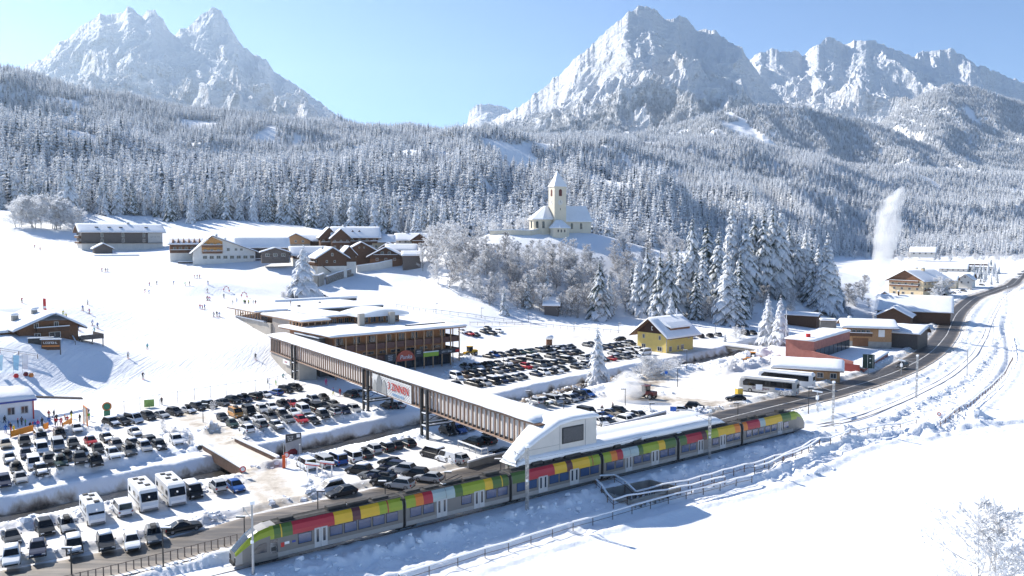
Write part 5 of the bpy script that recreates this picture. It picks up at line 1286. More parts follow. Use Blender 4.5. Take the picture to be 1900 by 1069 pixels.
on_face(oz, evn, nrm, 1., EL-.3, 1.0, 4.2, .06, M_dkglass, 'garage_opening', fs_)
for i in range(1,8): on_face(oz, evn, nrm, 1.+(EL-1.3)*i/8-.08, 1.+(EL-1.3)*i/8+.08, 1.0, 4.2, .12, M_steel, 'mullion', fs_)
part('roof_vent', M_red, fs_, lambda b: b.box(-.5,.5,4.2,5.2,6.8,8.2)); part('antenna', M_white, fs_, lambda b: (b.box(-5.1,-4.95,8,8.15,7,14.5), b.box(-5.6,-4.4,8,8.1,13.2,13.4), b.box(-8.,-7.,4,5,7.,8.2)))
# yard terrace and lower ramp wall
yd = [P(1507,664,1.0),P(1580,645,1.0),P(1648,655,1.0),P(1603,684,1.0)]; ya = Vector(P(1507,664,1.6)); 
t = thing('yard_terrace', 'snow-filled yard terrace with red retaining wall and dark red gate beside the main road', 'terrace', (yd[0][0],yd[0][1],0), 0)
pr = [(p[0]-yd[0][0],p[1]-yd[0][1]) for p in yd]; b = MB(); b.prism(pr,-2,1.0); b.build('retaining_wall', M_redc, t); snow_poly(t, pr, 1.0, .5, 'snow_cover')
t = thing('ramp_wall', 'red concrete ramp wall with dark red gate below the fire station yard', 'wall', P(1512,690,0), 0)
o_ = Vector(P(1512,690,0)); a_ = Vector(P(1530,672,0))-o_; c_v = Vector(P(1582,690,0))-o_; 
b = MB(); a2 = Vector(P(1505,681,0))-o_; b.add([(a2.x,a2.y,-.5),(c_v.x,c_v.y,-.5),(c_v.x,c_v.y,2.6),(a2.x,a2.y,4.2),(a2.x+.6,a2.y+1.,-.5),(c_v.x+.6,c_v.y+1.,-.5),(c_v.x+.6,c_v.y+1.,2.6),(a2.x+.6,a2.y+1.,4.2)],[(0,1,2,3),(7,6,5,4),(3,2,6,7),(0,3,7,4),(1,5,6,2)]); b.build('wall', M_redc, t)
d_ = (c_v-a2).normalized(); n_ = Vector((d_.y,-d_.x,0)); on_face(a2, d_, n_, 4.5, 13.0, 0, 2.0, .08, mat('dark_red_gate',(.20,.03,.025),.6,.1), 'gate', t)
# timber upper building
t = house('timber_station', 'two-storey timber building with overhanging low snow roof beside the steam plume', 'building', 1612, 643, 8, 13, 11, 6.2, 1.4, 'x', 1.9, M_wood3, (M_conc,1.6), .7, z=0.6, seed=41,
      wins={'f':row(4,-4.5,-.3,4.6,1.1,1.3)+[(3.6,4.2,1.8,2.2)]}, balc=[('f',-6.2,.8,3.4,M_wood)], chim=[(-5,7,6.8,1.5)])
part('timber_gate', M_wood2, t, lambda b: b.box(-4.8,-.2,-.12,.02,0,2.6)); part('poster', M_white, t, lambda b: b.box(2.7,4.5,-.16,-.1,3.2,5.4))
M_pipe = M_galv
t2 = house('silo_block', 'small concrete tower with snow cap behind the fire station roof', 'tower', 1537, 622, 6, 5.0, 4.2, 4.8, .2, 'x', .15, M_conc2, None, .6, z=1.0, seed=42)
t = house('lean_to_hall', 'grey timber lean-to hall with long snow slope right of the timber building', 'building', 1664, 643, -14, 12, 13, 4.2, 1.6, 'x', .9, M_wood4, None, .6, z=0.4, seed=43, rx=4.)
t = house('shed', 'rounded snow-roofed timber shed between the coaches and the red ramp wall', 'shed', 1497, 706, 24-24, 15, 6, 3.0, 1.5, 'x', .9, M_wood3, None, .75, z=0., seed=44, wins={'f':row(5,-6,6,1.5,1.5,1.3)})
t.rotation_euler = (0,0,R(-22))
# blue-shadowed barn roofs
house('barn', 'barn with a wide blue-shadowed snow roof and thin chimney pipe below the roadside hotel', 'barn', 1694, 596, -2, 27, 15, 4.4, 5.4, 'x', 1.0, M_wood, None, .5, z=0.6, seed=45, chim=[(-6,7,9,2.6,.3,M_wood)])
house('barn', 'small dark gabled barn between the timber hall and the wide shadowed roof', 'barn', 1657, 602, -6, 12, 12, 3.2, 3.2, 'y', 1.0, M_wood, None, .55, z=.5, seed=46)
house('shed', 'brown-walled shed in the shade behind the pair of frosted larches', 'shed', 1482, 603, -14, 13, 6, 3.6, .7, 'x', .8, M_wood, None, .5, z=1.5, seed=47)
house('hut', 'snow-covered little hut at the left foot of the roadside hotel', 'hut', 1640, 563, 5, 7, 7, 3.2, 2.6, 'y', .8, M_wood2, None, .6, z=0.8, seed=48)
# roadside hotel
t = house('hotel', 'broad cream hotel with dark timber gable by the bend of the main road', 'hotel', 1680, 548, -30, 21, 28, 9.0, 5.6, 'y', 1.6, M_cream, None, .55, z=1.0, seed=49,
      wins={'f':row(5,-8,8,6.6,1.5,1.5)+row(4,-7,7,4.0,1.5,1.4)+row(3,-7,4,1.4,1.8,1.5), 'r':row(7,-12,12,7.,1.4,1.5)+row(7,-12,12,4.2,1.4,1.5)}, balc=[('f',-9.5,8,7.8,M_wood2),('f',-9.5,8,5.2,M_wood2)], chim=[(-2,14,14,1.6,.8,M_cream),(2.2,14,14,1.6,.8,M_cream)])
b = MB(); b.add([(-10.4,-.05,8.9),(10.4,-.05,8.9),(0,-.05,14.5)],[(0,1,2)]); b.build('gable_boarding', M_wood2, t)
part('side_balcony', M_wood, t, lambda b: b.box(10.6,11.8,1,27,3.0,3.9))
t = house('guest_house', 'cream guest house with double front gables right of the roadside hotel', 'house', 1779, 533, -12, 15, 12, 6.0, 3.6, 'x', 1.0, M_plaster, None, .5, z=1., seed=50, wins={'f':row(4,-5.5,5.5,4.4,1.2,1.5)+row(3,-4.5,4.5,1.5,1.2,1.5)})
house('guest_house_gable', 'plaster cross gable with small attic window on the double-gabled guest house', 'house', 1790, 535, -12, 8.5, 9, 6.0, 3.2, 'y', .9, M_plaster, None, .5, z=1., seed=51, wins={'f':[(0,7.4,1,1.2),(-2,4,1.1,1.4),(2,4,1.1,1.4)]})
house('guest_house_wing', 'pale wing linking the roadside hotel with the double-gabled guest house', 'house', 1755, 536, -8, 12, 10, 5.6, 2.4, 'x', .8, M_cream, None, .5, z=1., seed=52, wins={'f':row(3,-3.5,3.5,3.8,1.2,1.4)}, chim=[(-4,5,8,2,.7,M_cream)])
house('modern_block', 'flat modern block with dark roof edge beyond the roadside guest houses', 'building', 1805, 505, -6, 34, 14, 5.0, .6, 'x', 1.0, M_plaster, None, .5, z=1.5, seed=53, wins={'f':row(8,-14,14,2.6,2.6,1.6)})
house('farm_house', 'farmhouse with a grey shaded roof behind the roadside guest houses', 'house', 1768, 505, -6, 24, 12, 3.4, 4.0, 'x', 1.0, M_plaster, None, .5, z=1.5, seed=54, wins={'f':row(5,-9,9,2,1.3,1.3)})
t = house('upper_block', 'building with a long dark roof strip highest beyond the road', 'building', 1803, 497, -4, 30, 10, 4.0, .5, 'x', .8, M_wood, None, .3, z=2.5, seed=55)
house('forest_farm', 'distant farmhouse among frosted trees at the forest foot', 'house', 1712, 474, -4, 30, 18, 5, 6, 'x', 2, M_plaster, None, .8, dist=1120, seed=56, wins={'f':row(4,-11,11,2.6,2.2,2)})
# field barn among the trees and round kiosk
house('field_barn', 'small dark hay barn with two stepped snow roofs at the foot of the church hill', 'hut', 1023, 586, -6, 5.4, 5, 3.9, 1.1, 'x', .8, M_wood4, None, .9, seed=57)
house('field_barn', 'pale snow roof of the second hay barn right behind the first at the church hill', 'hut', 1025, 577, -6, 6.6, 4, 3.6, 1.0, 'x', .6, M_wood4, None, .9, seed=58)
p = P(1019,641,0); t = thing('kiosk', 'small round timber kiosk with bulging snow cap at the back of the central car park', 'kiosk', p, 0)
b = MB(); b.loft([[(math.cos(a)*r_,math.sin(a)*r_,z) for a in [i*math.pi/5 for i in range(10)]] for r_, z in ((1.0,-.5),(1.0,2.1))]); b.build('wall', M_wood2, t)
b = MB(); b.loft([[(math.cos(a)*r_,math.sin(a)*r_,z) for a in [i*math.pi/5 for i in range(10)]] for r_, z in ((1.25,2.1),(1.5,2.6),(1.35,3.1),(.7,3.4))]); b.build('snow_cap', M_snowroof, t, smooth=True)
house('forest_shelter', 'narrow snow-roofed shelter at the wood edge behind the yellow house', 'shelter', 1235, 612, -4, 9, 3, 2.2, .4, 'x', .5, M_wood4, None, .6, seed=59)
# ================================================================ ROAD, WATER, RAILWAY
def strip(name, pts, w, zoff, m, kind='structure', parent=None, ztop=None, nacross=4, closed=False, off=0., zf=None):
    vs=[]; n=len(pts)
    for i,p in enumerate(pts):
        a = Vector(pts[max(i-1,0)][:2]); b_ = Vector(pts[min(i+1,n-1)][:2]); d = (b_-a).normalized(); nn = Vector((d.y,-d.x))
        for k in range(nacross+1):
            q = Vector(p[:2])+nn*(off+w*(k/nacross-.5)); vs.append((q.x,q.y))
    V = np.array(vs)
    z = (ztop(V[:,0],V[:,1]) if ztop else np.zeros(len(V)))+zoff
    i = np.arange(n*(nacross+1)).reshape(n,nacross+1); f = np.c_[i[:-1,:-1].ravel(), i[:-1,1:].ravel(), i[1:,1:].ravel(), i[1:,:-1].ravel()]
    me = mesh_np(name, np.c_[V,z], f, [m], smooth=True); o = link(bpy.data.objects.new(name, me), parent)
    if kind: o['kind'] = kind
    return o
def road_mat():
    m = bpy.data.materials.new('asphalt_with_slush'); m.use_nodes = True; nt = m.node_tree; b = nt.nodes['Principled BSDF']
    b.inputs['Roughness'].default_value = .55; geo = nt.nodes.new('ShaderNodeNewGeometry')
    at = nt.nodes.new('ShaderNodeAttribute'); at.attribute_name = 'slush'
    mp = nt.nodes.new('ShaderNodeMapping'); mp.inputs['Rotation'].default_value = (0,0,R(-37)); mp.inputs['Scale'].default_value = (.12,1.1,1.)
    nt.links.new(geo.outputs['Position'], mp.inputs[0])
    n = nt.nodes.new('ShaderNodeTexNoise'); n.inputs['Scale'].default_value = 1.; n.inputs['Detail'].default_value = 7; n.inputs['Roughness'].default_value = .65; nt.links.new(mp.outputs[0], n.inputs[0])
    s = nt.nodes.new('ShaderNodeMath'); s.operation = 'MULTIPLY_ADD'; s.inputs[1].default_value = .7; nt.links.new(n.outputs[0], s.inputs[0]); nt.links.new(at.outputs['Fac'], s.inputs[2])
    cr = nt.nodes.new('ShaderNodeValToRGB'); e = cr.color_ramp.elements; e[0].position = .42; e[0].color = (.035,.032,.032,1); e[1].position = 1.15; e[1].color = (.8,.79,.78,1)
    k = e.new(.62); k.color = (.10,.085,.072,1); k = e.new(.85); k.color = (.34,.28,.22,1)
    nt.links.new(s.outputs[0], cr.inputs[0]); nt.links.new(cr.outputs[0], b.inputs['Base Color']); return m
M_road = road_mat()
rd = resample([(*p,0) for p in ROAD_W], 2.0)
rz_ = np.array([P(a,b,z)[2] for a,b,z in ROAD])
_rx = np.array([p[1] for p in ROAD_W]); 
def road_z(x, y):
    d, s_, p = poly_dist(x, y, _rr)
    return RZ_ALONG[np.clip(np.round(p).astype(int),0,len(RZ_ALONG)-1)]
_hr = H(np.array([p[0] for p in _rr]), np.array([p[1] for p in _rr]), False)
_k = np.ones(9)/9; RZ_ALONG = np.convolve(np.pad(_hr,4,mode='edge'), _k, mode='valid')
# the ground under the road is lowered so the surface reads level
vv = np.empty(len(me.vertices)*3, np.float32) if False else None
gme = ground.data; co = np.empty(len(gme.vertices)*3, np.float32); gme.vertices.foreach_get('co', co); co = co.reshape(-1,3)
sel = (co[:,1] < 720)&(co[:,0] > -160)&(co[:,0] < 430)
dR, sR, pR = poly_dist(co[sel,0].astype(float), co[sel,1].astype(float), _rr)
zr_ = np.interp(pR, np.arange(len(RZ_ALONG)), RZ_ALONG)
t_ = 1-sstep(4.3, 6.5, dR); zz_ = co[sel,2]*(1-t_)+(zr_-.14)*t_; 
co[sel,2] = np.where(dR < 4.2, zr_-.14, zz_)
# terrain also clears the rails
gme.vertices.foreach_set('co', co.ravel()); gme.update()
rzf = lambda x,y: np.interp(poly_dist(x,y,_rr)[2], np.arange(len(RZ_ALONG)), RZ_ALONG)
road = strip('road', rd, 8.6, .0, M_road, ztop=rzf, nacross=10)
rc = np.empty(len(road.data.vertices)*3, np.float32); road.data.vertices.foreach_get('co', rc); rc = rc.reshape(-1,3)
nA = 11; side_ = np.tile(np.abs(np.linspace(-1,1,nA)), len(rc)//nA)
cpx_ = colpx(rc[:,0].astype(float), rc[:,1].astype(float))
sl_ = .55*side_**6 + .10 + .16*sstep(1280,500,cpx_) + .10*(vnoise(rc[:,0]/7,rc[:,1]/7,5)-.5) + .12*np.exp(-((side_-.28)/.12)**2)*sstep(900,1300,cpx_)
a = road.data.attributes.new('slush','FLOAT','POINT'); a.data.foreach_set('value', sl_.astype(np.float32))
# centre line: worn painted dashes on the clear stretch
M_line = mat('worn_road_paint', (.55,.54,.52), .6, .35, 1.2)
ln = [p for p in rd if 1290 < float(colpx(np.array([p[0]]),np.array([p[1]]))[0])]
cl = strip('centre_line', ln, .28, .012, M_line, ztop=rzf, nacross=1, off=.3)
# stream water
M_water = mat('dark_stream_water', (.035,.032,.028), .25, .5, .4, bump=.05, bscale=2, spec=.5)
stp = resample([(*p,0) for p in STREAM[:-1]], 3.)
strip('water', stp, 6.4, BED+.13, M_water, nacross=3, off=1.6)
# snow shelves and stones in the stream
M_rail = mat('rail_steel', (.20,.16,.14), .45, .3, metal=.4)
tr = resample([(*p,0) for p in RAIL], 2.)
rail = thing('railway_track', 'single railway line, two brown rails in snow running from the train round the bend', 'railway', (0,0,0))
for o_ in (-.72,.72):
    vs=[];m = MB(); rings=[]
    hz = H(np.array([p[0] for p in tr]), np.array([p[1] for p in tr]))
    hz = np.convolve(np.pad(hz,4,mode='edge'), np.ones(9)/9, mode='valid')
    for i,p in enumerate(tr):
        a = Vector(tr[max(i-1,0)]); b_ = Vector(tr[min(i+1,len(tr)-1)]); d=(b_-a).normalized(); nn=Vector((d.y,-d.x)); q=Vector(p)+nn*o_; z=float(hz[i])+.04
        rings.append([(q.x-nn.x*.035,q.y-nn.y*.035,z-.1),(q.x+nn.x*.035,q.y+nn.y*.035,z-.1),(q.x+nn.x*.035,q.y+nn.y*.035,z+.05),(q.x-nn.x*.035,q.y-nn.y*.035,z+.05)])
    m.loft(rings); m.build('rail', M_rail, rail)
# bridges over the stream: road deck with rusty parapets
M_rust = mat('rusty_girder', (.09,.05,.035), .8, .35, 1.5)
db = thing('road_bridge', 'small road bridge over the stream with rusty parapet girders between the car parks', 'bridge', P(441,856,0))
o0 = Vector(P(441,856,0))
c_ = [P(385,832,0),P(452,874,0),P(520,855,0),P(440,822,0)]; c_ = [(q[0]-o0.x,q[1]-o0.y) for q in c_]
b = MB(); b.prism(c_, -.9, -.02); b.build('deck', M_conc2, db); b = MB(); b.prism(c_, -.015, .06); b.build('snow_surface', mat('packed_road_snow',(.70,.64,.56),.85,.12,.6), db)
for (p,q) in ((P(376,833,0),P(450,878,0)),(P(437,821,0),P(516,858,0))):
    p = Vector(p)-o0; q = Vector(q)-o0; b = MB(); b.bar(p+Vector((0,0,-.1)), q+Vector((0,0,-.1)), .35, 1.7); g = b.build('parapet', M_rust, db)
    b = MB(); b.bar(p+Vector((0,0,.9)), q+Vector((0,0,.9)), .5, .28); b.build('snow_strip', M_snowroof, g)
    n_ = 8
    for i in range(n_): c3 = p.lerp(q,(i+.5)/n_); b = MB(); b.box(c3.x-.08,c3.x+.08,c3.y-.5,c3.y+.5,-.9,.5) if False else None
b = None
db2 = thing('stream_bridge', 'snow-covered concrete culvert bridge in front of the pair of frosted larches', 'bridge', P(1385,648,0))
o0 = Vector(P(1385,648,0)); b = MB(); p=Vector(P(1352,641,0))-o0; q=Vector(P(1416,649,0))-o0; b.bar(p+Vector((0,0,-.3)),q+Vector((0,0,-.3)),4.5,.8); b.build('deck', M_conc, db2)
b = MB(); b.bar(p+Vector((0,0,.35)),q+Vector((0,0,.35)),4.8,.45); b.build('snow_cover', M_snowroof, db2)
# underpass pit beside the railway
UPV = [Vector(p) for p in UP]; oU = UPV[0]
pit = thing('underpass_pit', 'open concrete stair pit of the pedestrian underpass on the field side of the train', 'underpass', oU)
Lc = [(p.x-oU.x,p.y-oU.y) for p in UPV]
b = MB()
for i in (0,1,2,3):
    p = Vector((*Lc[i],0)); q = Vector((*Lc[(i+1)%4],0)); b.bar(p+Vector((0,0,-1.1)), q+Vector((0,0,-1.1)), .3, 2.6)
b.build('wall', M_conc, pit)
b = MB(); b.add([(x,y,-2.3) for x,y in Lc],[(0,1,2,3)]); b.build('floor', M_conc2, pit)
gsel = (co[:,1] < 160)&(co[:,1] > 80); xx = co[gsel,0]; yy = co[gsel,1]; ins = np.zeros(len(xx),bool)
pol = [(p.x,p.y) for p in UPV]
for i in range(4):
    x1,y1=pol[i]; x2,y2=pol[(i+1)%4]; c=((y1>yy)!=(y2>yy))&(xx<(x2-x1)*(yy-y1)/(y2-y1+1e-9)+x1); ins^=c
z3 = co[gsel,2]; z3[ins] = oU.z-2.6; co[gsel,2] = z3; gme.vertices.foreach_set('co', co.ravel()); gme.update()

# broken clods of ploughed snow along the banks
def clods():
    r = np.random.default_rng(12); pts=[]; sz=[]
    def along(line, off0, off1, n, smin, smax):
        L = np.array(line)[:, :2]; seg = np.hypot(*(L[1:]-L[:-1]).T); cum = np.r_[0,np.cumsum(seg)]
        t = r.uniform(0,cum[-1],n); k = np.clip(np.searchsorted(cum,t)-1,0,len(seg)-1); f=(t-cum[k])/seg[k]; d=(L[k+1]-L[k])/seg[k][:,None]
        p = L[k]+(L[k+1]-L[k])*f[:,None]; nn=np.c_[d[:,1],-d[:,0]]; o=r.uniform(off0,off1,n); pts.append(p+nn*o[:,None]); sz.append(smin+(smax-smin)*r.random(n)**3)
    along(_tr[:60], 2.6, 7.5, 2600, .05, .36); along(_tr[60:], 2.4, 6.0, 1300, .05, .3); along(_tr, -3.8, -2.4, 700, .06, .3)
    along(_rr, 5.0, 7.6, 1300, .06, .42); along(_rr, -7.6, -5.0, 1300, .06, .42)
    for b in BERMS: along(b[0], -b[1], b[1], int((4 if b[4] in (21,22,23) else 9)*sum(math.dist(b[0][i],b[0][i+1]) for i in range(len(b[0])-1))**.8)+10, .08, .5)
    p = np.concatenate(pts); s = np.concatenate(sz); m = (p[:,1] > 60)&(p[:,1] < 420); p=p[m]; s=s[m]
    dd_,ss2,_ = poly_dist(p[:,0],p[:,1],_tr); m = dd_ > 2.1; p=p[m]; s=s[m]; dd_,_,_ = poly_dist(p[:,0],p[:,1],_rr); m = dd_ > 4.5; p=p[m]; s=s[m]
    ctr = np.array([sum(q[0] for q in pol)/4, sum(q[1] for q in pol)/4]); m = np.hypot(p[:,0]-ctr[0],p[:,1]-ctr[1]) > 7.5; p=p[m]; s=s[m]
    z = H(p[:,0],p[:,1]); base = np.array([(-1,-1,-.4),(1,-1,-.4),(1,1,-.4),(-1,1,-.4),(-.7,-.8,.6),(.8,-.6,.7),(.7,.8,.5),(-.8,.7,.75)])
    fc = np.array([(4,5,6,7),(0,1,5,4),(1,2,6,5),(2,3,7,6),(3,0,4,7)])
    n=len(p); V = base[None]*(s[:,None,None]*r.uniform(.6,1.25,(n,8,3))); a=r.uniform(0,6.28,n); c_,s_=np.cos(a)[:,None],np.sin(a)[:,None]
    X_ = V[...,0]*c_-V[...,1]*s_; Y_ = V[...,0]*s_+V[...,1]*c_; tl=r.uniform(-.4,.4,(n,1)); Z_ = V[...,2]+X_*tl
    V = np.stack([X_+p[:,:1],Y_+p[:,1:2],Z_+z[:,None]],-1).reshape(-1,3); F_=(fc[None]+8*np.arange(n)[:,None,None]).reshape(-1,4)
    o = link(bpy.data.objects.new('snow_clods', mesh_np('snow_clods', V, F_, [M_snow], smooth=False))); tag(o,'broken clods of ploughed snow scattered on the banks of road and railway',None,None,'stuff'); print('clods',n)
clods()
# ================================================================ PASSENGER TRAIN
LIME=(.30,.36,.02); GREEN=(.075,.14,.025); RED=(.42,.02,.035); YEL=(.72,.43,.02); DBR=(.10,.025,.03); ORG=(.72,.20,.02); PBL=(.38,.46,.45); BLKP=(.03,.025,.03)
def z2(x): return 400+x/2.748
def z3(x): return 900+x/2.748
TRAIN = [ # (x0,x1) px, panels, windows, doors
 (443,748,[(z2(170),z2(300),LIME),(z2(300),z2(335),GREEN),(z2(335),z2(341),YEL),(z2(341),z2(395),GREEN),(z2(395),z2(608),RED),(z2(608),z2(700),YEL),(z2(700),z2(742),DBR),(z2(742),z2(838),YEL),(z2(838),z2(878),LIME),(z2(878),z2(884),RED),(z2(884),747,LIME)],
   [(z2(a),z2(b)) for a,b in ((423,488),(585,645),(658,718),(730,790),(803,860),(872,928))],[(z2(504),z2(570))]),
 (753,945,[(754,z2(1022),LIME),(z2(1022),z2(1062),ORG),(z2(1062),z2(1110),RED),(z2(1110),z2(1176),PBL),(z2(1178),z2(1222),PBL),(z2(1222),z2(1262),GREEN),(z2(1262),z2(1375),LIME),(z2(1375),z2(1415),YEL),(z2(1415),z2(1460),GREEN),(z2(1460),z2(1465),YEL),(z2(1465),944,GREEN)],
   [(z2(a),z2(b)) for a,b in ((993,1048),(1060,1112),(1255,1303),(1382,1430),(1440,1487))],[(z2(1127),z2(1180)),(z2(1318),z2(1370))]),
 (950,1115,[(951,z3(218),GREEN),(z3(218),z3(356),RED),(z3(356),z3(418),YEL),(z3(418),z3(448),DBR),(z3(448),z3(535),YEL),(z3(535),z3(548),LIME),(z3(548),z3(552),RED),(z3(552),1114,LIME)],
   [(z3(a),z3(b)) for a,b in ((163,210),(218,262),(330,373),(382,425),(487,530),(538,578))],[(z3(273),z3(318)),(z3(433),z3(477))]),
 (1120,1256,[(1121,z3(645),LIME),(z3(645),z3(675),ORG),(z3(675),z3(705),RED),(z3(705),z3(742),PBL),(z3(744),z3(785),PBL),(z3(785),z3(808),GREEN),(z3(808),z3(888),LIME),(z3(888),z3(920),YEL),(z3(920),1255,GREEN)],
   [(z3(a),z3(b)) for a,b in ((620,658),(667,703),(760,797),(805,840),(893,930),(935,968))],[(z3(715),z3(750)),(z3(848),z3(885))]),
 (1261,1375,[(1262,z3(1030),GREEN),(z3(1030),z3(1108),RED),(z3(1108),z3(1132),DBR),(z3(1132),z3(1190),LIME),(z3(1190),z3(1275),YEL),(z3(1275),1374,ORG)],
   [(z3(a),z3(b)) for a,b in ((1003,1038),(1045,1075),(1160,1190),(1233,1265),(1270,1298))],[(z3(1085),z3(1113)),(z3(1198),z3(1226))]),
 (1379,1497,[(1380,z3(1340),ORG),(z3(1340),z3(1403),RED),(z3(1403),z3(1430),PBL),(z3(1430),z3(1515),YEL),(z3(1515),z3(1560),GREEN),(z3(1560),1494,LIME)],
   [(z3(a),z3(b)) for a,b in ((1333,1357),(1365,1390),(1397,1420),(1428,1452),(1460,1485),(1522,1547))],[(z3(1492),z3(1515))])]
TLEN = (T1-T0).length
def s_of(px):          # distance along the near side seen at a bearing of the photograph
    k = (px-950)/F_PX; # x = k*y*(approx)
    for _ in range(1): pass
    # exact: ray at floor level z=1.8
    r0 = (px-950)
    # solve T0+s*TD on the vertical plane through the camera with bearing u / (F cosp + v sinp) ~ iterate
    s = TLEN*.5
    for _ in range(12):
        q = T0+TD*s; q.z = 1.8; dv = q-Vector((0,0,CAM_H)); cx = dv.x; cz = dv.y*CP-dv.z*SP*1.0
        u = F_PX*cx/cz
        q2 = q+TD*.5; dv2 = q2-Vector((0,0,CAM_H)); u2 = F_PX*dv2.x/(dv2.y*CP-dv2.z*SP); s += (px-950-u)/((u2-u)/.5)
    return s
yaw_t = math.atan2(TD.y, TD.x)
train = thing('passenger_train', 'long grey regional train with a patchwork of red, yellow and green roof panels', 'train', T0, yaw_t)
M_tgrey = mat('train_warm_grey', (.175,.165,.155), .4, .04, .5, spec=.5); M_tlow = mat('train_pale_skirt', (.32,.31,.30), .5, .05)
M_tdoor = mat('train_door_pale', (.50,.50,.50), .4, .04); M_twin = mat('train_blue_glass', (.035,.07,.16), .12, .15, .5, spec=.8); M_troof = mat('train_roof_dark', (.05,.047,.045), .7, .3, 2)
TW = 2.85
# cross section, y: 0 near side (towards camera is -y) .. TW
def cyc(col): return mat('train_panel_%02d%02d%02d'%tuple(int(c*99) for c in col), col, .4, .05, .6, spec=.5)
def sec(x, zs=1., y0=0., y1=TW, zt=3.95): 
    w = y1-y0
    return [(x,y0+.12,.35),(x,y0,.75),(x,y0,3.05),(x,y0+.16,3.6),(x,y0+.48,3.9),(x,y0+.9,zt),(x,y1-.9,zt),(x,y1-.48,3.9),(x,y1-.16,3.6),(x,y1,3.05),(x,y1,.75),(x,y1-.12,.35)]
def nose_faces(m, k0, k1):
    for k in range(k0, k1):
        q = k-k0 if k0 == 0 else k1-1-k
        for i in (2,3,7,8): m.m[k*12+i] = 1
        for i in (4,5,6): m.m[k*12+i] = 2 if q < 3 else 3
        if q == 0: m.m[k*12+1] = m.m[k*12+9] = 3
wparts = {}
for ci,(a,b_,panels,wins_,doors) in enumerate(TRAIN):
    s0, s1 = s_of(a), s_of(b_)
    m = MB()
    if ci == 0:
        secs = []
        for x, f in ((-.2,.30),(.5,.52),(1.3,.74),(2.2,.90),(3.2,.98),(4.2,1.)):
            w = TW*(.62+.38*min(1,(x+.6)/3.4)); y0 = (TW-w)/2; zt = .8+3.15*f
            secs.append([(s0+x, (q[1]-TW/2)*(w/TW)+TW/2, .35+(q[2]-.35)*((zt-.35)/3.6)) for q in sec(s0+x)])
        secs.append(sec(s1)); m.loft(secs)
        nose_faces(m, 0, 5)
    elif ci == 5:
        secs=[sec(s0)]
        for x, f in ((4.2,1.),(3.2,.98),(2.2,.90),(1.3,.74),(.5,.52),(0,.30)):
            w = TW*(.62+.38*min(1,(x+.6)/3.4)); zt=.8+3.15*f
            secs.append([(s1-x, (q[1]-TW/2)*(w/TW)+TW/2, .35+(q[2]-.35)*((zt-.35)/3.6)) for q in sec(s1-x)])
        m.loft(secs); nose_faces(m, 1, 6)
    else: m.loft([sec(s0),sec(s1)])
    car = m.build('carriage', [M_tgrey, cyc(LIME), M_glass, M_tlow], train)
    body0 = s0+(4.2 if ci==0 else .05); body1 = s1-(4.2 if ci==5 else .05)
    m = MB(); m.box(body0,body1,-.02,.0-.001,.5,1.0); m.build('skirt_band', M_tlow, car)
    for pa,pb,col in panels:
        x0, x1 = max(s_of(pa), s0+.03), min(s_of(pb), s1-.03)
        if ci == 0: x0 = max(x0, s0+3.4)
        if ci == 5: x1 = min(x1, s1-3.2)
        if x1 <= x0: continue
        m = MB(); e = .015
        pr = [(-e,2.55+.05),(-e,3.06),(.16-e*.7,3.62),(.44-e*.3,3.90),(.50,3.93)]
        m.add([(x0,y,z) for y,z in pr]+[(x1,y,z) for y,z in pr],[(i,i+5,i+6,i+1) for i in range(4)]); m.build('colour_panel', cyc(col), car)
        pr = [(TW-y,z) for y,z in pr]; m = MB(); m.add([(x0,y,z) for y,z in pr]+[(x1,y,z) for y,z in pr],[(i+1,i+6,i+5,i) for i in range(4)]); m.build('colour_panel', cyc(col), car)
    for wa,wb in wins_:
        x0, x1 = s_of(wa), s_of(wb); m = MB()
        for y,sg in ((-.025,1),(TW+.025,-1)): m.box(x0,x1,y-.01,y+.01,1.45,2.5)
        g = m; o = g.build('window', M_twin, car)
        f = MB(); f.box(x0-.06,x1+.06,-.022,-.003,1.39,2.56); f.build('window_frame', M_black, car)
    for da,db_ in doors:
        x0, x1 = s_of(da), s_of(db_); xm=(x0+x1)/2
        for u0,u1 in ((x0,xm-.02),(xm+.02,x1)):
            m = MB(); m.box(u0,u1,-.05,-.003,.55,2.75); d = m.build('door', M_tdoor, car)
            m = MB(); m.box(u0+(u1-u0)*.3,u0+(u1-u0)*.7,-.06,-.052,1.15,2.6); m.build('door_glass', M_glass, car)
    # dark roof with equipment
    m = MB(); m.box(body0,body1,.52,TW-.52,3.93,4.0)
    o = m.build('roof_deck', M_troof, car)
    r_ = random.Random(60+ci); x = body0+.6; m = MB()
    while x < body1-2:
        l = r_.uniform(1.0,3.0)
        if r_.random() < .78: m.box(x,x+l,.95+r_.uniform(0,.2),TW-.95-r_.uniform(0,.2),4.001,4.0+r_.uniform(.15,.5))
        x += l+r_.uniform(.2,.9)
    m.tube((body0,.86,4.08),(body1,.86,4.08),.04,n=4); m.tube((body0,TW-.86,4.08),(body1,TW-.86,4.08),.04,n=4)
    m.build('roof_equipment', M_troof, car)
    # patches of snow on the roof
    m = MB()
    for k in range(1):
        x = r_.uniform(body0,body1-1.2); m.box(x,x+r_.uniform(.4,1.3),1.0+r_.uniform(0,.4),1.5+r_.uniform(0,.5),4.2,4.2+r_.uniform(.05,.14))
    m.build('roof_snow_patch', M_snowroof, car)
    # bogies
    for bx_ in ((s0+.2,) if ci else (s0+3.0,))+((s1-4.5,) if ci == 5 else ()):
        m = MB(); m.box(bx_-1.4,bx_+1.4,.25,TW-.25,.15,.55)
        for dx_ in (-.95,.95):
            for y in (.45,TW-.45): m.tube((bx_+dx_,y-.07,.42),(bx_+dx_,y+.07,.42),.42,n=12)
        m.build('bogie', M_black, train)
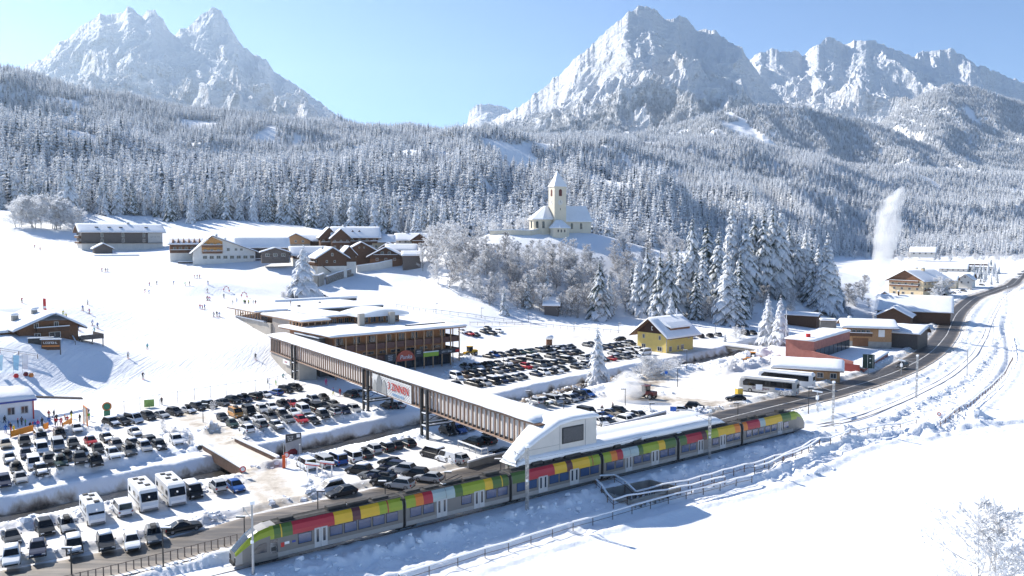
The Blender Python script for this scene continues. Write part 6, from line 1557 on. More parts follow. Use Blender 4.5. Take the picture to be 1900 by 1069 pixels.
    if ci: m = MB(); m.box(s0-.6,s0+.03,.15,TW-.15,.5,3.8); m.build('gangway', M_black, train)
    if ci in (1,3):
        m = MB(); xm = (s0+s1)/2
        m.bar((xm-1,1.,4.3),(xm+1.,1.,4.75),.08,.08); m.bar((xm-1,1.9,4.3),(xm+1.,1.9,4.75),.08,.08); m.bar((xm-1,1.0,4.3),(xm-1,1.9,4.3),.08,.08); m.build('pantograph', M_steel, train)
# head of the train
s0 = s_of(443)
m = MB(); m.add([(s0+1.3,.16,1.35),(s0+3.0,.02,1.35),(s0+3.0,.02,2.4),(s0+2.2,.08,2.3)],[(0,1,2,3)]); m.v=[(x,y-.05,z) for x,y,z in m.v]; m.build('side_window', M_glass, train)
m = MB(); m.box(s0+3.35,s0+4.2,-.03,-.004,1.1,2.5); m.build('cab_door_window', M_glass, train)
m = MB(); m.box(s0-.35,s0+.1,.75,TW-.75,.35,.7); m.box(s0-.25,s0+.0,.5,.8,.75,1.25); m.box(s0-.25,s0,TW-.8,TW-.5,.75,1.25); m.build('coupler', M_black, train)
m = MB(); m.box(s0-.16,s0+.1,.55,.95,1.0,1.5); m.box(s0-.16,s0+.1,TW-.95,TW-.55,1.0,1.5); m.build('nose_marking', M_red, train)
for y in (.62,TW-.62):
    m = MB(); m.tube((s0-.2,y,1.3),(s0-.1,y,1.3),.12,n=8); m.build('headlight', M_white, train)
m = MB(); m.box(s_of(z2(333)),s_of(z2(350)),-.03,-.003,1.5,2.0); m.build('logo_red', M_red, train)
m = MB(); m.box(s_of(z2(352)),s_of(z2(376)),-.03,-.003,1.72,2.0); m.build('logo_white', M_white, train)
m = MB(); m.box(s_of(z2(390)),s_of(z2(408)),-.03,-.003,1.74,1.96); m.build('logo_blue', M_blue, train)
m = MB(); m.box(s_of(z2(278)),s_of(z2(312)),-.03,-.003,1.1,2.2); m.build('vent_grille', M_tlow, train); m = MB(); m.box(s_of(z2(283)),s_of(z2(307)),-.04,-.031,1.3,1.75); m.build('vent_slot', M_steel, train)
# ================================================================ VEHICLES
def cmat(n, c): return mat('car_'+n, c, .36, .05, .5, spec=.28)
PAINT = {'black':(.012,.013,.015),'anthracite':(.035,.037,.042),'dark blue':(.012,.022,.06),'blue':(.02,.09,.32),'silver':(.42,.43,.44),'grey':(.16,.165,.17),'white':(.78,.79,.80),
 'red':(.42,.015,.02),'beige':(.42,.36,.27),'brown':(.10,.065,.045),'orange':(.55,.26,.06),'dark green':(.02,.05,.04)}
CP_ = {k:cmat(k.replace(' ','_'),v) for k,v in PAINT.items()}
M_cglass = mat('car_glass', (.008,.010,.014), .12, 0, spec=.4); M_head = mat('headlight_glass', (.6,.62,.64), .15, 0, spec=.8); M_tail = mat('tail_light_red', (.35,.01,.01), .25, 0)
M_rim = mat('wheel_rim', (.35,.35,.36), .35, 0, metal=.6); M_trim = mat('black_plastic', (.02,.02,.021), .6, 0)
def whl(r, w=.2):
    m = MB(); m.tube((0,-w/2,0),(0,w/2,0),r,n=10); k = MB(); k.tube((0,-w/2-.012,0),(0,w/2+.012,0),r*.6,n=8); return m.mesh('wheel',M_black), k.mesh('rim',M_rim)
def car_proto(kind):
    # length, width, height, bonnet length, windscreen run, rear window run, belt height, roof inset, rear deck
    S = {'hatchback':(4.0,1.72,1.45,1.15,.95,.6,.92,.25,.06),'estate car':(4.6,1.78,1.46,1.35,.95,.65,.92,.25,.06),'off-roader':(4.5,1.84,1.66,1.25,.75,.45,1.05,.21,.06),
         'saloon':(4.6,1.78,1.40,1.30,1.0,.85,.90,.27,.65),'minivan':(4.6,1.85,1.68,.85,1.0,.35,1.0,.18,.03),'van':(5.0,1.92,1.98,.75,.75,.15,1.12,.12,.03),'box van':(5.2,1.95,2.1,.7,.7,.1,1.15,.1,.02)}[kind]
    L,W,Hh_,bo,ws,rw,be,ins,dk = S; r = .33 if Hh_ < 1.6 else .36
    root = bpy.data.objects.new('car_proto', None)
    def ring(x, w, z0, z1, z1e): h=w/2; return [(x,-h*.92,z0),(x,-h,z0+.14),(x,-h,z1e-.1),(x,-h*.90,z1),(x,h*.90,z1),(x,h,z1e-.1),(x,h,z0+.14),(x,h*.92,z0)]
    m = MB(); x0=-L/2; x1=L/2; hood=.70+.06*(Hh_-1.4)*2
    # x1 = front
    m.loft([ring(x0,W*.86,.42,be-.12,be-.12), ring(x0+.12,W*.96,.26,be-.02,be-.02), ring(x0+.6,W,.22,be,be), ring(x1-bo-.1,W,.22,be,be-.02), ring(x1-.55,W*.98,.22,hood+.1,hood), ring(x1-.14,W*.92,.26,hood-.02,hood-.08), ring(x1,W*.78,.36,hood-.22,hood-.22)])
    # cabin: roof and pillars in body colour
    def cab(x, w, z): return [(x,-w/2,z),(x,w/2,z)]
    xf=x1-bo; xr=x0+.1+dk; wi=W*.94; wt=W-2*ins
    a=[(xr,-wi/2,be-.03),(xf,-wi/2,be-.03),(xf,wi/2,be-.03),(xr,wi/2,be-.03)]; t_=[(xr+rw,-wt/2,Hh_-.04),(xf-ws,-wt/2,Hh_-.04),(xf-ws,wt/2,Hh_-.04),(xr+rw,wt/2,Hh_-.04)]
    u=[(xr+rw+.12,-wt/2+.12,Hh_),(xf-ws-.15,-wt/2+.12,Hh_),(xf-ws-.15,wt/2-.12,Hh_),(xr+rw+.12,wt/2-.12,Hh_)]
    m.loft([a,t_,u]); body = m.mesh('body', CP_['silver'])
    parts = [('body', body, (0,0,0), [])]
    def pane(p, e=.018):
        A,B_,C_,D_ = [Vector(q) for q in p]; n=(B_-A).cross(D_-A).normalized(); c=(A+B_+C_+D_)/4
        q=[c+(v-c)*.90+n*e for v in (A,B_,C_,D_)]; q2=[c+(v-c)*.90-n*.01 for v in (A,B_,C_,D_)]; g=MB(); g.add(q+q2,[(0,1,2,3),(0,4,5,1),(1,5,6,2),(2,6,7,3),(3,7,4,0)]); return g
    parts.append(('windscreen', pane([a[1],a[2],t_[2],t_[1]]).mesh('windscreen',M_cglass),(0,0,0),[]))
    parts.append(('rear_window', pane([a[3],a[0],t_[0],t_[3]]).mesh('rear_window',M_cglass),(0,0,0),[]))
    fl = .40 if kind == 'box van' else 1.
    def sidepane(sg):
        q = [a[0],a[1],t_[1],t_[0]] if sg < 0 else [a[2],a[3],t_[3],t_[2]]
        q = [Vector(v) for v in q]
        if fl < 1:
            if sg < 0: q[0]=q[1].lerp(q[0],fl); q[3]=q[2].lerp(q[3],fl)
            else: q[1]=q[0].lerp(q[1],fl); q[2]=q[3].lerp(q[2],fl)
        return pane(q)
    for sg in (-1,1): parts.append(('side_window', sidepane(sg).mesh('side_window',M_cglass),(0,0,0),[]))
    wt_, wr_ = whl(r)
    for x in (x1-.85,x0+.82):
        for y in (-W/2+.1,W/2-.1): parts.append(('wheel', wt_, (x,y,r), [('rim',wr_)]))
    h_=MB(); h_.box(-.06,.05,-.18,.18,-.08,.09); hm=h_.mesh('headlight',M_head); tm=MB(); tm.box(-.05,.06,-.14,.14,-.12,.14); tm_=tm.mesh('tail_light',M_tail)
    for y in (-W*.34,W*.34): parts.append(('headlight',hm,(x1-.08,y,hood-.16),[])); 
    for y in (-W*.40,W*.40): parts.append(('tail_light',tm_,(x0+.05,y,be-.28),[]))
    for q_ in ((x1-.06,x1+.03,-W*.36,W*.36,.28,.46),(x0-.03,x0+.06,-W*.38,W*.38,.34,.50)): b=MB(); b.box(*q_); parts.append(('bumper', b.mesh('bumper',M_trim),(0,0,0),[]))
    b=MB(); b.box(xf-.35,xf-.2,-W/2-.16,-W/2-.0,be,be+.14); mm1=b.mesh('mirror',M_trim); b=MB(); b.box(xf-.35,xf-.2,W/2,W/2+.16,be,be+.14); parts += [('mirror',mm1,(0,0,0),[]),('mirror',b.mesh('mirror',M_trim),(0,0,0),[])]
    # snow on roof / bonnet (used on some)
    s=MB(); rr=[]
    for x,f,hh in ((xr+rw+.0,.9,.01),(xr+rw+.08,1,.10),(xr+rw+.4,1,.16),((xr+rw+xf-ws)/2,1,.15),(xf-ws-.3,1,.13),(xf-ws-.02,.9,.05)):
        w=wt*f; rr.append([(x,-w/2,Hh_-.03),(x,-w/2+.06,Hh_+hh*.8),(x,0,Hh_+hh),(x,w/2-.06,Hh_+hh*.8),(x,w/2,Hh_-.03)])
    s.loft(rr); rs=s.mesh('roof_snow',M_snowroof,True); s=MB(); s.loft([[(x,-W*.40*f,z-.02),(x,-W*.36*f,z+hh),(x,W*.36*f,z+hh),(x,W*.40*f,z-.02)] for x,z,hh,f in ((xf+.02,be-.0,.05,1),(xf+bo*.4,hood+.10,.09,1),(x1-.25,hood,.05,.95),(x1-.08,hood-.1,.01,.85))]); bs=s.mesh('bonnet_snow',M_snowroof,True)
    b=MB(); b.loft([[(x,-w,Hh_+.02),(x,-w*.8,Hh_+h),(x,w*.8,Hh_+h),(x,w,Hh_+.02)] for x,w,h in ((-.9,.2,.12),(-.7,.36,.34),(.5,.36,.36),(.9,.22,.18))]); rb=b.mesh('roof_box',M_trim)
    return dict(parts=parts, snow=rs, bonnet=bs, box=rb, L=L, W=W)
PROT = {k:car_proto(k) for k in ('hatchback','estate car','off-roader','saloon','minivan','van','box van')}
CARS = []
def add_parts(root, parts, paint, far=False):
    for nm, me_, loc_, subs in parts:
        if far and nm in ('mirror','bumper','headlight','tail_light'): continue
        o = bpy.data.objects.new(nm, me_); COL.objects.link(o); o.parent = root; o.location = loc_
        if nm == 'body' and paint: o.material_slots[0].link = 'OBJECT'; o.material_slots[0].material = CP_[paint]
        if far: continue
        for sn, sm in subs: q = bpy.data.objects.new(sn, sm); COL.objects.link(q); q.parent = o
def put_car(p, head, kind, paint, label, group, snow=0, box=False, far=False):
    sc_ = .92
    t = thing('parked_car' if 'van' not in kind or kind == 'minivan' else 'parked_van', label, 'van' if kind in ('van','box van') else 'car', p, math.atan2(head[1],head[0]), group)
    t.scale = (sc_,)*3; pr = PROT[kind]; add_parts(t, pr['parts'], paint, far)
    if snow >= 1: add_parts(t, [('roof_snow',pr['snow'],(0,0,0),[])], None)
    if snow >= 2: add_parts(t, [('bonnet_snow',pr['bonnet'],(0,0,0),[])], None)
    if box: add_parts(t, [('roof_box',pr['box'],(0,0,0),[])], None)
    CARS.append(t); return t
rc_ = random.Random(99)
KW = ['hatchback']*4+['estate car']*5+['off-roader']*5+['saloon']*2+['minivan']*2+['van']
CW = ['black']*6+['anthracite']*6+['dark blue']*3+['grey']*4+['silver']*5+['white']*5+['brown']*1+['dark green']+['blue']+['red']
ORD = ['leftmost','second','third','fourth','fifth','sixth','seventh','eighth','ninth','tenth','eleventh','twelfth','thirteenth','fourteenth','fifteenth','sixteenth','seventeenth','eighteenth','nineteenth','twentieth']
SNW = {0:'',1:' with snow on its roof',2:' half buried in snow'}
def lot_row(pts, desc, group, head=None, jit=.12, kinds=None, paints=None, dark=False, far=False, flip=False, fill=None):
    """pts: photograph points where each car stands; fill: straight row between two points at a 2.6 m pitch"""
    if fill:
        a = Vector(P(*pts[0],0)); b = Vector(P(*pts[-1],0)); n = int((b-a).length/fill)+1; W3 = [a.lerp(b,i/max(1,n-1)) for i in range(n)]
        W3 = [w+Vector((rc_.uniform(-.35,.35),rc_.uniform(-.35,.35),0)) for w in W3 if rc_.random() < .88]
    else: W3 = [Vector(P(x,y,0)) for x,y in pts]
    n = len(W3)
    if head is None:
        d = (W3[-1]-W3[0]).normalized(); head = (d.y,-d.x)
    for i,w in enumerate(W3):
        k = (kinds or {}).get(i) or rc_.choice(KW); c = (paints or {}).get(i) or rc_.choice(CW)
        if dark and c in ('silver','white') and i not in (paints or {}) and rc_.random() < .5: c = rc_.choice(['black','anthracite','grey'])
        sn = rc_.choice([0,0,0,0,0,1,1,2]) if not (dark and far) else rc_.choice([0,0,0,0,1,1])
        f = -1 if (flip or rc_.random() < .18) else 1
        a_ = rc_.uniform(-.05,.05); hx = (head[0]*math.cos(a_)-head[1]*math.sin(a_))*f; hy = (head[0]*math.sin(a_)+head[1]*math.cos(a_))*f
        w = w+Vector((head[0],head[1],0))*rc_.uniform(-.3,.3); bx = rc_.random() < .18 and sn == 0
        z = Hs(w.x,w.y)
        word = ORD[i] if i < 20 else ORD[n-1-i]+' from the right' if n-1-i else 'rightmost'
        if i == n-1 and n > 1: word = 'rightmost'
        lab = '%s %s%s, %s in the %s' % (c, k, ' with a roof box' if bx else SNW[sn], word, desc)
        if len(lab.split()) > 16: lab = '%s %s, %s in the %s' % (c, k, word, desc)
        if len(lab.split()) > 16: lab = '%s, %s in the %s' % (k, word, desc)
        put_car((w.x,w.y,max(z,-.15)+.02), (hx,hy), k, c, lab, group, sn, bx, far)
Z1 = lambda L: [(x/2.748, 680+y/2.748) for x,y in L]
Z2 = lambda L: [(400+x/2.748, 680+y/2.748) for x,y in L]
Z5 = lambda L: [(840+x/3.8, 560+y/3.8) for x,y in L]
TNh = (TN.x, TN.y)
g1 = 'cars in the lower left car park'
lot_row(Z1([(60,1010),(195,970),(378,950),(540,930),(672,915),(785,890)]), 'front row beside the near road', g1, (.5,-.86), kinds={0:'off-roader',1:'estate car',2:'minivan',3:'off-roader',4:'estate car',5:'off-roader'}, paints={0:'white',1:'dark blue',2:'black',3:'anthracite',4:'white',5:'grey'})
w = P(340,985,0); put_car((w[0],w[1],.0), (.82,.57), 'saloon', 'black', 'black saloon parked askew beside the snow heap near the road bridge', g1)
lot_row(Z1([(60,895),(230,850),(340,828)]), 'back row by the stream, lower car park', g1, TNh, kinds={0:'saloon',1:'off-roader',2:'estate car'}, paints={0:'anthracite',1:'black',2:'silver'})
lot_row(Z1([(1112,640),(1205,632)]), 'pair beside the black van at the stream bank', g1, TNh, kinds={0:'off-roader',1:'estate car'}, paints={0:'silver',1:'blue'})
w = P(227,952,0); put_car((w[0],w[1],.0), (-.6,.8), 'van', 'white', 'white passenger van seen from behind left of the first motorhome', g1)
w = P(358,920,0); put_car((w[0],w[1],.0), TNh, 'van', 'black', 'black van right of the second motorhome by the stream', g1, 1)
g2 = 'cars in the upper left car park'
lot_row(Z1([(30,415),(125,398),(207,380),(305,362),(392,338)]), 'row along the orange safety fence', g2, TNh, kinds={0:'hatchback',1:'off-roader',2:'van',3:'minivan',4:'hatchback'}, paints={0:'beige',1:'black',2:'silver',3:'brown',4:'white'})
lot_row(Z1([(572,305),(625,292),(683,284),(757,268),(820,258),(890,246),(955,232),(1005,218),(1070,210),(1130,198),(1187,186),(1245,180),(1297,168)]), 'top row below the ski slope netting', g2, kinds={2:'van'}, paints={0:'black',1:'black',2:'white',3:'black',4:'silver',5:'anthracite',6:'white',7:'anthracite',8:'anthracite',9:'grey',10:'black',11:'dark blue',12:'black'})
lot_row(Z1([(48,485),(135,465),(213,440),(295,420),(375,410),(465,398),(545,380)]), 'second row from the orange fence', g2, TNh, kinds={1:'hatchback',5:'hatchback'}, paints={0:'grey',1:'dark blue',2:'white',3:'silver',4:'black',5:'red',6:'black'})
lot_row(Z1([(688,350),(760,395)]), 'pair by the snow heap with the sapling', g2, TNh, paints={0:'silver',1:'anthracite'})
lot_row(Z1([(85,535),(172,514),(253,494),(343,474),(422,458),(503,438),(595,420),(678,408)]), 'third row from the orange fence', g2, TNh, paints={0:'black',1:'white',2:'anthracite',3:'anthracite',4:'silver',5:'black',6:'grey',7:'anthracite'})
lot_row(Z1([(20,622),(107,605),(210,572),(313,557),(408,535),(488,525),(577,500),(662,478),(738,458),(815,440),(902,415)]), 'row along the snow wall of the stream', g2, TNh, paints={0:'dark blue',1:'silver',2:'anthracite',3:'dark green',4:'anthracite',5:'black',6:'white',7:'grey',8:'silver',9:'anthracite',10:'white'})
g3 = 'cars in the middle left car park'
lot_row(Z2([(30,195),(88,183),(147,177),(200,167),(252,158),(303,146),(358,134),(407,124)]), 'top row of the middle park below the netting', g3, paints={0:'black',5:'blue',6:'black',7:'anthracite',1:'anthracite',2:'dark blue',3:'anthracite'})
lot_row(Z2([(38,275),(103,255),(172,245),(235,232),(288,220),(348,212),(397,202),(450,192),(500,182),(556,172)]), 'second row of the middle park', g3, TNh, kinds={1:'van',2:'van'}, paints={0:'anthracite',1:'orange',2:'black',3:'silver',4:'white',5:'black',6:'red',7:'black',8:'silver',9:'black'})
lot_row(Z2([(88,308),(153,295),(222,284),(280,272),(338,258),(400,250),(445,236),(505,226),(550,214),(608,208)]), 'third row of the middle park', g3, TNh, kinds={6:'van'}, paints={0:'dark green',1:'silver',2:'white',3:'grey',4:'black',5:'white',6:'white',7:'black',8:'anthracite',9:'grey'})
lot_row(Z2([(160,358),(232,340),(310,328),(372,314),(440,302),(497,292),(550,282),(600,270),(650,258),(708,245)]), 'lowest row of the middle park by the snow wall', g3, TNh)
g4 = 'cars in the car park under the footbridge'
lot_row(Z2([(465,520),(545,505),(615,492),(690,478),(757,462)]), 'back row right of the large poster', g4, TNh, kinds={0:'van',1:'van',2:'van',3:'van',4:'saloon'}, paints={0:'white',1:'silver',2:'blue',3:'white',4:'anthracite'}, flip=True)
lot_row(Z2([(805,440),(868,428),(912,414),(980,405)]), 'back row towards the bridge tower', g4, TNh, paints={0:'silver',1:'anthracite',2:'anthracite',3:'black'}, flip=True)
lot_row(Z2([(735,545),(783,575),(838,590),(862,612)]), 'left column of the centre block, near road', g4, (.9,.3), kinds={0:'off-roader',1:'estate car',2:'saloon',3:'estate car'}, paints={0:'black',1:'grey',2:'dark blue',3:'black'}, head=None) if False else None
lot_row(Z2([(738,548),(790,578),(842,592),(868,614),(945,628)]), 'left diagonal file of the centre block', g4, (-.93,.36), kinds={0:'off-roader',1:'estate car',2:'estate car',3:'off-roader',4:'off-roader'}, paints={0:'black',1:'grey',2:'dark blue',3:'black',4:'silver'})
lot_row(Z2([(880,505),(905,532),(958,555),(1012,572),(1080,592)]), 'right diagonal file of the centre block', g4, (-.93,.36), kinds={0:'hatchback',4:'estate car'}, paints={0:'black',1:'dark blue',2:'silver',3:'anthracite',4:'silver'})
lot_row(Z2([(1100,462),(1150,470),(1187,490),(1235,503)]), 'group right of the bridge tower', g4, (-.75,.66), kinds={2:'box van',0:'van'}, paints={0:'black',1:'silver',2:'white',3:'silver'})
lot_row(Z2([(1185,345),(1235,335),(1285,322)]), 'row in the shade under the footbridge', g4, TNh, dark=True)
lot_row(Z2([(1305,400),(1372,392)]), 'pair behind the snowy railing', g4, (-.75,.66), kinds={0:'off-roader',1:'off-roader'}, paints={0:'black',1:'anthracite'})
w = P(931,845,0); put_car((w[0],w[1],0), (-.9,.4), 'estate car', 'black', 'lone black estate car beside the foot of the stair head', g4)
w = P(612,912,0); put_car((w[0],w[1],0.), (-.75,-.62), 'minivan', 'white', 'white minivan parked askew by the big snow heap', g4, 1)
w = P(634,920,0); put_car((w[0],w[1],0.), (-.75,-.62), 'estate car', 'anthracite', 'anthracite estate car right beside the askew white minivan', g4)
lot_row(Z2([(690,155),(728,150)]), 'pair on the lane below the footbridge start', g4, (-.7,.7), kinds={0:'off-roader',1:'off-roader'}, paints={0:'black',1:'silver'})
lot_row(Z2([(880,215),(928,210)]), 'pair in the shade behind the lettered banner', g4, (-.7,.7), dark=True)
g5 = 'cars in the big central car park'
for a,b_,nm in (((905,664),(1100,641),'back row'),((862,688),(1075,656),'second row'),((850,703),(1095,666),'third row'),((886,717),(1100,678),'front row'),((846,719),(872,714),'short row near the station building')):
    lot_row([a,b_], nm+' of the central car park', g5, TNh, fill=2.45, dark=True, far=True)
lot_row([(945,660),(1062,645)], 'uppermost row by the shaded bank, central car park', g5, TNh, fill=2.6, dark=True, far=True)
lot_row([(1110,672),(1176,662)], 'row between frosted spruce and stream bank', g5, TNh, fill=2.5, dark=True, far=True)
lot_row([(1116,648),(1170,640)], 'row left of the yellow house', g5, TNh, fill=2.5, dark=True, far=True)
lot_row([(1120,660),(1188,652)], 'middle row beside the yellow house', g5, TNh, fill=3.2, far=True)
lot_row([(1285,632),(1398,626)], 'shaded row behind the yellow house', g5, (.1,-1), fill=3.2, dark=True, far=True)
w = P(1196,658,0); put_car((w[0],w[1],.0), (-.8,-.6), 'van', 'white', 'white van in front of the yellow house', g5, 1)
w = G(1150,632); put_car((w[0],w[1],w[2]), (-.9,-.4), 'estate car', 'black', 'lone black estate car on the shaded snow left of the yellow house', g5)
g6 = 'cars on the raised lot behind the station building'
for i,(x,y) in enumerate(((858,618),(872,622),(884,624),(898,618),(905,612),(914,621),(926,617))):
    w = G(x,y); k = rc_.choice(KW[:12]); c = ('white','red','anthracite','black','black','black','white')[i]; put_car((w.x,w.y,w.z), (TN.x,TN.y), k, c, '%s %s, %s on the raised lot behind the station building'%(c,k,ORD[i]), g6, rc_.choice([0,1,2]), far=True)
g7 = 'cars in the car park behind the platform'
lot_row([(993,757),(1011,754),(1029,751),(1045,748),(1058,745),(1069,742),(1078,739),(1090,736)], 'row along the far snow bank behind platform', g7, TNh)
lot_row([(1088,772),(1104,780),(1120,778),(1133,772),(1149,769)], 'diagonal row right of the stair head', g7, (.75,-.66), kinds={0:'van',3:'hatchback'}, paints={0:'anthracite',1:'anthracite',2:'blue',3:'beige',4:'black'})
lot_row([(1113,790),(1128,789),(1156,786),(1171,782),(1186,778)], 'row along the wall of the platform', g7, TNh, dark=True)
lot_row([(1271,766),(1288,761)], 'pair on the empty snow behind the canopy', g7, (-.95,.3), kinds={0:'hatchback',1:'off-roader'}, paints={0:'white',1:'black'})
w = P(1365,744,0); put_car((w[0],w[1],.05), (-.9,.1), 'estate car', 'black', 'black estate car leaving the coach yard beside the road', g7)
w = P(1674,683,0); put_car((w[0],w[1],.12), (-.8,-.6), 'off-roader', 'anthracite', 'dark off-roader driving on the main road below the green board', g7)
for i,(x,y) in enumerate(((583,541),(587,544),(591,547),(595,550),(600,553))):
    w = G(x,y); put_car((w.x,w.y,w.z), (.9,-.3), rc_.choice(KW[:9]), ('black','silver','anthracite','white','black')[i], '%s car in the roadside row beside the big frosted larch'%('nearest','second nearest','middle','second farthest','farthest')[4-i], 'cars beside the big frosted larch', 1, far=True)
for i,(x,y) in enumerate(((1752,549),(1760,546),(1769,545),(1778,543),(1788,541),(1800,538),(1822,530))):
    w = G(x,y); put_car((w.x,w.y,w.z), (.2,-1), rc_.choice(KW[:9]), ('black','anthracite','dark blue','white','black','silver','black')[i], '%s car in the row before the double-gabled guest house'%ORD[i], 'cars before the roadside guest houses', rc_.choice([0,1]), far=True)
# motorhomes and camper van
def motorhome(px, py, label, L=7.2, W=2.3, Hm=2.95, head=TNh, white=M_white, camper=False):
    w = P(px,py,0); t = thing('motorhome' if not camper else 'camper_van', label, 'motorhome' if not camper else 'camper van', (w[0],w[1],0), math.atan2(head[1],head[0]), 'motorhomes beside the stream')
    b = MB(); fr = .9 if not camper else 1.5
    def rg(x,w_,z0,z1): return [(x,-w_/2,z0),(x,-w_/2,z1-.12),(x,-w_/2+.12,z1),(x,w_/2-.12,z1),(x,w_/2,z1-.12),(x,w_/2,z0)]
    b.loft([rg(-L/2,W,.5,Hm),rg(L/2-fr-.7,W,.35,Hm),rg(L/2-fr,W*.97,.3,Hm-(.15 if not camper else .1)),rg(L/2-fr*.45,W*.94,.3,(1.9 if not camper else 1.6)),rg(L/2-.25,W*.9,.3,1.25),rg(L/2,W*.82,.4,.95)]); b.build('body', white, t)
    z0=1.35; b=MB(); xa=L/2-fr*.45+.03; xb=L/2-fr+.05
    b.add([(xa+.05,-W*.42,(1.35 if not camper else 1.3)+.12),(xa+.05,W*.42,(1.35 if not camper else 1.3)+.12),(xb,W*.42,Hm-.5),(xb,-W*.42,Hm-.5)],[(0,1,2,3)]); b.v=[(x+.16,y,z) for x,y,z in b.v]; b.build('windscreen', M_cglass, t)
    for sg in (-1,1):
        y=sg*(W/2+.012)
        for x0,x1 in ((L/2-fr-.9,L/2-fr-.05),(-L/2+.6,-L/2+1.5),(-.4,.7)): b=MB(); b.box(x0,x1,y-.012,y+.012,1.55,2.15); b.build('side_window', M_cglass, t)
        b=MB(); b.box(-L/2+.1,L/2-fr-.2,y-.01,y+.01,1.0,1.16); b.build('stripe', M_grey, t)
    wt_,wr_=whl(.36,.24)
    for x in (L/2-.95,-L/2+1.7):
        for y in (-W/2+.14,W/2-.14): add_parts(t,[('wheel',wt_,(x,y,.36),[('rim',wr_)])],None)
    for x,y in ((-1.8,.2),(-.3,-.3),(1.1,.25),(-2.6,-.4)):
        b=MB(); b.box(x-.3,x+.3,y-.3,y+.3,Hm,Hm+.12); b.build('roof_hatch', M_trim, t)
    b=MB(); b.box(L/2-.02,L/2+.05,-W*.38,W*.38,.35,.6); b.build('bumper', M_grey, t)
    for y in (-W*.34,W*.34): add_parts(t,[('headlight',bpy.data.meshes['headlight'],(L/2-.1,y,.85),[])],None)
    return t
motorhome(267,938,'long white motorhome with roof hatches, left one of the big pair by the stream')
motorhome(318,928,'long white motorhome, right one of the big pair beside the black van')
motorhome(173,965,'white camper van with high roof standing left of the white passenger van',L=6.0,W=2.05,Hm=2.6,camper=True)
# coaches
def coach(px, py, label, head, word=None, L=12.5):
    w = P(px,py,0); t = thing('coach', label, 'coach', (w[0],w[1],0), math.atan2(head[1],head[0]), 'coaches parked by the timber shed'); W=2.5; Hc=3.5
    def rg(x,w_,z0,z1): return [(x,-w_/2,z0),(x,-w_/2,z1-.3),(x,-w_/2+.25,z1),(x,w_/2-.25,z1),(x,w_/2,z1-.3),(x,w_/2,z0)]
    b=MB(); b.loft([rg(-L/2,W*.95,.5,Hc-.1),rg(-L/2+.3,W,.35,Hc),rg(L/2-1.2,W,.35,Hc),rg(L/2-.35,W*.97,.35,Hc-.15),rg(L/2,W*.9,.4,Hc-1.0)]); b.build('body', mat('coach_silver',(.50,.49,.47),.35,.05) if word else M_white, t)
    for sg in (-1,1):
        y=sg*(W/2+.015); b=MB(); b.add([(-L/2+.9,y,1.75),(L/2-1.0,y,1.55),(L/2-.9,y,2.4),(L/2-1.6,y,3.05),(-L/2+.9,y,3.0)],[(0,1,2,3,4) if sg<0 else (4,3,2,1,0)]); b.build('side_window', M_cglass, t)
        if word:
            b=MB(); b.box(-L/2+1.,-1.8,y-.006,y+.006,1.2,1.62); b.build('blue_graphic', mat('sky_blue_paint',(.05,.22,.6),.4,.2), t)
            text(t, word, .78, (1.4,y+.012*sg,1.18), (R(90),0,0 if sg<0 else math.pi), mat('maroon_letters',(.10,.01,.05),.5,0))
    b=MB(); b.box(L/2-.15,L/2+.02,-W*.43,W*.43,1.2,2.5); b.v=[(x-(.22 if z>2 else 0)+.03,y,z) for x,y,z in b.v]; b.build('windscreen', M_cglass, t)
    b=MB(); b.box(-L/2-.03,-L/2+.05,-W*.38,W*.38,1.9,2.8); b.build('rear_window', M_cglass, t)
    for y in (-1,1): b=MB(); b.box(-L/2-.04,-L/2+.04,y-.12,y+.12,.8,1.2); b.build('tail_light', M_tail, t)
    wt_,wr_=whl(.5,.3)
    for x in (L/2-2.6,-L/2+3.2):
        for y in (-W/2+.14,W/2-.14): add_parts(t,[('wheel',wt_,(x,y,.5),[('rim',wr_)])],None)
    b=MB(); b.box(-L/2+.4,L/2-1,-W*.4,W*.4,Hc,Hc+.14); b.build('roof_snow', M_snowroof, t)
    return t
ca = Vector(P(1383,727,0)); cb = Vector(P(1465,736,0)); hd = (ca-cb).normalized()
coach(1426,730,'nearer white coach with dark red lettering and blue graphic, parked by the road',(hd.x,hd.y),'Schweighart',L=12.8)
coach(1458,716,'farther white coach without lettering, parked beside the timber shed',(hd.x,hd.y),L=12.8)
# snow machines
def plough(px,py,label,name='wheel_loader',col=None,head=(-.8,-.6),z=None):
    w = G(px,py) if z is None else Vector(P(px,py,z)); t = thing(name,label,'snow machine',(w[0],w[1],w[2]),math.atan2(head[1],head[0])); c = col or mat('digger_yellow',(.62,.36,.02),.5,.1)
    b=MB(); b.box(-2.3,-.2,-.8,.8,.9,1.7); b.box(.0,1.9,-.6,.6,.8,1.25); b.build('body', c, t)
    b=MB(); b.box(-.6,.7,-.75,.75,1.26,2.7); b.build('cab', M_cglass, t); b=MB(); b.box(-.7,.8,-.85,.85,2.71,2.85); b.build('cab_roof', c, t)
    b=MB(); b.bar((.9,-.5,1.2),(2.9,-.5,.6),.18,.25); b.bar((.9,.5,1.2),(2.9,.5,.6),.18,.25); b.build('arm', c, t)
    b=MB(); b.loft([[(2.9,-1.2,.1),(3.7,-1.2,.05),(3.2,-1.2,.2),(2.95,-1.2,1.0)],[(2.9,1.2,.1),(3.7,1.2,.05),(3.2,1.2,.2),(2.95,1.2,1.0)]]); b.build('bucket', M_steel, t)
    wt_,wr_=whl(.62,.45)
    for x in (-1.5,1.3):
        for y in (-.85,.85): add_parts(t,[('wheel',wt_,(x,y,.62),[('rim',wr_)])],None)
    return t
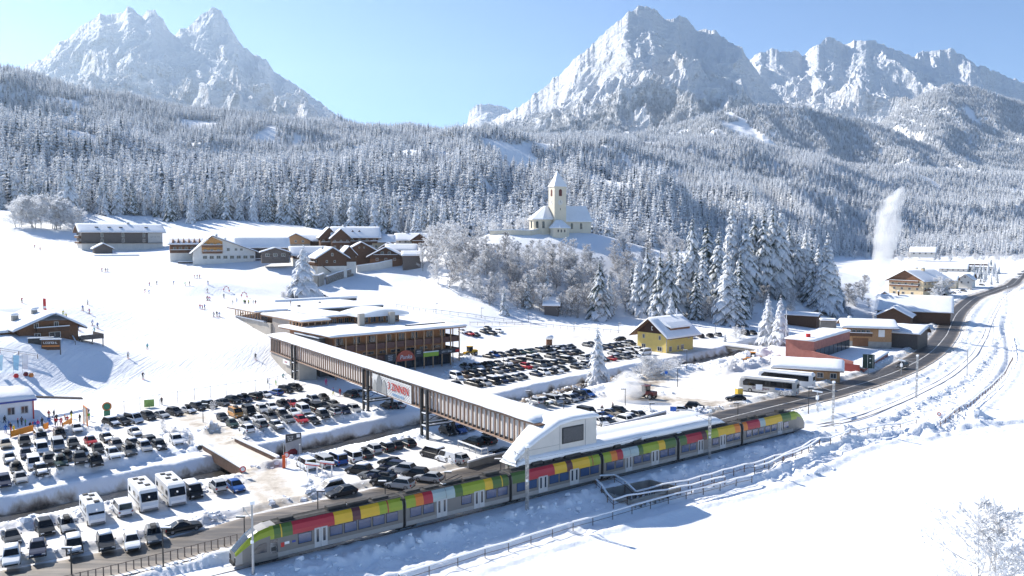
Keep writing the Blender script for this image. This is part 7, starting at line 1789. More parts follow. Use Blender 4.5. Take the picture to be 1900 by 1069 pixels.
plough(872,660,'yellow wheel loader pushing snow behind the station building',z=0); plough(1397,672,'orange snow groomer parked near the stream bridge','snow_groomer',mat('groomer_orange',(.68,.25,.02),.5,.1),head=(-.9,.2),z=0.)
plough(1199,739,'dark red snow blower throwing a plume beside the small car park','snow_blower',mat('dark_red_machine',(.12,.02,.02),.5,.1),head=(-.75,.66),z=0.)
# ================================================================ SINGLE TREES
def tree_at(px, py, hpx, kind, label, group=None, wide=1., z=None, name=None, cat='tree', dist=None, var=None, rnd=random):
    w = Vector(PD(px,py,dist)) if dist else (G(px,py) if z is None else Vector(P(px,py,z)))
    if dist: w.z = Hs(w.x,w.y)
    h = hpx*w.y/F_PX*1.02
    if kind == 's': k = var if var is not None else rnd.randrange(len(SPR)); return put_tree(name or 'spruce_tree', SPT, SPR[k], (w.x,w.y,w.z-.3), h, h*wide, label, cat, group)
    if kind == 'w': k = var if var is not None else rnd.randrange(len(SPW)); return put_tree(name or 'larch_tree', SPT, SPW[k], (w.x,w.y,w.z-.3), h, h*wide, label, cat, group)
    A_ = HOAR if kind == 'h' else HOARW; k = var if var is not None else rnd.randrange(len(A_))
    return put_tree(name or 'frosted_tree', A_[k][0], A_[k][1], (w.x,w.y,w.z-.2), h, h*wide, label, cat, group)
SPW = []
M_needw = needle_mat('white_frosted_needles', 1.05, (.20,.19,.17))
for k in range(3):
    vs,fs,fr = spruce_crown(210+k, layers=24, per=13, base=.05, width=[.17,.2,.18][k], droop=[.8,1.0,.9][k], detail=1, frost_bias=.12, ragged=.5); SPW.append(finish('crown', vs, fs, fr, [M_needw]))
tree_at(564,553,100,'w','tall white-frosted larch standing alone before the hamlet',wide=1.6,var=1)
tree_at(1108,707,108,'w','tall white-frosted spruce on the stream bank at the central car park',wide=1.15,var=0,z=-.5)
tree_at(1424,637,93,'w','left one of the two frosted larches behind the coach yard',wide=1.2,z=0.,var=2)
tree_at(1447,641,95,'w','right one of the two frosted larches behind the coach yard',wide=1.25,z=0.,var=0)
tree_at(1367,632,32,'hw','small round frosted tree by the culvert bridge',wide=1.1,z=0.,var=0); tree_at(1345,637,20,'s','little spruce left of the round frosted tree at the culvert',wide=1.3,z=0.)
tree_at(128,418,100,'s','tall spruce rising out of the frosted thicket at upper left',wide=1.1,dist=500)
LS = [(1112,590,108,1.1),(1130,585,82,.8),(1183,584,112,.95),(1200,586,133,.9),(1212,588,120,.9),(1224,592,129,1.),(1241,592,133,1.),(1263,588,120,1.),(1283,560,160,.85),(1311,550,140,1.1),(1291,593,98,1.),(1303,585,125,.9),(1348,601,142,1.1),(1364,604,96,1.2),
 (1332,575,150,1.),(1356,545,170,.9),(1381,552,150,1.),(1398,540,145,.95),(1415,545,156,.9),(1432,543,165,.95),(1446,545,165,.9),(1463,540,130,1.),(1478,548,120,1.),(1493,549,125,1.05),(1516,555,104,1.1),(1533,583,152,1.1),(1524,581,120,1.),(1543,566,92,1.2),(1372,590,120,1.),(1255,560,110,1.),(1505,570,110,1.),(1552,575,70,1.1)]
LS.sort(key=lambda q:q[0]); CNT = lambda i,n: ('%d%s from the left'%(i+1,{1:'st',2:'nd',3:'rd'}.get((i+1)%10 if not 10 < i+1 < 14 else 0,'th')) if i < n//2 else '%d%s from the right'%(n-i,{1:'st',2:'nd',3:'rd'}.get((n-i)%10 if not 10 < n-i < 14 else 0,'th'))).replace('1st','first')
for i,(x,y,h,w) in enumerate(LS):
    tree_at(x,y,h,'s','%s snow-laden spruce %s'%('very tall' if h > 140 else 'tall' if h > 112 else 'smaller', ('at the foot of the church hill, %s of the pair'%('left','right')[i]) if i < 2 else 'in the stand right of the church, tip '+CNT(i-2,len(LS)-2)),'tall spruces of the stand right of the church hill',wide=w*1.1)
# frosted broadleaf wood on the church hill
rt = random.Random(17)
def pts_in(poly, n, seed, mind=7):
    r = random.Random(seed); out=[]; xs=[p[0] for p in poly]; ys=[p[1] for p in poly]; tries=0
    while len(out) < n and tries < 20000:
        tries += 1; x=r.uniform(min(xs),max(xs)); y=r.uniform(min(ys),max(ys)); ins=False
        for i in range(len(poly)):
            x1,y1=poly[i]; x2,y2=poly[(i+1)%len(poly)]
            if (y1>y)!=(y2>y) and x<(x2-x1)*(y-y1)/(y2-y1)+x1: ins=not ins
        if ins and all((x-a)**2+((y-b)*1.8)**2 > mind*mind for a,b in out): out.append((x,y))
    return out
GH = 'frosted bare trees on the slope of the church hill'
for x,y in pts_in([(785,470),(800,455),(860,462),(905,462),(960,470),(1060,480),(1110,500),(1165,560),(1170,592),(1100,600),(1010,590),(900,566),(800,528),(782,505)], 120, 3, 11):
    if abs(x-1023) < 20 and y > 560: continue
    tree_at(x,y,rt.uniform(32,58)*(1.15 if x < 840 else 1),'h','frosted bare tree in the thicket covering the church hill slope',GH,wide=rt.uniform(.8,1.1),rnd=rt)
for x,y in pts_in([(1130,470),(1200,440),(1260,465),(1330,480),(1540,520),(1590,560),(1560,590),(1480,596),(1330,600),(1180,594),(1150,540)], 75, 4, 13):
    tree_at(x,y,rt.uniform(26,46),'h','bushy frosted tree among and below the tall spruces',"frosted undergrowth of the spruce stand",wide=rt.uniform(.9,1.2),rnd=rt)
for x,y in pts_in([(1100,428),(1260,440),(1270,468),(1200,462),(1130,446)], 16, 5, 9):
    tree_at(x,y,rt.uniform(22,36),'hw','pale hoar-frosted tree on the crest right of the church','pale frosted trees on the crest right of the church',wide=1.1,rnd=rt)
for x,y in ((915,441),(938,438),(947,440),(962,436),(975,434),(985,433)):
    tree_at(x,y,rt.uniform(14,26),'hw','small white-frosted tree behind the churchyard wall','frosted trees behind the churchyard wall',rnd=rt,dist=398)
for i,(x,y,h,v) in enumerate(((935,585,52,0),(978,572,70,1),(1015,560,60,0),(1172,560,70,1),(1245,600,60,0))): tree_at(x,y,h,'s','small spruce among the frosted thicket, %s from the left'%ORD[i].replace('leftmost','first'),'single small spruces in the thicket')
for i,(x,y,h) in enumerate(((30,410,48),(40,418,55),(58,415,62),(66,412,58),(76,418,66),(95,419,60),(104,412,62),(112,420,55),(135,420,50),(145,418,44))):
    tree_at(x,y,h,'hw','broad white-frosted tree, %s in the thicket at upper left'%CNT(i,10),'frosted trees of the upper left thicket',wide=1.3,rnd=rt,dist=470)
for x,y in pts_in([(1560,466),(1900,462),(1900,476),(1560,480)], 60, 6, 9): tree_at(x,y,rt.uniform(9,17),'hw','white-frosted tree in the far row along the fields','frosted trees in the far field row',wide=1.2,rnd=rt,dist=rt.uniform(1080,1260))
for x,y in pts_in([(1806,500),(1862,505),(1850,530),(1800,528)], 22, 7, 7): tree_at(x,y,rt.uniform(16,28),'s','slim frosted spruce between the guest houses and the road','slim spruces by the guest houses',wide=.8,rnd=rt)
for i,(x,y,h) in enumerate(((1745,552,42),(1758,550,36),(1735,556,26))): tree_at(x,y,h,'hw','bushy white-frosted tree before the roadside hotel','frosted trees before the roadside hotel',wide=1.2,rnd=rt)
for i,(x,y,h) in enumerate(((1180,706,30),(1198,702,46),(1205,706,28),(1215,700,42),(1232,696,30),(1255,690,32))): tree_at(x,y,h,'hw','white-frosted bush over the stream right of the frosted spruce, '+CNT(i,6),'frosted bushes over the stream',wide=1.5,z=-.5,name='frosted_bush',cat='bush',rnd=rt)
for x,y,h in ((1580,560,26),(1590,570,24),(1600,560,28),(1612,572,20),(1565,580,24),(1575,590,22),(1605,545,36),(1595,550,30)): tree_at(x,y,h,'h','frosted bush at the shaded hill foot beside the steam plume','frosted bushes beside the steam plume',wide=1.3,name='frosted_bush',cat='bush',rnd=rt)
for x,y,h in ((545,550,22),(535,545,16),(585,556,18),(528,552,12),(1455,735,14),(1440,738,12),(1466,734,12)): tree_at(x,y,h,'hw','low bush completely covered in hoar frost, beside %s'%('the big larch' if x < 700 else 'the coach'),'low frosted bushes by the %s'%('larch' if x<700 else 'coach'),wide=1.6,name='frosted_bush',cat='bush',rnd=rt)
for x,y,h in ((745,445,22),(600,497,16),(668,486,14),(735,489,18),(690,470,14),(535,484,14),(828,462,56),(812,470,60),(835,470,40)): tree_at(x,y,h,'hw','white-frosted tree %s'%('behind the grey barn' if y==445 else 'among the dark chalets' if x<800 else 'at the right edge of the hamlet'),'frosted trees in the hamlet',rnd=rt,wide=1.1,dist=440 if y==445 else None)
for i,(x,y,h) in enumerate(((325,475,26),(333,476,22))): tree_at(x,y,h,'s','dark snow-dusted conifer left of the pointed-dormer wing','conifers left of the dormer wing',wide=1.3)
for i,(x,y,h) in enumerate(((303,806,32),(393,765,24),(352,832,28),(1072,800,14))):
    w = Vector(P(x,y,0)); tree_at(x,y,h,'h',('thin bare sapling on the snow heap in the upper left car park','bare sapling by the lane top','bare sapling beside the bridge lane','bare twiggy sapling by the platform wall')[i],wide=.7,z=0.,rnd=rt)
w = Vector(PD(1815,1150,76)); w.z = Hs(w.x,w.y)
put_tree('frosted_tree', HOARW[2][0], HOARW[2][1], (w.x,w.y,w.z-.2), 13.2, 11.0, 'large white-frosted tree in the bottom right corner of the field')
# ================================================================ MASTS, LAMPS, FENCES, SIGNS
def mast(px, py, hpx, label, lattice=True, z=None, group='railway masts', head=True):
    w = G(px,py) if z is None else Vector(P(px,py,z)); h = hpx*w.y/F_PX
    t = thing('railway_mast', label, 'mast', w, yaw_t, group)
    b = MB()
    if lattice:
        for x in (-.16,.16):
            for y in (-.12,.12): b.box(x-.035,x+.035,y-.035,y+.035,-.5,h)
        n=int(h/.55)
        for i in range(n):
            z0=i*h/n; z1=(i+1)*h/n; s_=1 if i%2 else -1
            for y in (-.12,.12): b.bar((-.16*s_,y,z0),(.16*s_,y,z1),.05,.05)
    else: b.tube((0,0,-.5),(0,0,h),.16,.09,n=8)
    b.build('pole', M_galv, t)
    if head:
        b=MB(); b.bar((0,.15,h-1.6),(0,2.9,h-1.1),.07,.07); b.bar((0,.15,h-.4),(0,2.9,h-1.1),.05,.05); b.tube((0,2.6,h-1.5),(0,2.6,h-1.1),.07,n=6); b.build('bracket', M_galv, t)
    s=MB(); s.box(-.24,.24,-.2,.2,h,h+.35); s.box(-.22,.05,-.17,.0,h*.45,h*.45+.3); s.build('snow_clump', M_snowroof, t); return t
ML = [(470,1066,136,0,'smooth pale mast in front of the train nose'),(978,945,118,1,'snow-crusted lattice mast in front of the third carriage'),(1316,853,92,1,'snow-crusted lattice mast in front of the fifth carriage'),
      (1545,791,82,1,'snow-crusted lattice mast just beyond the end of the train'),(1700,738,78,1,'lattice mast with snowy top where the track starts to bend'),(1794,697,50,0,'thin mast on the outside of the track bend'),(1842,640,40,0,'farther thin mast halfway round the bend'),(1868,560,28,0,'far thin mast near the top of the bend')]
for x,y,h,l,lab in ML: mast(x,y,h,lab,bool(l))
# contact wire
def wire(name, pts, label):
    b=MB()
    for p,q in zip(pts[:-1],pts[1:]):
        p=Vector(p); q=Vector(q); mid=(p+q)/2-Vector((0,0,(q-p).length*.012)); b.tube(p,mid,.014,n=3,cap=False); b.tube(mid,q,.014,n=3,cap=False)
    o=b.build(name, M_steel); tag(o,label,'wire'); return o
wp=[]
for x,y,h,l,_ in ML: w=G(x,y); wp.append(w-TN*2.6+Vector((0,0,5.6)))
wire('contact_wire', [wp[0]-TD*60]+wp, 'thin overhead wire along the railway line above the train')
# small signal arms on the far side of the track
for x,y,lab in ((1516,762,'snow-covered signal arm beside the road at the end of the train'),(1672,697,'snow-covered signal arm left of the road bend')):
    w=G(x,y); t=thing('signal_arm',lab,'signal',w,yaw_t); part('pole',M_galv,t,lambda b:b.tube((0,0,-.4),(0,0,4.2),.09,n=6)); part('arm',M_snowroof,t,lambda b:(b.bar((-1.6,0,4.3),(1.6,0,3.6),.3,.3), b.box(-.25,.25,-.2,.2,2.3,3.1)))
def lamp(px, py, hpx, label, z=0., arm=.9, group='street lamps', dirx=1):
    w = Vector(P(px,py,z)) if z is not None else G(px,py); h=hpx*w.y/F_PX; t=thing('street_lamp',label,'street lamp',w,0,group)
    part('pole',M_steel,t,lambda b:b.tube((0,0,-.3),(0,0,h),.09,.06,n=6)); part('lamp_head',M_steel,t,lambda b:b.box(-.1*dirx if dirx>0 else -arm,arm if dirx>0 else .1,-.14,.14,h-.02,h+.12)); part('snow_cap',M_snowroof,t,lambda b:b.box(-.14 if dirx>0 else -arm,arm if dirx>0 else .14,-.13,.13,h+.121,h+.22)); return t
LL=[(133,1066,50,'bottom left, in front of the dark minivan'),(303,1050,72,'with a long pole beside the angled black saloon',),(454,1010,52,'with a side bracket behind the train nose'),(590,955,44,'behind the first carriage roof'),(715,935,42,'behind the gap of the first two carriages'),(826,912,36,'behind the second carriage'),(929,890,38,'left of the stair head'),(377,784,34,'at the top of the bridge lane'),(1117,800,40,'behind the canopy near the parked cars'),(1206,772,24,'in the car park behind the canopy'),(1369,770,22,'beside the black car leaving the yard'),
    (934,688,34,'with snow cap in the central car park'),(1274,690,40,'by the stream right of the tall frosted spruce'),(1257,718,34,'at the entrance of the coach yard'),(1046,770,30,'beside the small car park behind the platform'),(1500,765,46,'at the road beside the end of the train'),(983,752,26,'under the stream bank'),(1327,626,24,'behind the yellow house'),(1160,752,30,'beside the snow blower')]
for i,l in enumerate(LL): lamp(l[0],l[1],l[2],'thin dark street lamp '+l[3],dirx=1 if i%2 else -1)
for x,y in ((809,582),(893,590),(981,600),(1148,618),(1065,617)): lamp(x,y,18,'small lamp on the path behind the car park, at %s'%{809:'its left end',893:'the start of the lower railing',981:'the hay barn',1148:'the right end',1065:'the shaded bank'}[x],z=None,group='path lamps')
# fences and railings, posts and rails each an object
def fence(name, label, pts, h=1.1, step=2.4, rails=(.45,.95), mt=None, snow=True, post=.05, cat='fence', solid=None, ground=True, group=None):
    mt = mt or M_wood4; W3=[]
    for i in range(len(pts)-1):
        a=Vector(pts[i]); b_=Vector(pts[i+1]); n=max(1,int((b_-a).length/step))
        for k in range(n): W3.append(a.lerp(b_,k/n))
    W3.append(Vector(pts[-1]))
    if ground:
        hz=H(np.array([p.x for p in W3]),np.array([p.y for p in W3]))
        for p,z in zip(W3,hz): p.z=float(z)
    o=W3[0].copy(); t=thing(name,label,cat,o,0,group); pm=MB(); pm.box(-post,post,-post,post,-.5,h); pme=pm.mesh('post',mt)
    for p in W3:
        q=bpy.data.objects.new('post',pme); COL.objects.link(q); q.parent=t; q.location=p-o
    for rz in rails:
        for a,b_ in zip(W3[:-1],W3[1:]):
            m=MB(); m.bar(a-o+Vector((0,0,rz)),b_-o+Vector((0,0,rz)),.04,.06); m.build('rail',mt,t)
    if snow:
        m=MB()
        for a,b_ in zip(W3[:-1],W3[1:]): m.bar(a-o+Vector((0,0,max(rails)+.13)),b_-o+Vector((0,0,max(rails)+.12)),.2,.18)
        m.build('rail_snow',M_snowroof,t)
    return t
fence('field_railing','long low railing with snowy rail along the field side of the railway path',[P(740,1080,-1.6),P(900,1030,-1.6),P(1100,970,-1.6),P(1240,932,-1.6),P(1395,893,-1.6)],h=1.15,step=3.4,rails=(.5,1.05))
fence('path_railing','long railing right of the underpass running out to the path junction',[P(1400,880,-1.2),P(1500,850,-1.4),P(1560,830,-1.5),P(1640,800,-1.5),P(1700,790,-1.4)],h=1.1,step=3.4,rails=(.5,1.0))
fence('pit_railing','snowy railing around the near side of the underpass pit',[P(1106,908,-.6),P(1138,938,-.8),P(1262,912,-.8),P(1345,893,-.8)],h=1.2,step=2.0,rails=(.55,1.1),mt=M_wood)
fence('pit_railing','snowy railing along the far side of the underpass pit and ramp',[P(1104,900,-.4),P(1140,896,-.4),P(1180,918,-.5),P(1300,890,-.5),P(1400,866,-.7),P(1520,835,-.8)],h=1.2,step=2.4,rails=(.55,1.1),mt=M_wood)
fence('bend_railing','double railing climbing along the path on the far right',[P(1745,785,-1),P(1795,755,-1),P(1838,722,-1),P(1864,695,-1),P(1880,660,-1),P(1876,625,-1)],h=1.1,step=3.,rails=(.5,1.),mt=M_wood)
fence('timber_fence','dark post fence on the track side of the near road, lower left',[P(120,1084,0),P(220,1062,0),P(330,1036,0),P(440,1008,0)],h=1.0,step=.7,rails=(.95,),mt=M_wood4,snow=False,post=.045)
def gfence(name,label,pp,**k): return fence(name,label,[G(*q) for q in pp],**k)
gfence('bank_fence','timber fence along the upper path behind the car parks',[(735,570),(790,579),(850,586),(900,593),(985,602)],h=1.3,step=3.,rails=(.5,1.1),mt=M_wood4)
gfence('bank_fence','long timber fence on the crest of the shaded bank above the central car park',[(872,604),(940,604),(1000,606),(1080,613),(1160,621)],h=1.4,step=2.6,rails=(.5,1.1),mt=M_wood3)
gfence('slope_netting','netting fence on thin poles between ski slope and car park',[(200,774),(260,760),(330,748),(420,733),(500,722),(560,706)],h=2.6,step=3.,rails=(2.4,),mt=M_galv,snow=False,post=.035)
gfence('bank_fence','snowy handrail below the log hut at the left edge',[(0,655),(35,660),(70,666)],h=1.1,step=2.,rails=(.6,1.),mt=M_wood)
gfence('stair_rail','timber rail descending from the log hut terrace',[(122,622),(140,640)],h=1.,step=2.,rails=(.9,),mt=M_wood4)
fence('yard_railing','white railing beside the pair of off-roaders behind the bridge',[P(850,830,0),P(905,850,0)],h=1.1,step=1.6,rails=(.5,1.),mt=M_galv)
wall_run('road_wall','low concrete wall along the road right of the parked cars',[P(868,872,0),P(900,862,0),P(950,850,0)],1.1,.3,M_conc,.25)
wall_run('platform_wall','long concrete wall between platform and rear car park',[P(1118,806,0),P(1180,792,0),P(1235,776,0)],1.3,.3,M_conc,.3)
fence('field_bank_fence','snow-capped low fence under the church hill thicket',[G(780,522),G(850,548),G(920,568),G(975,580)],h=.8,step=4.,rails=(.6,),mt=M_wood4,snow=True)
# signs
def sign(px,py,hpx,label,shape='round',col=None,z=0.,w=.7,name='road_sign',face=None):
    q=Vector(P(px,py,z)) if z is not None else G(px,py); h=hpx*q.y/F_PX; t=thing(name,label,'sign',q,-view_az(q)); part('pole',M_galv,t,lambda b:b.tube((0,0,-.3),(0,0,h),.05,n=6))
    if shape=='round':
        part('disc',col or M_red,t,lambda b:b.loft([[(math.cos(a)*w/2,-.06,h-w/2+math.sin(a)*w/2) for a in [i*math.pi/8 for i in range(16)]],[(math.cos(a)*w/2,-.09,h-w/2+math.sin(a)*w/2) for a in [i*math.pi/8 for i in range(16)]]]))
        if not col: part('disc_centre',M_white,t,lambda b:b.loft([[(math.cos(a)*w*.33,-.091,h-w/2+math.sin(a)*w*.33) for a in [i*math.pi/8 for i in range(16)]],[(math.cos(a)*w*.33,-.1,h-w/2+math.sin(a)*w*.33) for a in [i*math.pi/8 for i in range(16)]]]))
    else: part('board',col or M_white,t,lambda b:b.box(-w/2,w/2,-.1,-.05,h-w*.8,h))
    return t
sign(451,888,24,'red-rimmed round traffic sign at the end of the bridge parapet',w=.9); sign(371,842,16,'dark round sign on the snow wall by the bridge',col=M_steel,w=.8); sign(383,800,10,'blue round sign on the snow heap at the lane',col=mat('sign_blue',(.02,.12,.5),.5,0),w=.8)
sign(532,866,28,'red-rimmed round sign beside the red barrier post',w=.9); part('barrier_post',mat('barrier_orange',(.65,.10,.02),.5,0),sign(527,868,50,'tall thin pole with orange post at the barrier of the car park','board',M_galv,w=.2,name='barrier'),lambda b:b.box(-.25,.25,-.2,.2,0,1.9))
sign(557,872,50,'tall white pole with small board beside the snowy white van','board',M_white,w=.2,name='flag_pole'); sign(1518,765,18,'square sign and signal lamps at the road beside the train end','board',M_white,w=.9); sign(1408,735,22,'narrow snowy board in front of the nearer coach','board',M_snowroof,w=1.4); sign(1236,706,18,'round blue and red signs at the yard entrance',col=mat('sign_blue',(.02,.12,.5)),w=.8)
sign(1249,768,14,'blue parking sign standing in the rear car park','board',mat('sign_blue',(.02,.12,.5)),w=1.2); sign(1742,778,14,'small round sign at the path junction on the right',w=.8,z=-1); sign(1812,778,16,'warning sign above the snow heap on the right','board',M_snowroof,w=.8,z=-1)
# large poster board on the stream bank
q=Vector(P(545,851,-.3)); t=thing('poster_board','large grey poster board with dark red car picture on the stream bank',"sign",q,-view_az(q)+R(12)); t.scale=(.55,.6,.66)
part('board',mat('poster_grey',(.30,.30,.31),.6,.1),t,lambda b:b.box(-2.3,2.3,-.08,.08,.6,6.2)); part('poster_header',mat('charcoal_banner',(.05,.05,.055)),t,lambda b:b.add([(-2.2,-.1,6.1),(2.2,-.1,6.1),(2.2,-.1,4.8),(-2.2,-.1,4.0)],[(0,3,2,1)])); part('poster_square',M_white,t,lambda b:b.box(.9,1.9,-.12,-.1,5.1,5.9)); part('car_picture',mat('dark_red_print',(.14,.01,.015),.5,.3),t,lambda b:b.add([(-1.6,-.1,1.2),(1.0,-.1,1.0),(1.1,-.1,1.8),(.4,-.1,2.5),(-.9,-.1,2.4),(-1.7,-.1,1.9)],[(5,4,3,2,1,0)][::1]))
for i,n_ in enumerate((7,6,5)): marks(t,n_,.36,(-.9,-.13,5.5-.45*i),M_white)
part('post',M_wood4,t,lambda b:b.box(-2.2,-2.,-.05,.05,-1,.6)); part('post',M_wood4,t,lambda b:b.box(2.,2.2,-.05,.05,-1,.6))
for x in (537,566): pass
# white-red goal like frames by the snowy van
for i,(x,y) in enumerate(((607,890),(580,893))):
    q=Vector(P(x,y,0)); t=thing('height_bar','red and white height bar on two posts, %s one before the snowy vans'%('right','left')[i],'barrier',q,R(-22)); part('post',M_white,t,lambda b:b.box(-.9,-.75,-.07,.07,0,2.6)); part('post',M_white,t,lambda b:b.box(.75,.9,-.07,.07,0,2.6)); part('bar',M_red,t,lambda b:b.box(-1.2,1.2,-.08,.08,2.3,2.45)); part('bar_snow',M_snowroof,t,lambda b:b.box(-1.2,1.2,-.1,.1,2.451,2.7))
# green board by the main road
q=Vector(P(1611,694,.4)); t=thing('road_board','tall dark green information board on the verge of the main road','sign',q,-view_az(q)+R(4)); t.scale=(.66,)*3; M_gb=mat('dark_green_board',(.01,.035,.03),.5,.1)
part('board',M_gb,t,lambda b:b.box(-2.1,2.1,-.1,.1,2.2,7.6)); part('divider',M_white,t,lambda b:b.box(-.4,-.3,-.12,-.101,2.3,7.5)); part('divider',M_white,t,lambda b:b.box(1.5,1.6,-.12,-.101,2.3,7.5)); part('post',M_galv,t,lambda b:b.box(-.1,.1,-.05,.05,-.5,2.2)); part('mark',M_white,t,lambda b:(b.box(.3,.8,-.13,-.101,5.8,6.2),b.box(.3,.8,-.13,-.101,4.2,4.6)))
# poster frame and round mascot-free disc at the ski school
q=Vector(P(159,790,0)); t=thing('map_board','orange-framed map board at the ski meeting point','sign',q,R(-52)); part('frame',mat('orange_paint',(.6,.2,.04)),t,lambda b:(b.box(-1.7,-1.5,-.1,.1,0,3.6),b.box(1.5,1.7,-.1,.1,0,3.6),b.box(-1.5,1.5,-.1,.1,3.4,3.6))); part('map',mat('map_print',(.45,.45,.42),.6,.35,1.5),t,lambda b:b.box(-1.5,1.5,-.05,.05,.6,3.39))
q=Vector(P(199,778,0)); t=thing('round_sign','round orange and green club sign on a green pedestal at the slope foot','sign',q,-view_az(q)); part('pedestal',mat('green_pedestal',(.05,.2,.12),.6,.2),t,lambda b:b.box(-.55,.55,-.3,.3,0,1.7)); part('ring',mat('orange_paint',(.6,.2,.04)),t,lambda b:b.loft([[(math.cos(a)*.85,y,2.5+math.sin(a)*.85) for a in [i*math.pi/8 for i in range(16)]] for y in (-.1,.1)])); part('disc',mat('green_pedestal',(.05,.2,.12)),t,lambda b:b.loft([[(math.cos(a)*.62,y,2.5+math.sin(a)*.62) for a in [i*math.pi/8 for i in range(16)]] for y in (-.13,.13)]))
sign(277,757,16,'small yellow and green board behind the top row of cars','board',mat('sign_green',(.25,.4,.1),.5,.2),w=1.9)
# orange safety fences
for i,(a,b_) in enumerate((((20,813),(62,801)),((80,800),(90,796)),((116,798),(134,787)))):
    p=Vector(P(*a,0)); q=Vector(P(*b_,0)); t=thing('safety_fence','orange safety net at the edge of the ski meeting place, %s section'%('left long','short middle','right')[i],'fence',p,0,'orange safety nets'); part('net',mat('safety_orange',(.72,.26,.02),.6,.15),t,lambda b:b.bar(Vector((0,0,.7)),(q-p)+Vector((0,0,.7)),.08,1.1)); part('post',M_steel,t,lambda b:b.box(-.05,.05,-.05,.05,0,1.4))
# banner flags at the left edge and red flag on the piste
for i,(x,y,c) in enumerate(((31,694,(.35,.6,.75)),(48,692,(.75,.72,.74)),(1,694,(.5,.7,.78)))):
    q=G(x,y); t=thing('banner_flag','tall %s feather flag below the log hut'%('pale blue','white','blue-green')[i],'flag',q,-view_az(q),'feather flags'); part('pole',M_galv,t,lambda b:b.tube((-.6,0,-.2),(-.6,0,4.2),.04,n=6)); part('cloth',mat('flag_%d'%i,c,.7,.15,.8),t,lambda b:b.add([(-.55,-.02,.9),(.35,-.02,.7),(.6,-.02,4.0),(-.55,-.02,4.15),(-.55,.02,.9),(.35,.02,.7),(.6,.02,4.0),(-.55,.02,4.15)],[(0,1,2,3),(7,6,5,4),(0,4,5,1),(1,5,6,2),(2,6,7,3),(3,7,4,0)]))
q=G(81,592); t=thing('piste_flag','tall red and white flag on the piste above the log hut','flag',q,0); part('pole',M_galv,t,lambda b:b.tube((0,0,0),(0,0,7.2),.05,n=6)); part('cloth',M_red,t,lambda b:b.box(.05,.8,-.02,.02,3.6,5.8)); part('cloth',M_red,t,lambda b:b.box(.1,.9,-.02,.02,.8,3.0)); part('cloth',M_white,t,lambda b:b.box(.06,.85,-.02,.02,3.01,3.59))
for i,(x,y) in enumerate(((30,700),(58,699),(48,697))): q=G(x,y); t=thing('cushion','round %s play cushion on the snow below the flags'%('red','orange','dark red')[i],'cushion',q,0); part('cushion',(M_red,mat('orange_paint',(.6,.2,.04)),mat('dark_red_print',(.14,.01,.015)))[i],t,lambda b:b.loft([[(math.cos(a)*r_,math.sin(a)*r_,z) for a in [k*math.pi/4 for k in range(8)]] for r_,z in ((.4,-.1),(.55,.3),(.3,.75))]))
# magic carpet arches on the nursery slope
for i,(x,y) in enumerate(((420,541),(453,552))):
    q=G(x,y); t=thing('slope_arch','small red-banded inflatable arch on the nursery slope, %s one'%('left','right')[i],'arch',q,-view_az(q)); b=MB(); n=10
    for k in range(n): a0=math.pi*k/n; a1=math.pi*(k+1)/n; b.tube((math.cos(a0)*1.0,0,math.sin(a0)*1.9),(math.cos(a1)*1.0,0,math.sin(a1)*1.9),.2,n=6,m=k%2)
    b.build('arch',[M_red,M_white],t)
# red litter box and yellow bin at the footbridge
for nm,x,y,c,lab in (('bin',551,701,(.7,.42,.02),'yellow bin at the foot of the first bridge tower'),('crate',1429,694,(.45,.02,.03),'dark red container behind the coaches'),('crate',1371,733,(.6,.4,.05),'yellow grit box beside the coach yard')):
    q=Vector(P(x,y,0)); t=thing(nm,lab,nm,q,.4); part('box',mat('%s_%d'%(nm,x),c,.6,.1),t,lambda b:b.box(-.7,.7,-.5,.5,-.1,1.5)); part('snow_cap',M_snowroof,t,lambda b:b.box(-.72,.72,-.52,.52,1.501,1.7))
# steam and snow plumes: real volumes
def plume(name,label,pts,dens,seed,kind=None):
    b=MB(); rings=[]
    for (p,r_) in pts: rings.append([(p[0]+math.cos(a)*r_,p[1]+math.sin(a)*r_*.8,p[2]) for a in [k*math.pi/8 for k in range(16)]])
    b.loft(rings); m=bpy.data.materials.new(name); m.use_nodes=True; nt=m.node_tree; nt.nodes.clear(); out=nt.nodes.new('ShaderNodeOutputMaterial'); v=nt.nodes.new('ShaderNodeVolumePrincipled'); v.inputs['Color'].default_value=(1,1,1,1); v.inputs['Anisotropy'].default_value=.35
    tc=nt.nodes.new('ShaderNodeNewGeometry'); n=nt.nodes.new('ShaderNodeTexNoise'); n.inputs['Scale'].default_value=.22; n.inputs['Detail'].default_value=5; nt.links.new(tc.outputs['Position'],n.inputs[0]); r=nt.nodes.new('ShaderNodeMapRange'); r.inputs[1].default_value=.42; r.inputs[2].default_value=.6; r.inputs[3].default_value=dens*.22; r.inputs[4].default_value=dens; nt.links.new(n.outputs[0],r.inputs[0])
    at=nt.nodes.new('ShaderNodeAttribute'); at.attribute_name='x'; nt.links.new(r.outputs[0],v.inputs['Density']); nt.links.new(v.outputs[0],out.inputs['Volume'])
    o=b.build(name,m); tag(o,label,None,None,'stuff'); return o
s0_=Vector(PD(1621,584,285)); PLM=[(1621,584,.8),(1622,562,1.6),(1626,535,2.4),(1632,505,3.0),(1637,475,3.5),(1644,447,4.2),(1650,418,4.6),(1648,395,4.2),(1658,372,3.6),(1668,356,2.0),(1676,345,.6)]
plume('steam_plume','white steam plume rising from the heating plant roof beside the wood',[(PD(x,y,285),r_) for x,y,r_ in PLM],.42,1)
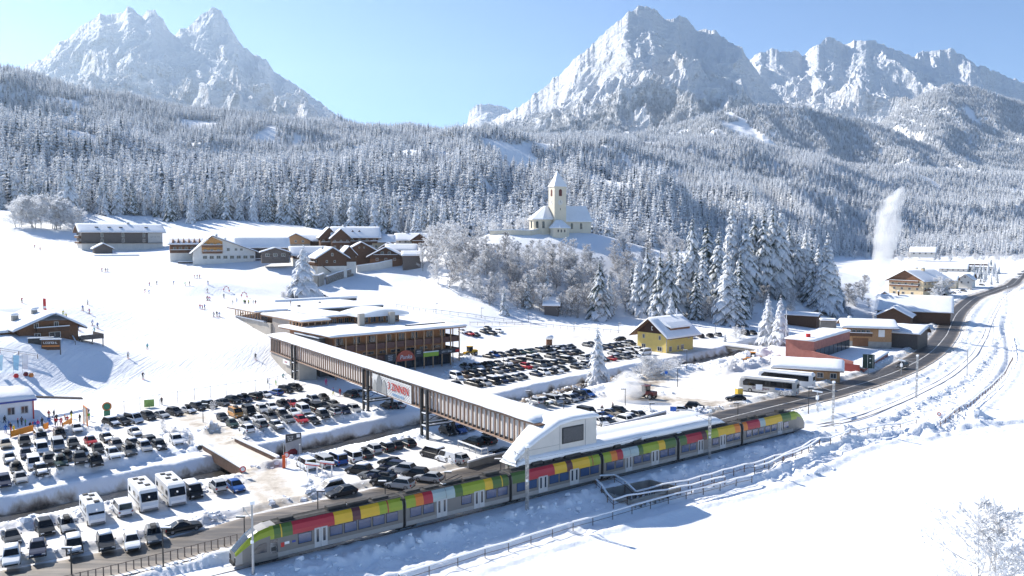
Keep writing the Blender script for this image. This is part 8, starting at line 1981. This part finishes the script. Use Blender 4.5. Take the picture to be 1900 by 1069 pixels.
b0=Vector(P(1158,738,.3)); plume('snow_plume','cloud of blown snow thrown up by the snow blower',[((b0.x+.12*z,b0.y,b0.z+z),r_) for z,r_ in ((0,3.6),(1.2,4.6),(2.6,4.4),(4.0,3.4),(5.2,2.0),(5.9,.7))],.55,2)
part('stack',M_galv,thing('steam_stack','thin metal flue at the foot of the steam plume','chimney',s0_-Vector((0,0,1.2)),0),lambda b:b.tube((0,0,-3),(0,0,1.2),.3,n=8))
# ================================================================ PEOPLE
M_skin = mat('skin', (.45,.26,.18), .6, .05)
JK = {'red':(.42,.02,.03),'black':(.015,.015,.018),'blue':(.02,.10,.38),'green':(.10,.40,.06),'yellow':(.62,.55,.03),'pink':(.50,.05,.22),'white':(.6,.6,.6),'orange':(.6,.18,.02),'grey':(.12,.12,.13),'turquoise':(.02,.33,.36)}
JM = {k:mat('cloth_'+k,v,.85,.1) for k,v in JK.items()}
def person_mesh(pose, seed):
    """one continuous body grown from a joint skeleton with the skin modifier; faces then split by height into clothes"""
    r = random.Random(seed)
    J = {}
    if pose == 'ski': hip=(0,0,.86); chest=(.12,0,1.28); neck=(.2,0,1.46); head=(.26,0,1.62); kn=(.22,.14,.48); ft=(.02,.15,.07); el=(.32,.30,1.12); hd=(.55,.28,1.0); toe=.2
    elif pose == 'walk': hip=(0,0,.94); chest=(.02,0,1.34); neck=(.03,0,1.5); head=(.06,0,1.67); kn=(.16,.1,.52); ft=(.22,.1,.07); el=(-.08,.27,1.12); hd=(.12,.28,.92); toe=.16
    else: hip=(0,0,.94); chest=(0,0,1.34); neck=(.0,0,1.5); head=(.03,0,1.67); kn=(.03,.11,.5); ft=(0,.13,.07); el=(-.02,.28,1.12); hd=(.10,.27,.92); toe=.17
    sgn = -1 if pose == 'walk' else 1
    V=[hip,chest,neck,head,(head[0]+.01,0,head[2]+.13)]; Rr=[.15,.17,.07,.095,.08]; E=[(0,1),(1,2),(2,3),(3,4)]
    for s in (1,-1):
        k=kn if (s==1 or sgn==1) else (-.10,.1,.52); f=ft if (s==1 or sgn==1) else (-.30,.1,.12); b=len(V)
        V+=[(hip[0],s*.09,hip[2]-.05),(k[0],s*k[1],k[2]),(f[0],s*f[1],f[2]),(f[0]+toe,s*f[1],.05)]; Rr+=[.10,.075,.06,.05]; E+=[(0,b),(b,b+1),(b+1,b+2),(b+2,b+3)]
        b=len(V); V+=[(chest[0],s*.19,chest[2]+.07),(el[0],s*el[1],el[2]),(hd[0],s*hd[1],hd[2]),(hd[0]+.06,s*hd[1],hd[2]-.05)]; Rr+=[.08,.058,.048,.042]; E+=[(1,b),(b,b+1),(b+1,b+2),(b+2,b+3)]
    me=bpy.data.meshes.new('body'); me.from_pydata(V,E,[]); o=bpy.data.objects.new('body',me); COL.objects.link(o)
    o.modifiers.new('skin','SKIN'); 
    for i,sv in enumerate(me.skin_vertices[0].data): sv.radius=(Rr[i],Rr[i]); sv.use_root=(i==0)
    sd=o.modifiers.new('sub','SUBSURF'); sd.levels=1
    dg=bpy.context.evaluated_depsgraph_get(); m2=bpy.data.meshes.new_from_object(o.evaluated_get(dg)); bpy.data.objects.remove(o)
    m2.materials.clear(); 
    for m in (JM['black'],JM['grey'],M_skin,JM['black'],M_trim): m2.materials.append(m)
    for p in m2.polygons:
        c=p.center; z=c.z
        if z < .14: p.material_index=4
        elif z < hip[2]+.02 and abs(c.y) < .24 and not (c.x > .3 and z > .8): p.material_index=1
        elif z > neck[2]-.02: p.material_index = 2 if (c.x > head[0]+.03 and z < head[2]+.07) else 3
        elif c.x > hd[0]+.01 and abs(c.y) > .22 and z < hd[2]+.06: p.material_index=4
        else: p.material_index=0
        p.use_smooth=True
    return m2, head, hd
PM = {k:person_mesh(k,1) for k in ('ski','walk','stand')}
_s=MB(); _s.box(-.75,.85,-.045,.045,.0,.03); _s.add([(.85,-.045,.0),(.98,-.03,.08),(.98,.03,.08),(.85,.045,.0)],[(0,1,2,3)]); SKI=_s.mesh('ski',M_red)
_s=MB(); _s.bar((0,0,0),(-.35,.05,-.95),.025,.025); POLE=_s.mesh('ski_pole',M_steel)
rp = random.Random(5); PC=['red','black','blue','green','yellow','pink','white','orange','grey','turquoise']
def person(px,py,where,pose='stand',jac=None,tro=None,az=None,z=None,group=None,skis=None,scale=1.):
    q = Vector(P(px,py,z)) if z is not None else G(px,py); jac=jac or rp.choice(PC); tro=tro or rp.choice(['black','black','grey','white','blue','red'])
    sk = pose=='ski' if skis is None else skis
    lab='%s in %s jacket and %s trousers, %s'%({'ski':'skier','walk':'walker','stand':'person'}[pose],jac,tro,where)
    if len(lab.split())>16: lab='%s in %s and %s, %s'%(pose.replace('stand','person').replace('walk','walker').replace('ski','skier'),jac,tro,where)
    t=thing('person',lab,'person',q+Vector((0,0,.03)),az if az is not None else rp.uniform(0,6.28),group); t.scale=(scale,)*3
    me_,hd_,hn=PM[pose]; o=bpy.data.objects.new('body',me_); COL.objects.link(o); o.parent=t
    for i,m in ((0,JM[jac]),(1,JM[tro]),(3,JM[rp.choice(['black','white','red','grey','blue'])])): o.material_slots[i].link='OBJECT'; o.material_slots[i].material=m
    if sk:
        for y in (-.14,.14): s=bpy.data.objects.new('ski',SKI); COL.objects.link(s); s.parent=t; s.location=(0,y,-.01)
        for y in (-.29,.29): s=bpy.data.objects.new('ski_pole',POLE); COL.objects.link(s); s.parent=t; s.location=(hn[0]+.03,y,hn[2])
    return t
Zs = lambda x,y:(x/2.969, 360+y/2.969)
def zp(L,where,pose='ski',group='skiers on the piste',**k):
    for i,a in enumerate(L):
        x,y=Zs(a[0],a[1]); person(x,y,where if len(L)==1 else ('%s of %s'%(ORD[i].replace('leftmost','first'),where)),pose,a[2] if len(a)>2 else None,a[3] if len(a)>3 else None,group=group,**k)
zp([(812,858,'turquoise','black')],'highest of the three skiers on the lower slope',az=-1.)
zp([(705,905,'white','black')],'skiing left of centre on the lower slope',az=-.9); zp([(787,1020,'black','grey')],'lowest skier above the car park',az=-.9); zp([(1408,912,'black','black')],'skiing below the concrete wing',az=-1.2)
zp([(480,610,'white','grey'),(457,642,'blue','black'),(495,660,'pink','grey')],'the trio right of the log hut flag')
zp([(506,725,'blue','grey'),(537,740,'blue','black'),(523,765,'turquoise','turquoise')],'the three skiing right of the log hut')
zp([(347,672,'yellow','green'),(366,688,'yellow','blue')],'the two instructors behind the log hut gable'); zp([(120,600,'red','black')],'alone above the log hut roof')
zp([(797,545,'black','red'),(819,552,'blue','black')],'the two in mid-piste'); zp([(825,508,'red','blue'),(862,500,'black','black')],'the two above mid-piste')
zp([(956,500,'blue','black'),(1018,508,'green','grey'),(1043,505,'black','black'),(1146,500,'grey','blue')],'the scattered four below the guest house')
zp([(1073,465,'red','black'),(1085,465,'black','grey'),(1098,465,'red','black')],'the tight trio under the guest house wall'); zp([(1102,635,'red','blue'),(1116,638,'pink','black'),(1127,635,'blue','black')],'the family trio left of the gallery roof')
zp([(1195,675,'black','black'),(1212,678,'blue','white'),(1180,678,'grey','black')],'the group left of the gallery wing'); zp([(1140,545,'black','grey'),(1233,575,'grey','black')],'two by the magic carpet'); zp([(1147,588,'red','black'),(1158,590,'pink','grey'),(1138,588,'black','black')],'the huddle below the arches')
zp([(560,428,'red','grey'),(581,430,'black','red'),(596,430,'black','black')],'the trio below the garage'); zp([(192,298,'red','black'),(221,312,'orange','black')],'the distant pair at upper left'); zp([(425,750,'turquoise','black'),(434,752,'blue','grey')],'the pair beside the log hut terrace')
zp([(1283,612,'black','black'),(1305,600,'white','blue'),(1345,610,'green','black'),(1352,612,'black','grey'),(1370,612,'yellow','black'),(1395,610,'black','black'),(1408,612,'black','red'),(1327,680,'grey','pink'),(1338,680,'black','grey')],'the queue by the gallery roof','stand','people queuing at the slope top')
Zt=lambda x,y:(x/7.917, 700+y/7.917)
for i,(x,y,j,tr) in enumerate(((135,735,'blue','black'),(85,830,'blue','blue'),(265,735,'black','black'),(320,710,'grey','black'),(375,715,'green','black'),(205,830,'yellow','yellow'),(160,800,'black','red'),(445,780,'black','blue'),(490,745,'red','black'),(515,775,'blue','white'),(560,760,'pink','blue'),(620,720,'black','black'),(650,745,'white','blue'),(720,610,'red','black'),(725,705,'blue','blue'),(795,600,'grey','black'),(835,640,'black','black'),(805,710,'red','black'),(830,720,'red','black'),(900,715,'red','red'),(955,640,'orange','black'),(990,690,'red','black'),(1050,605,'black','yellow'),(1175,665,'black','black'),(1305,560,'black','grey'),(1310,640,'green','black'),(30,650,'grey','grey'),(70,690,'black','black'))):
    a,b_=Zt(x,y); person(a,b_,'%s in the crowd outside the white ticket office'%(ORD[i].replace('leftmost','first') if i<20 else 'among the last'),'stand' if i%3 else 'walk',j,tr,z=0.,group='crowd outside the ticket office',scale=.95 if i%4 else .75)
for x,y,w_,p_,j,tr in ((525,705,'on skis right of the lowest netting pole','ski','turquoise','black'),(512,718,'in bright suit behind the top row of cars','stand','green','yellow'),(497,716,'waiting behind the netting','stand','grey','black'),(605,716,'walking below the footbridge start','walk','pink','pink'),(618,734,'walking between cars and footbridge, left of the red one','walk','blue','yellow'),(631,735,'walking beside the bridge tower','walk','red','red'),(1117,768,'standing alone behind the rear row of cars','stand','black','black'),(1137,762,'bending by the parked cars behind the platform','stand','grey','black'),(1204,738,'guiding the snow blower','stand','black','black'),(300,752,'standing behind the top row beside the netting','stand','black','black'),(506,652,'at the dark opening of the footbridge','stand','turquoise','black'),(514,653,'in black at the bridge opening','stand','black','black'),(524,651,'in red at the bridge opening','stand','red','red')):
    person(x,y,w_,p_,j,tr,z=0. if y > 700 else None,group=None)
# station clerk on the roof edge of the gallery
person(539,568,'clearing snow on the flat roof','stand','black','black',z=12.9)
def haze_box():
    m = MB(); m.box(-9000, 9000, -300, 12500, -8, 2600)
    mt = bpy.data.materials.new('haze_air'); mt.use_nodes = True; nt = mt.node_tree; nt.nodes.clear()
    out = nt.nodes.new('ShaderNodeOutputMaterial'); v = nt.nodes.new('ShaderNodeVolumePrincipled')
    v.inputs['Color'].default_value = (.68,.84,1,1); v.inputs['Density'].default_value = 3.4e-5; v.inputs['Anisotropy'].default_value = .45
    nt.links.new(v.outputs[0], out.inputs['Volume'])
    o = m.build('haze', mt); tag(o, kind='stuff'); return o
haze_box()
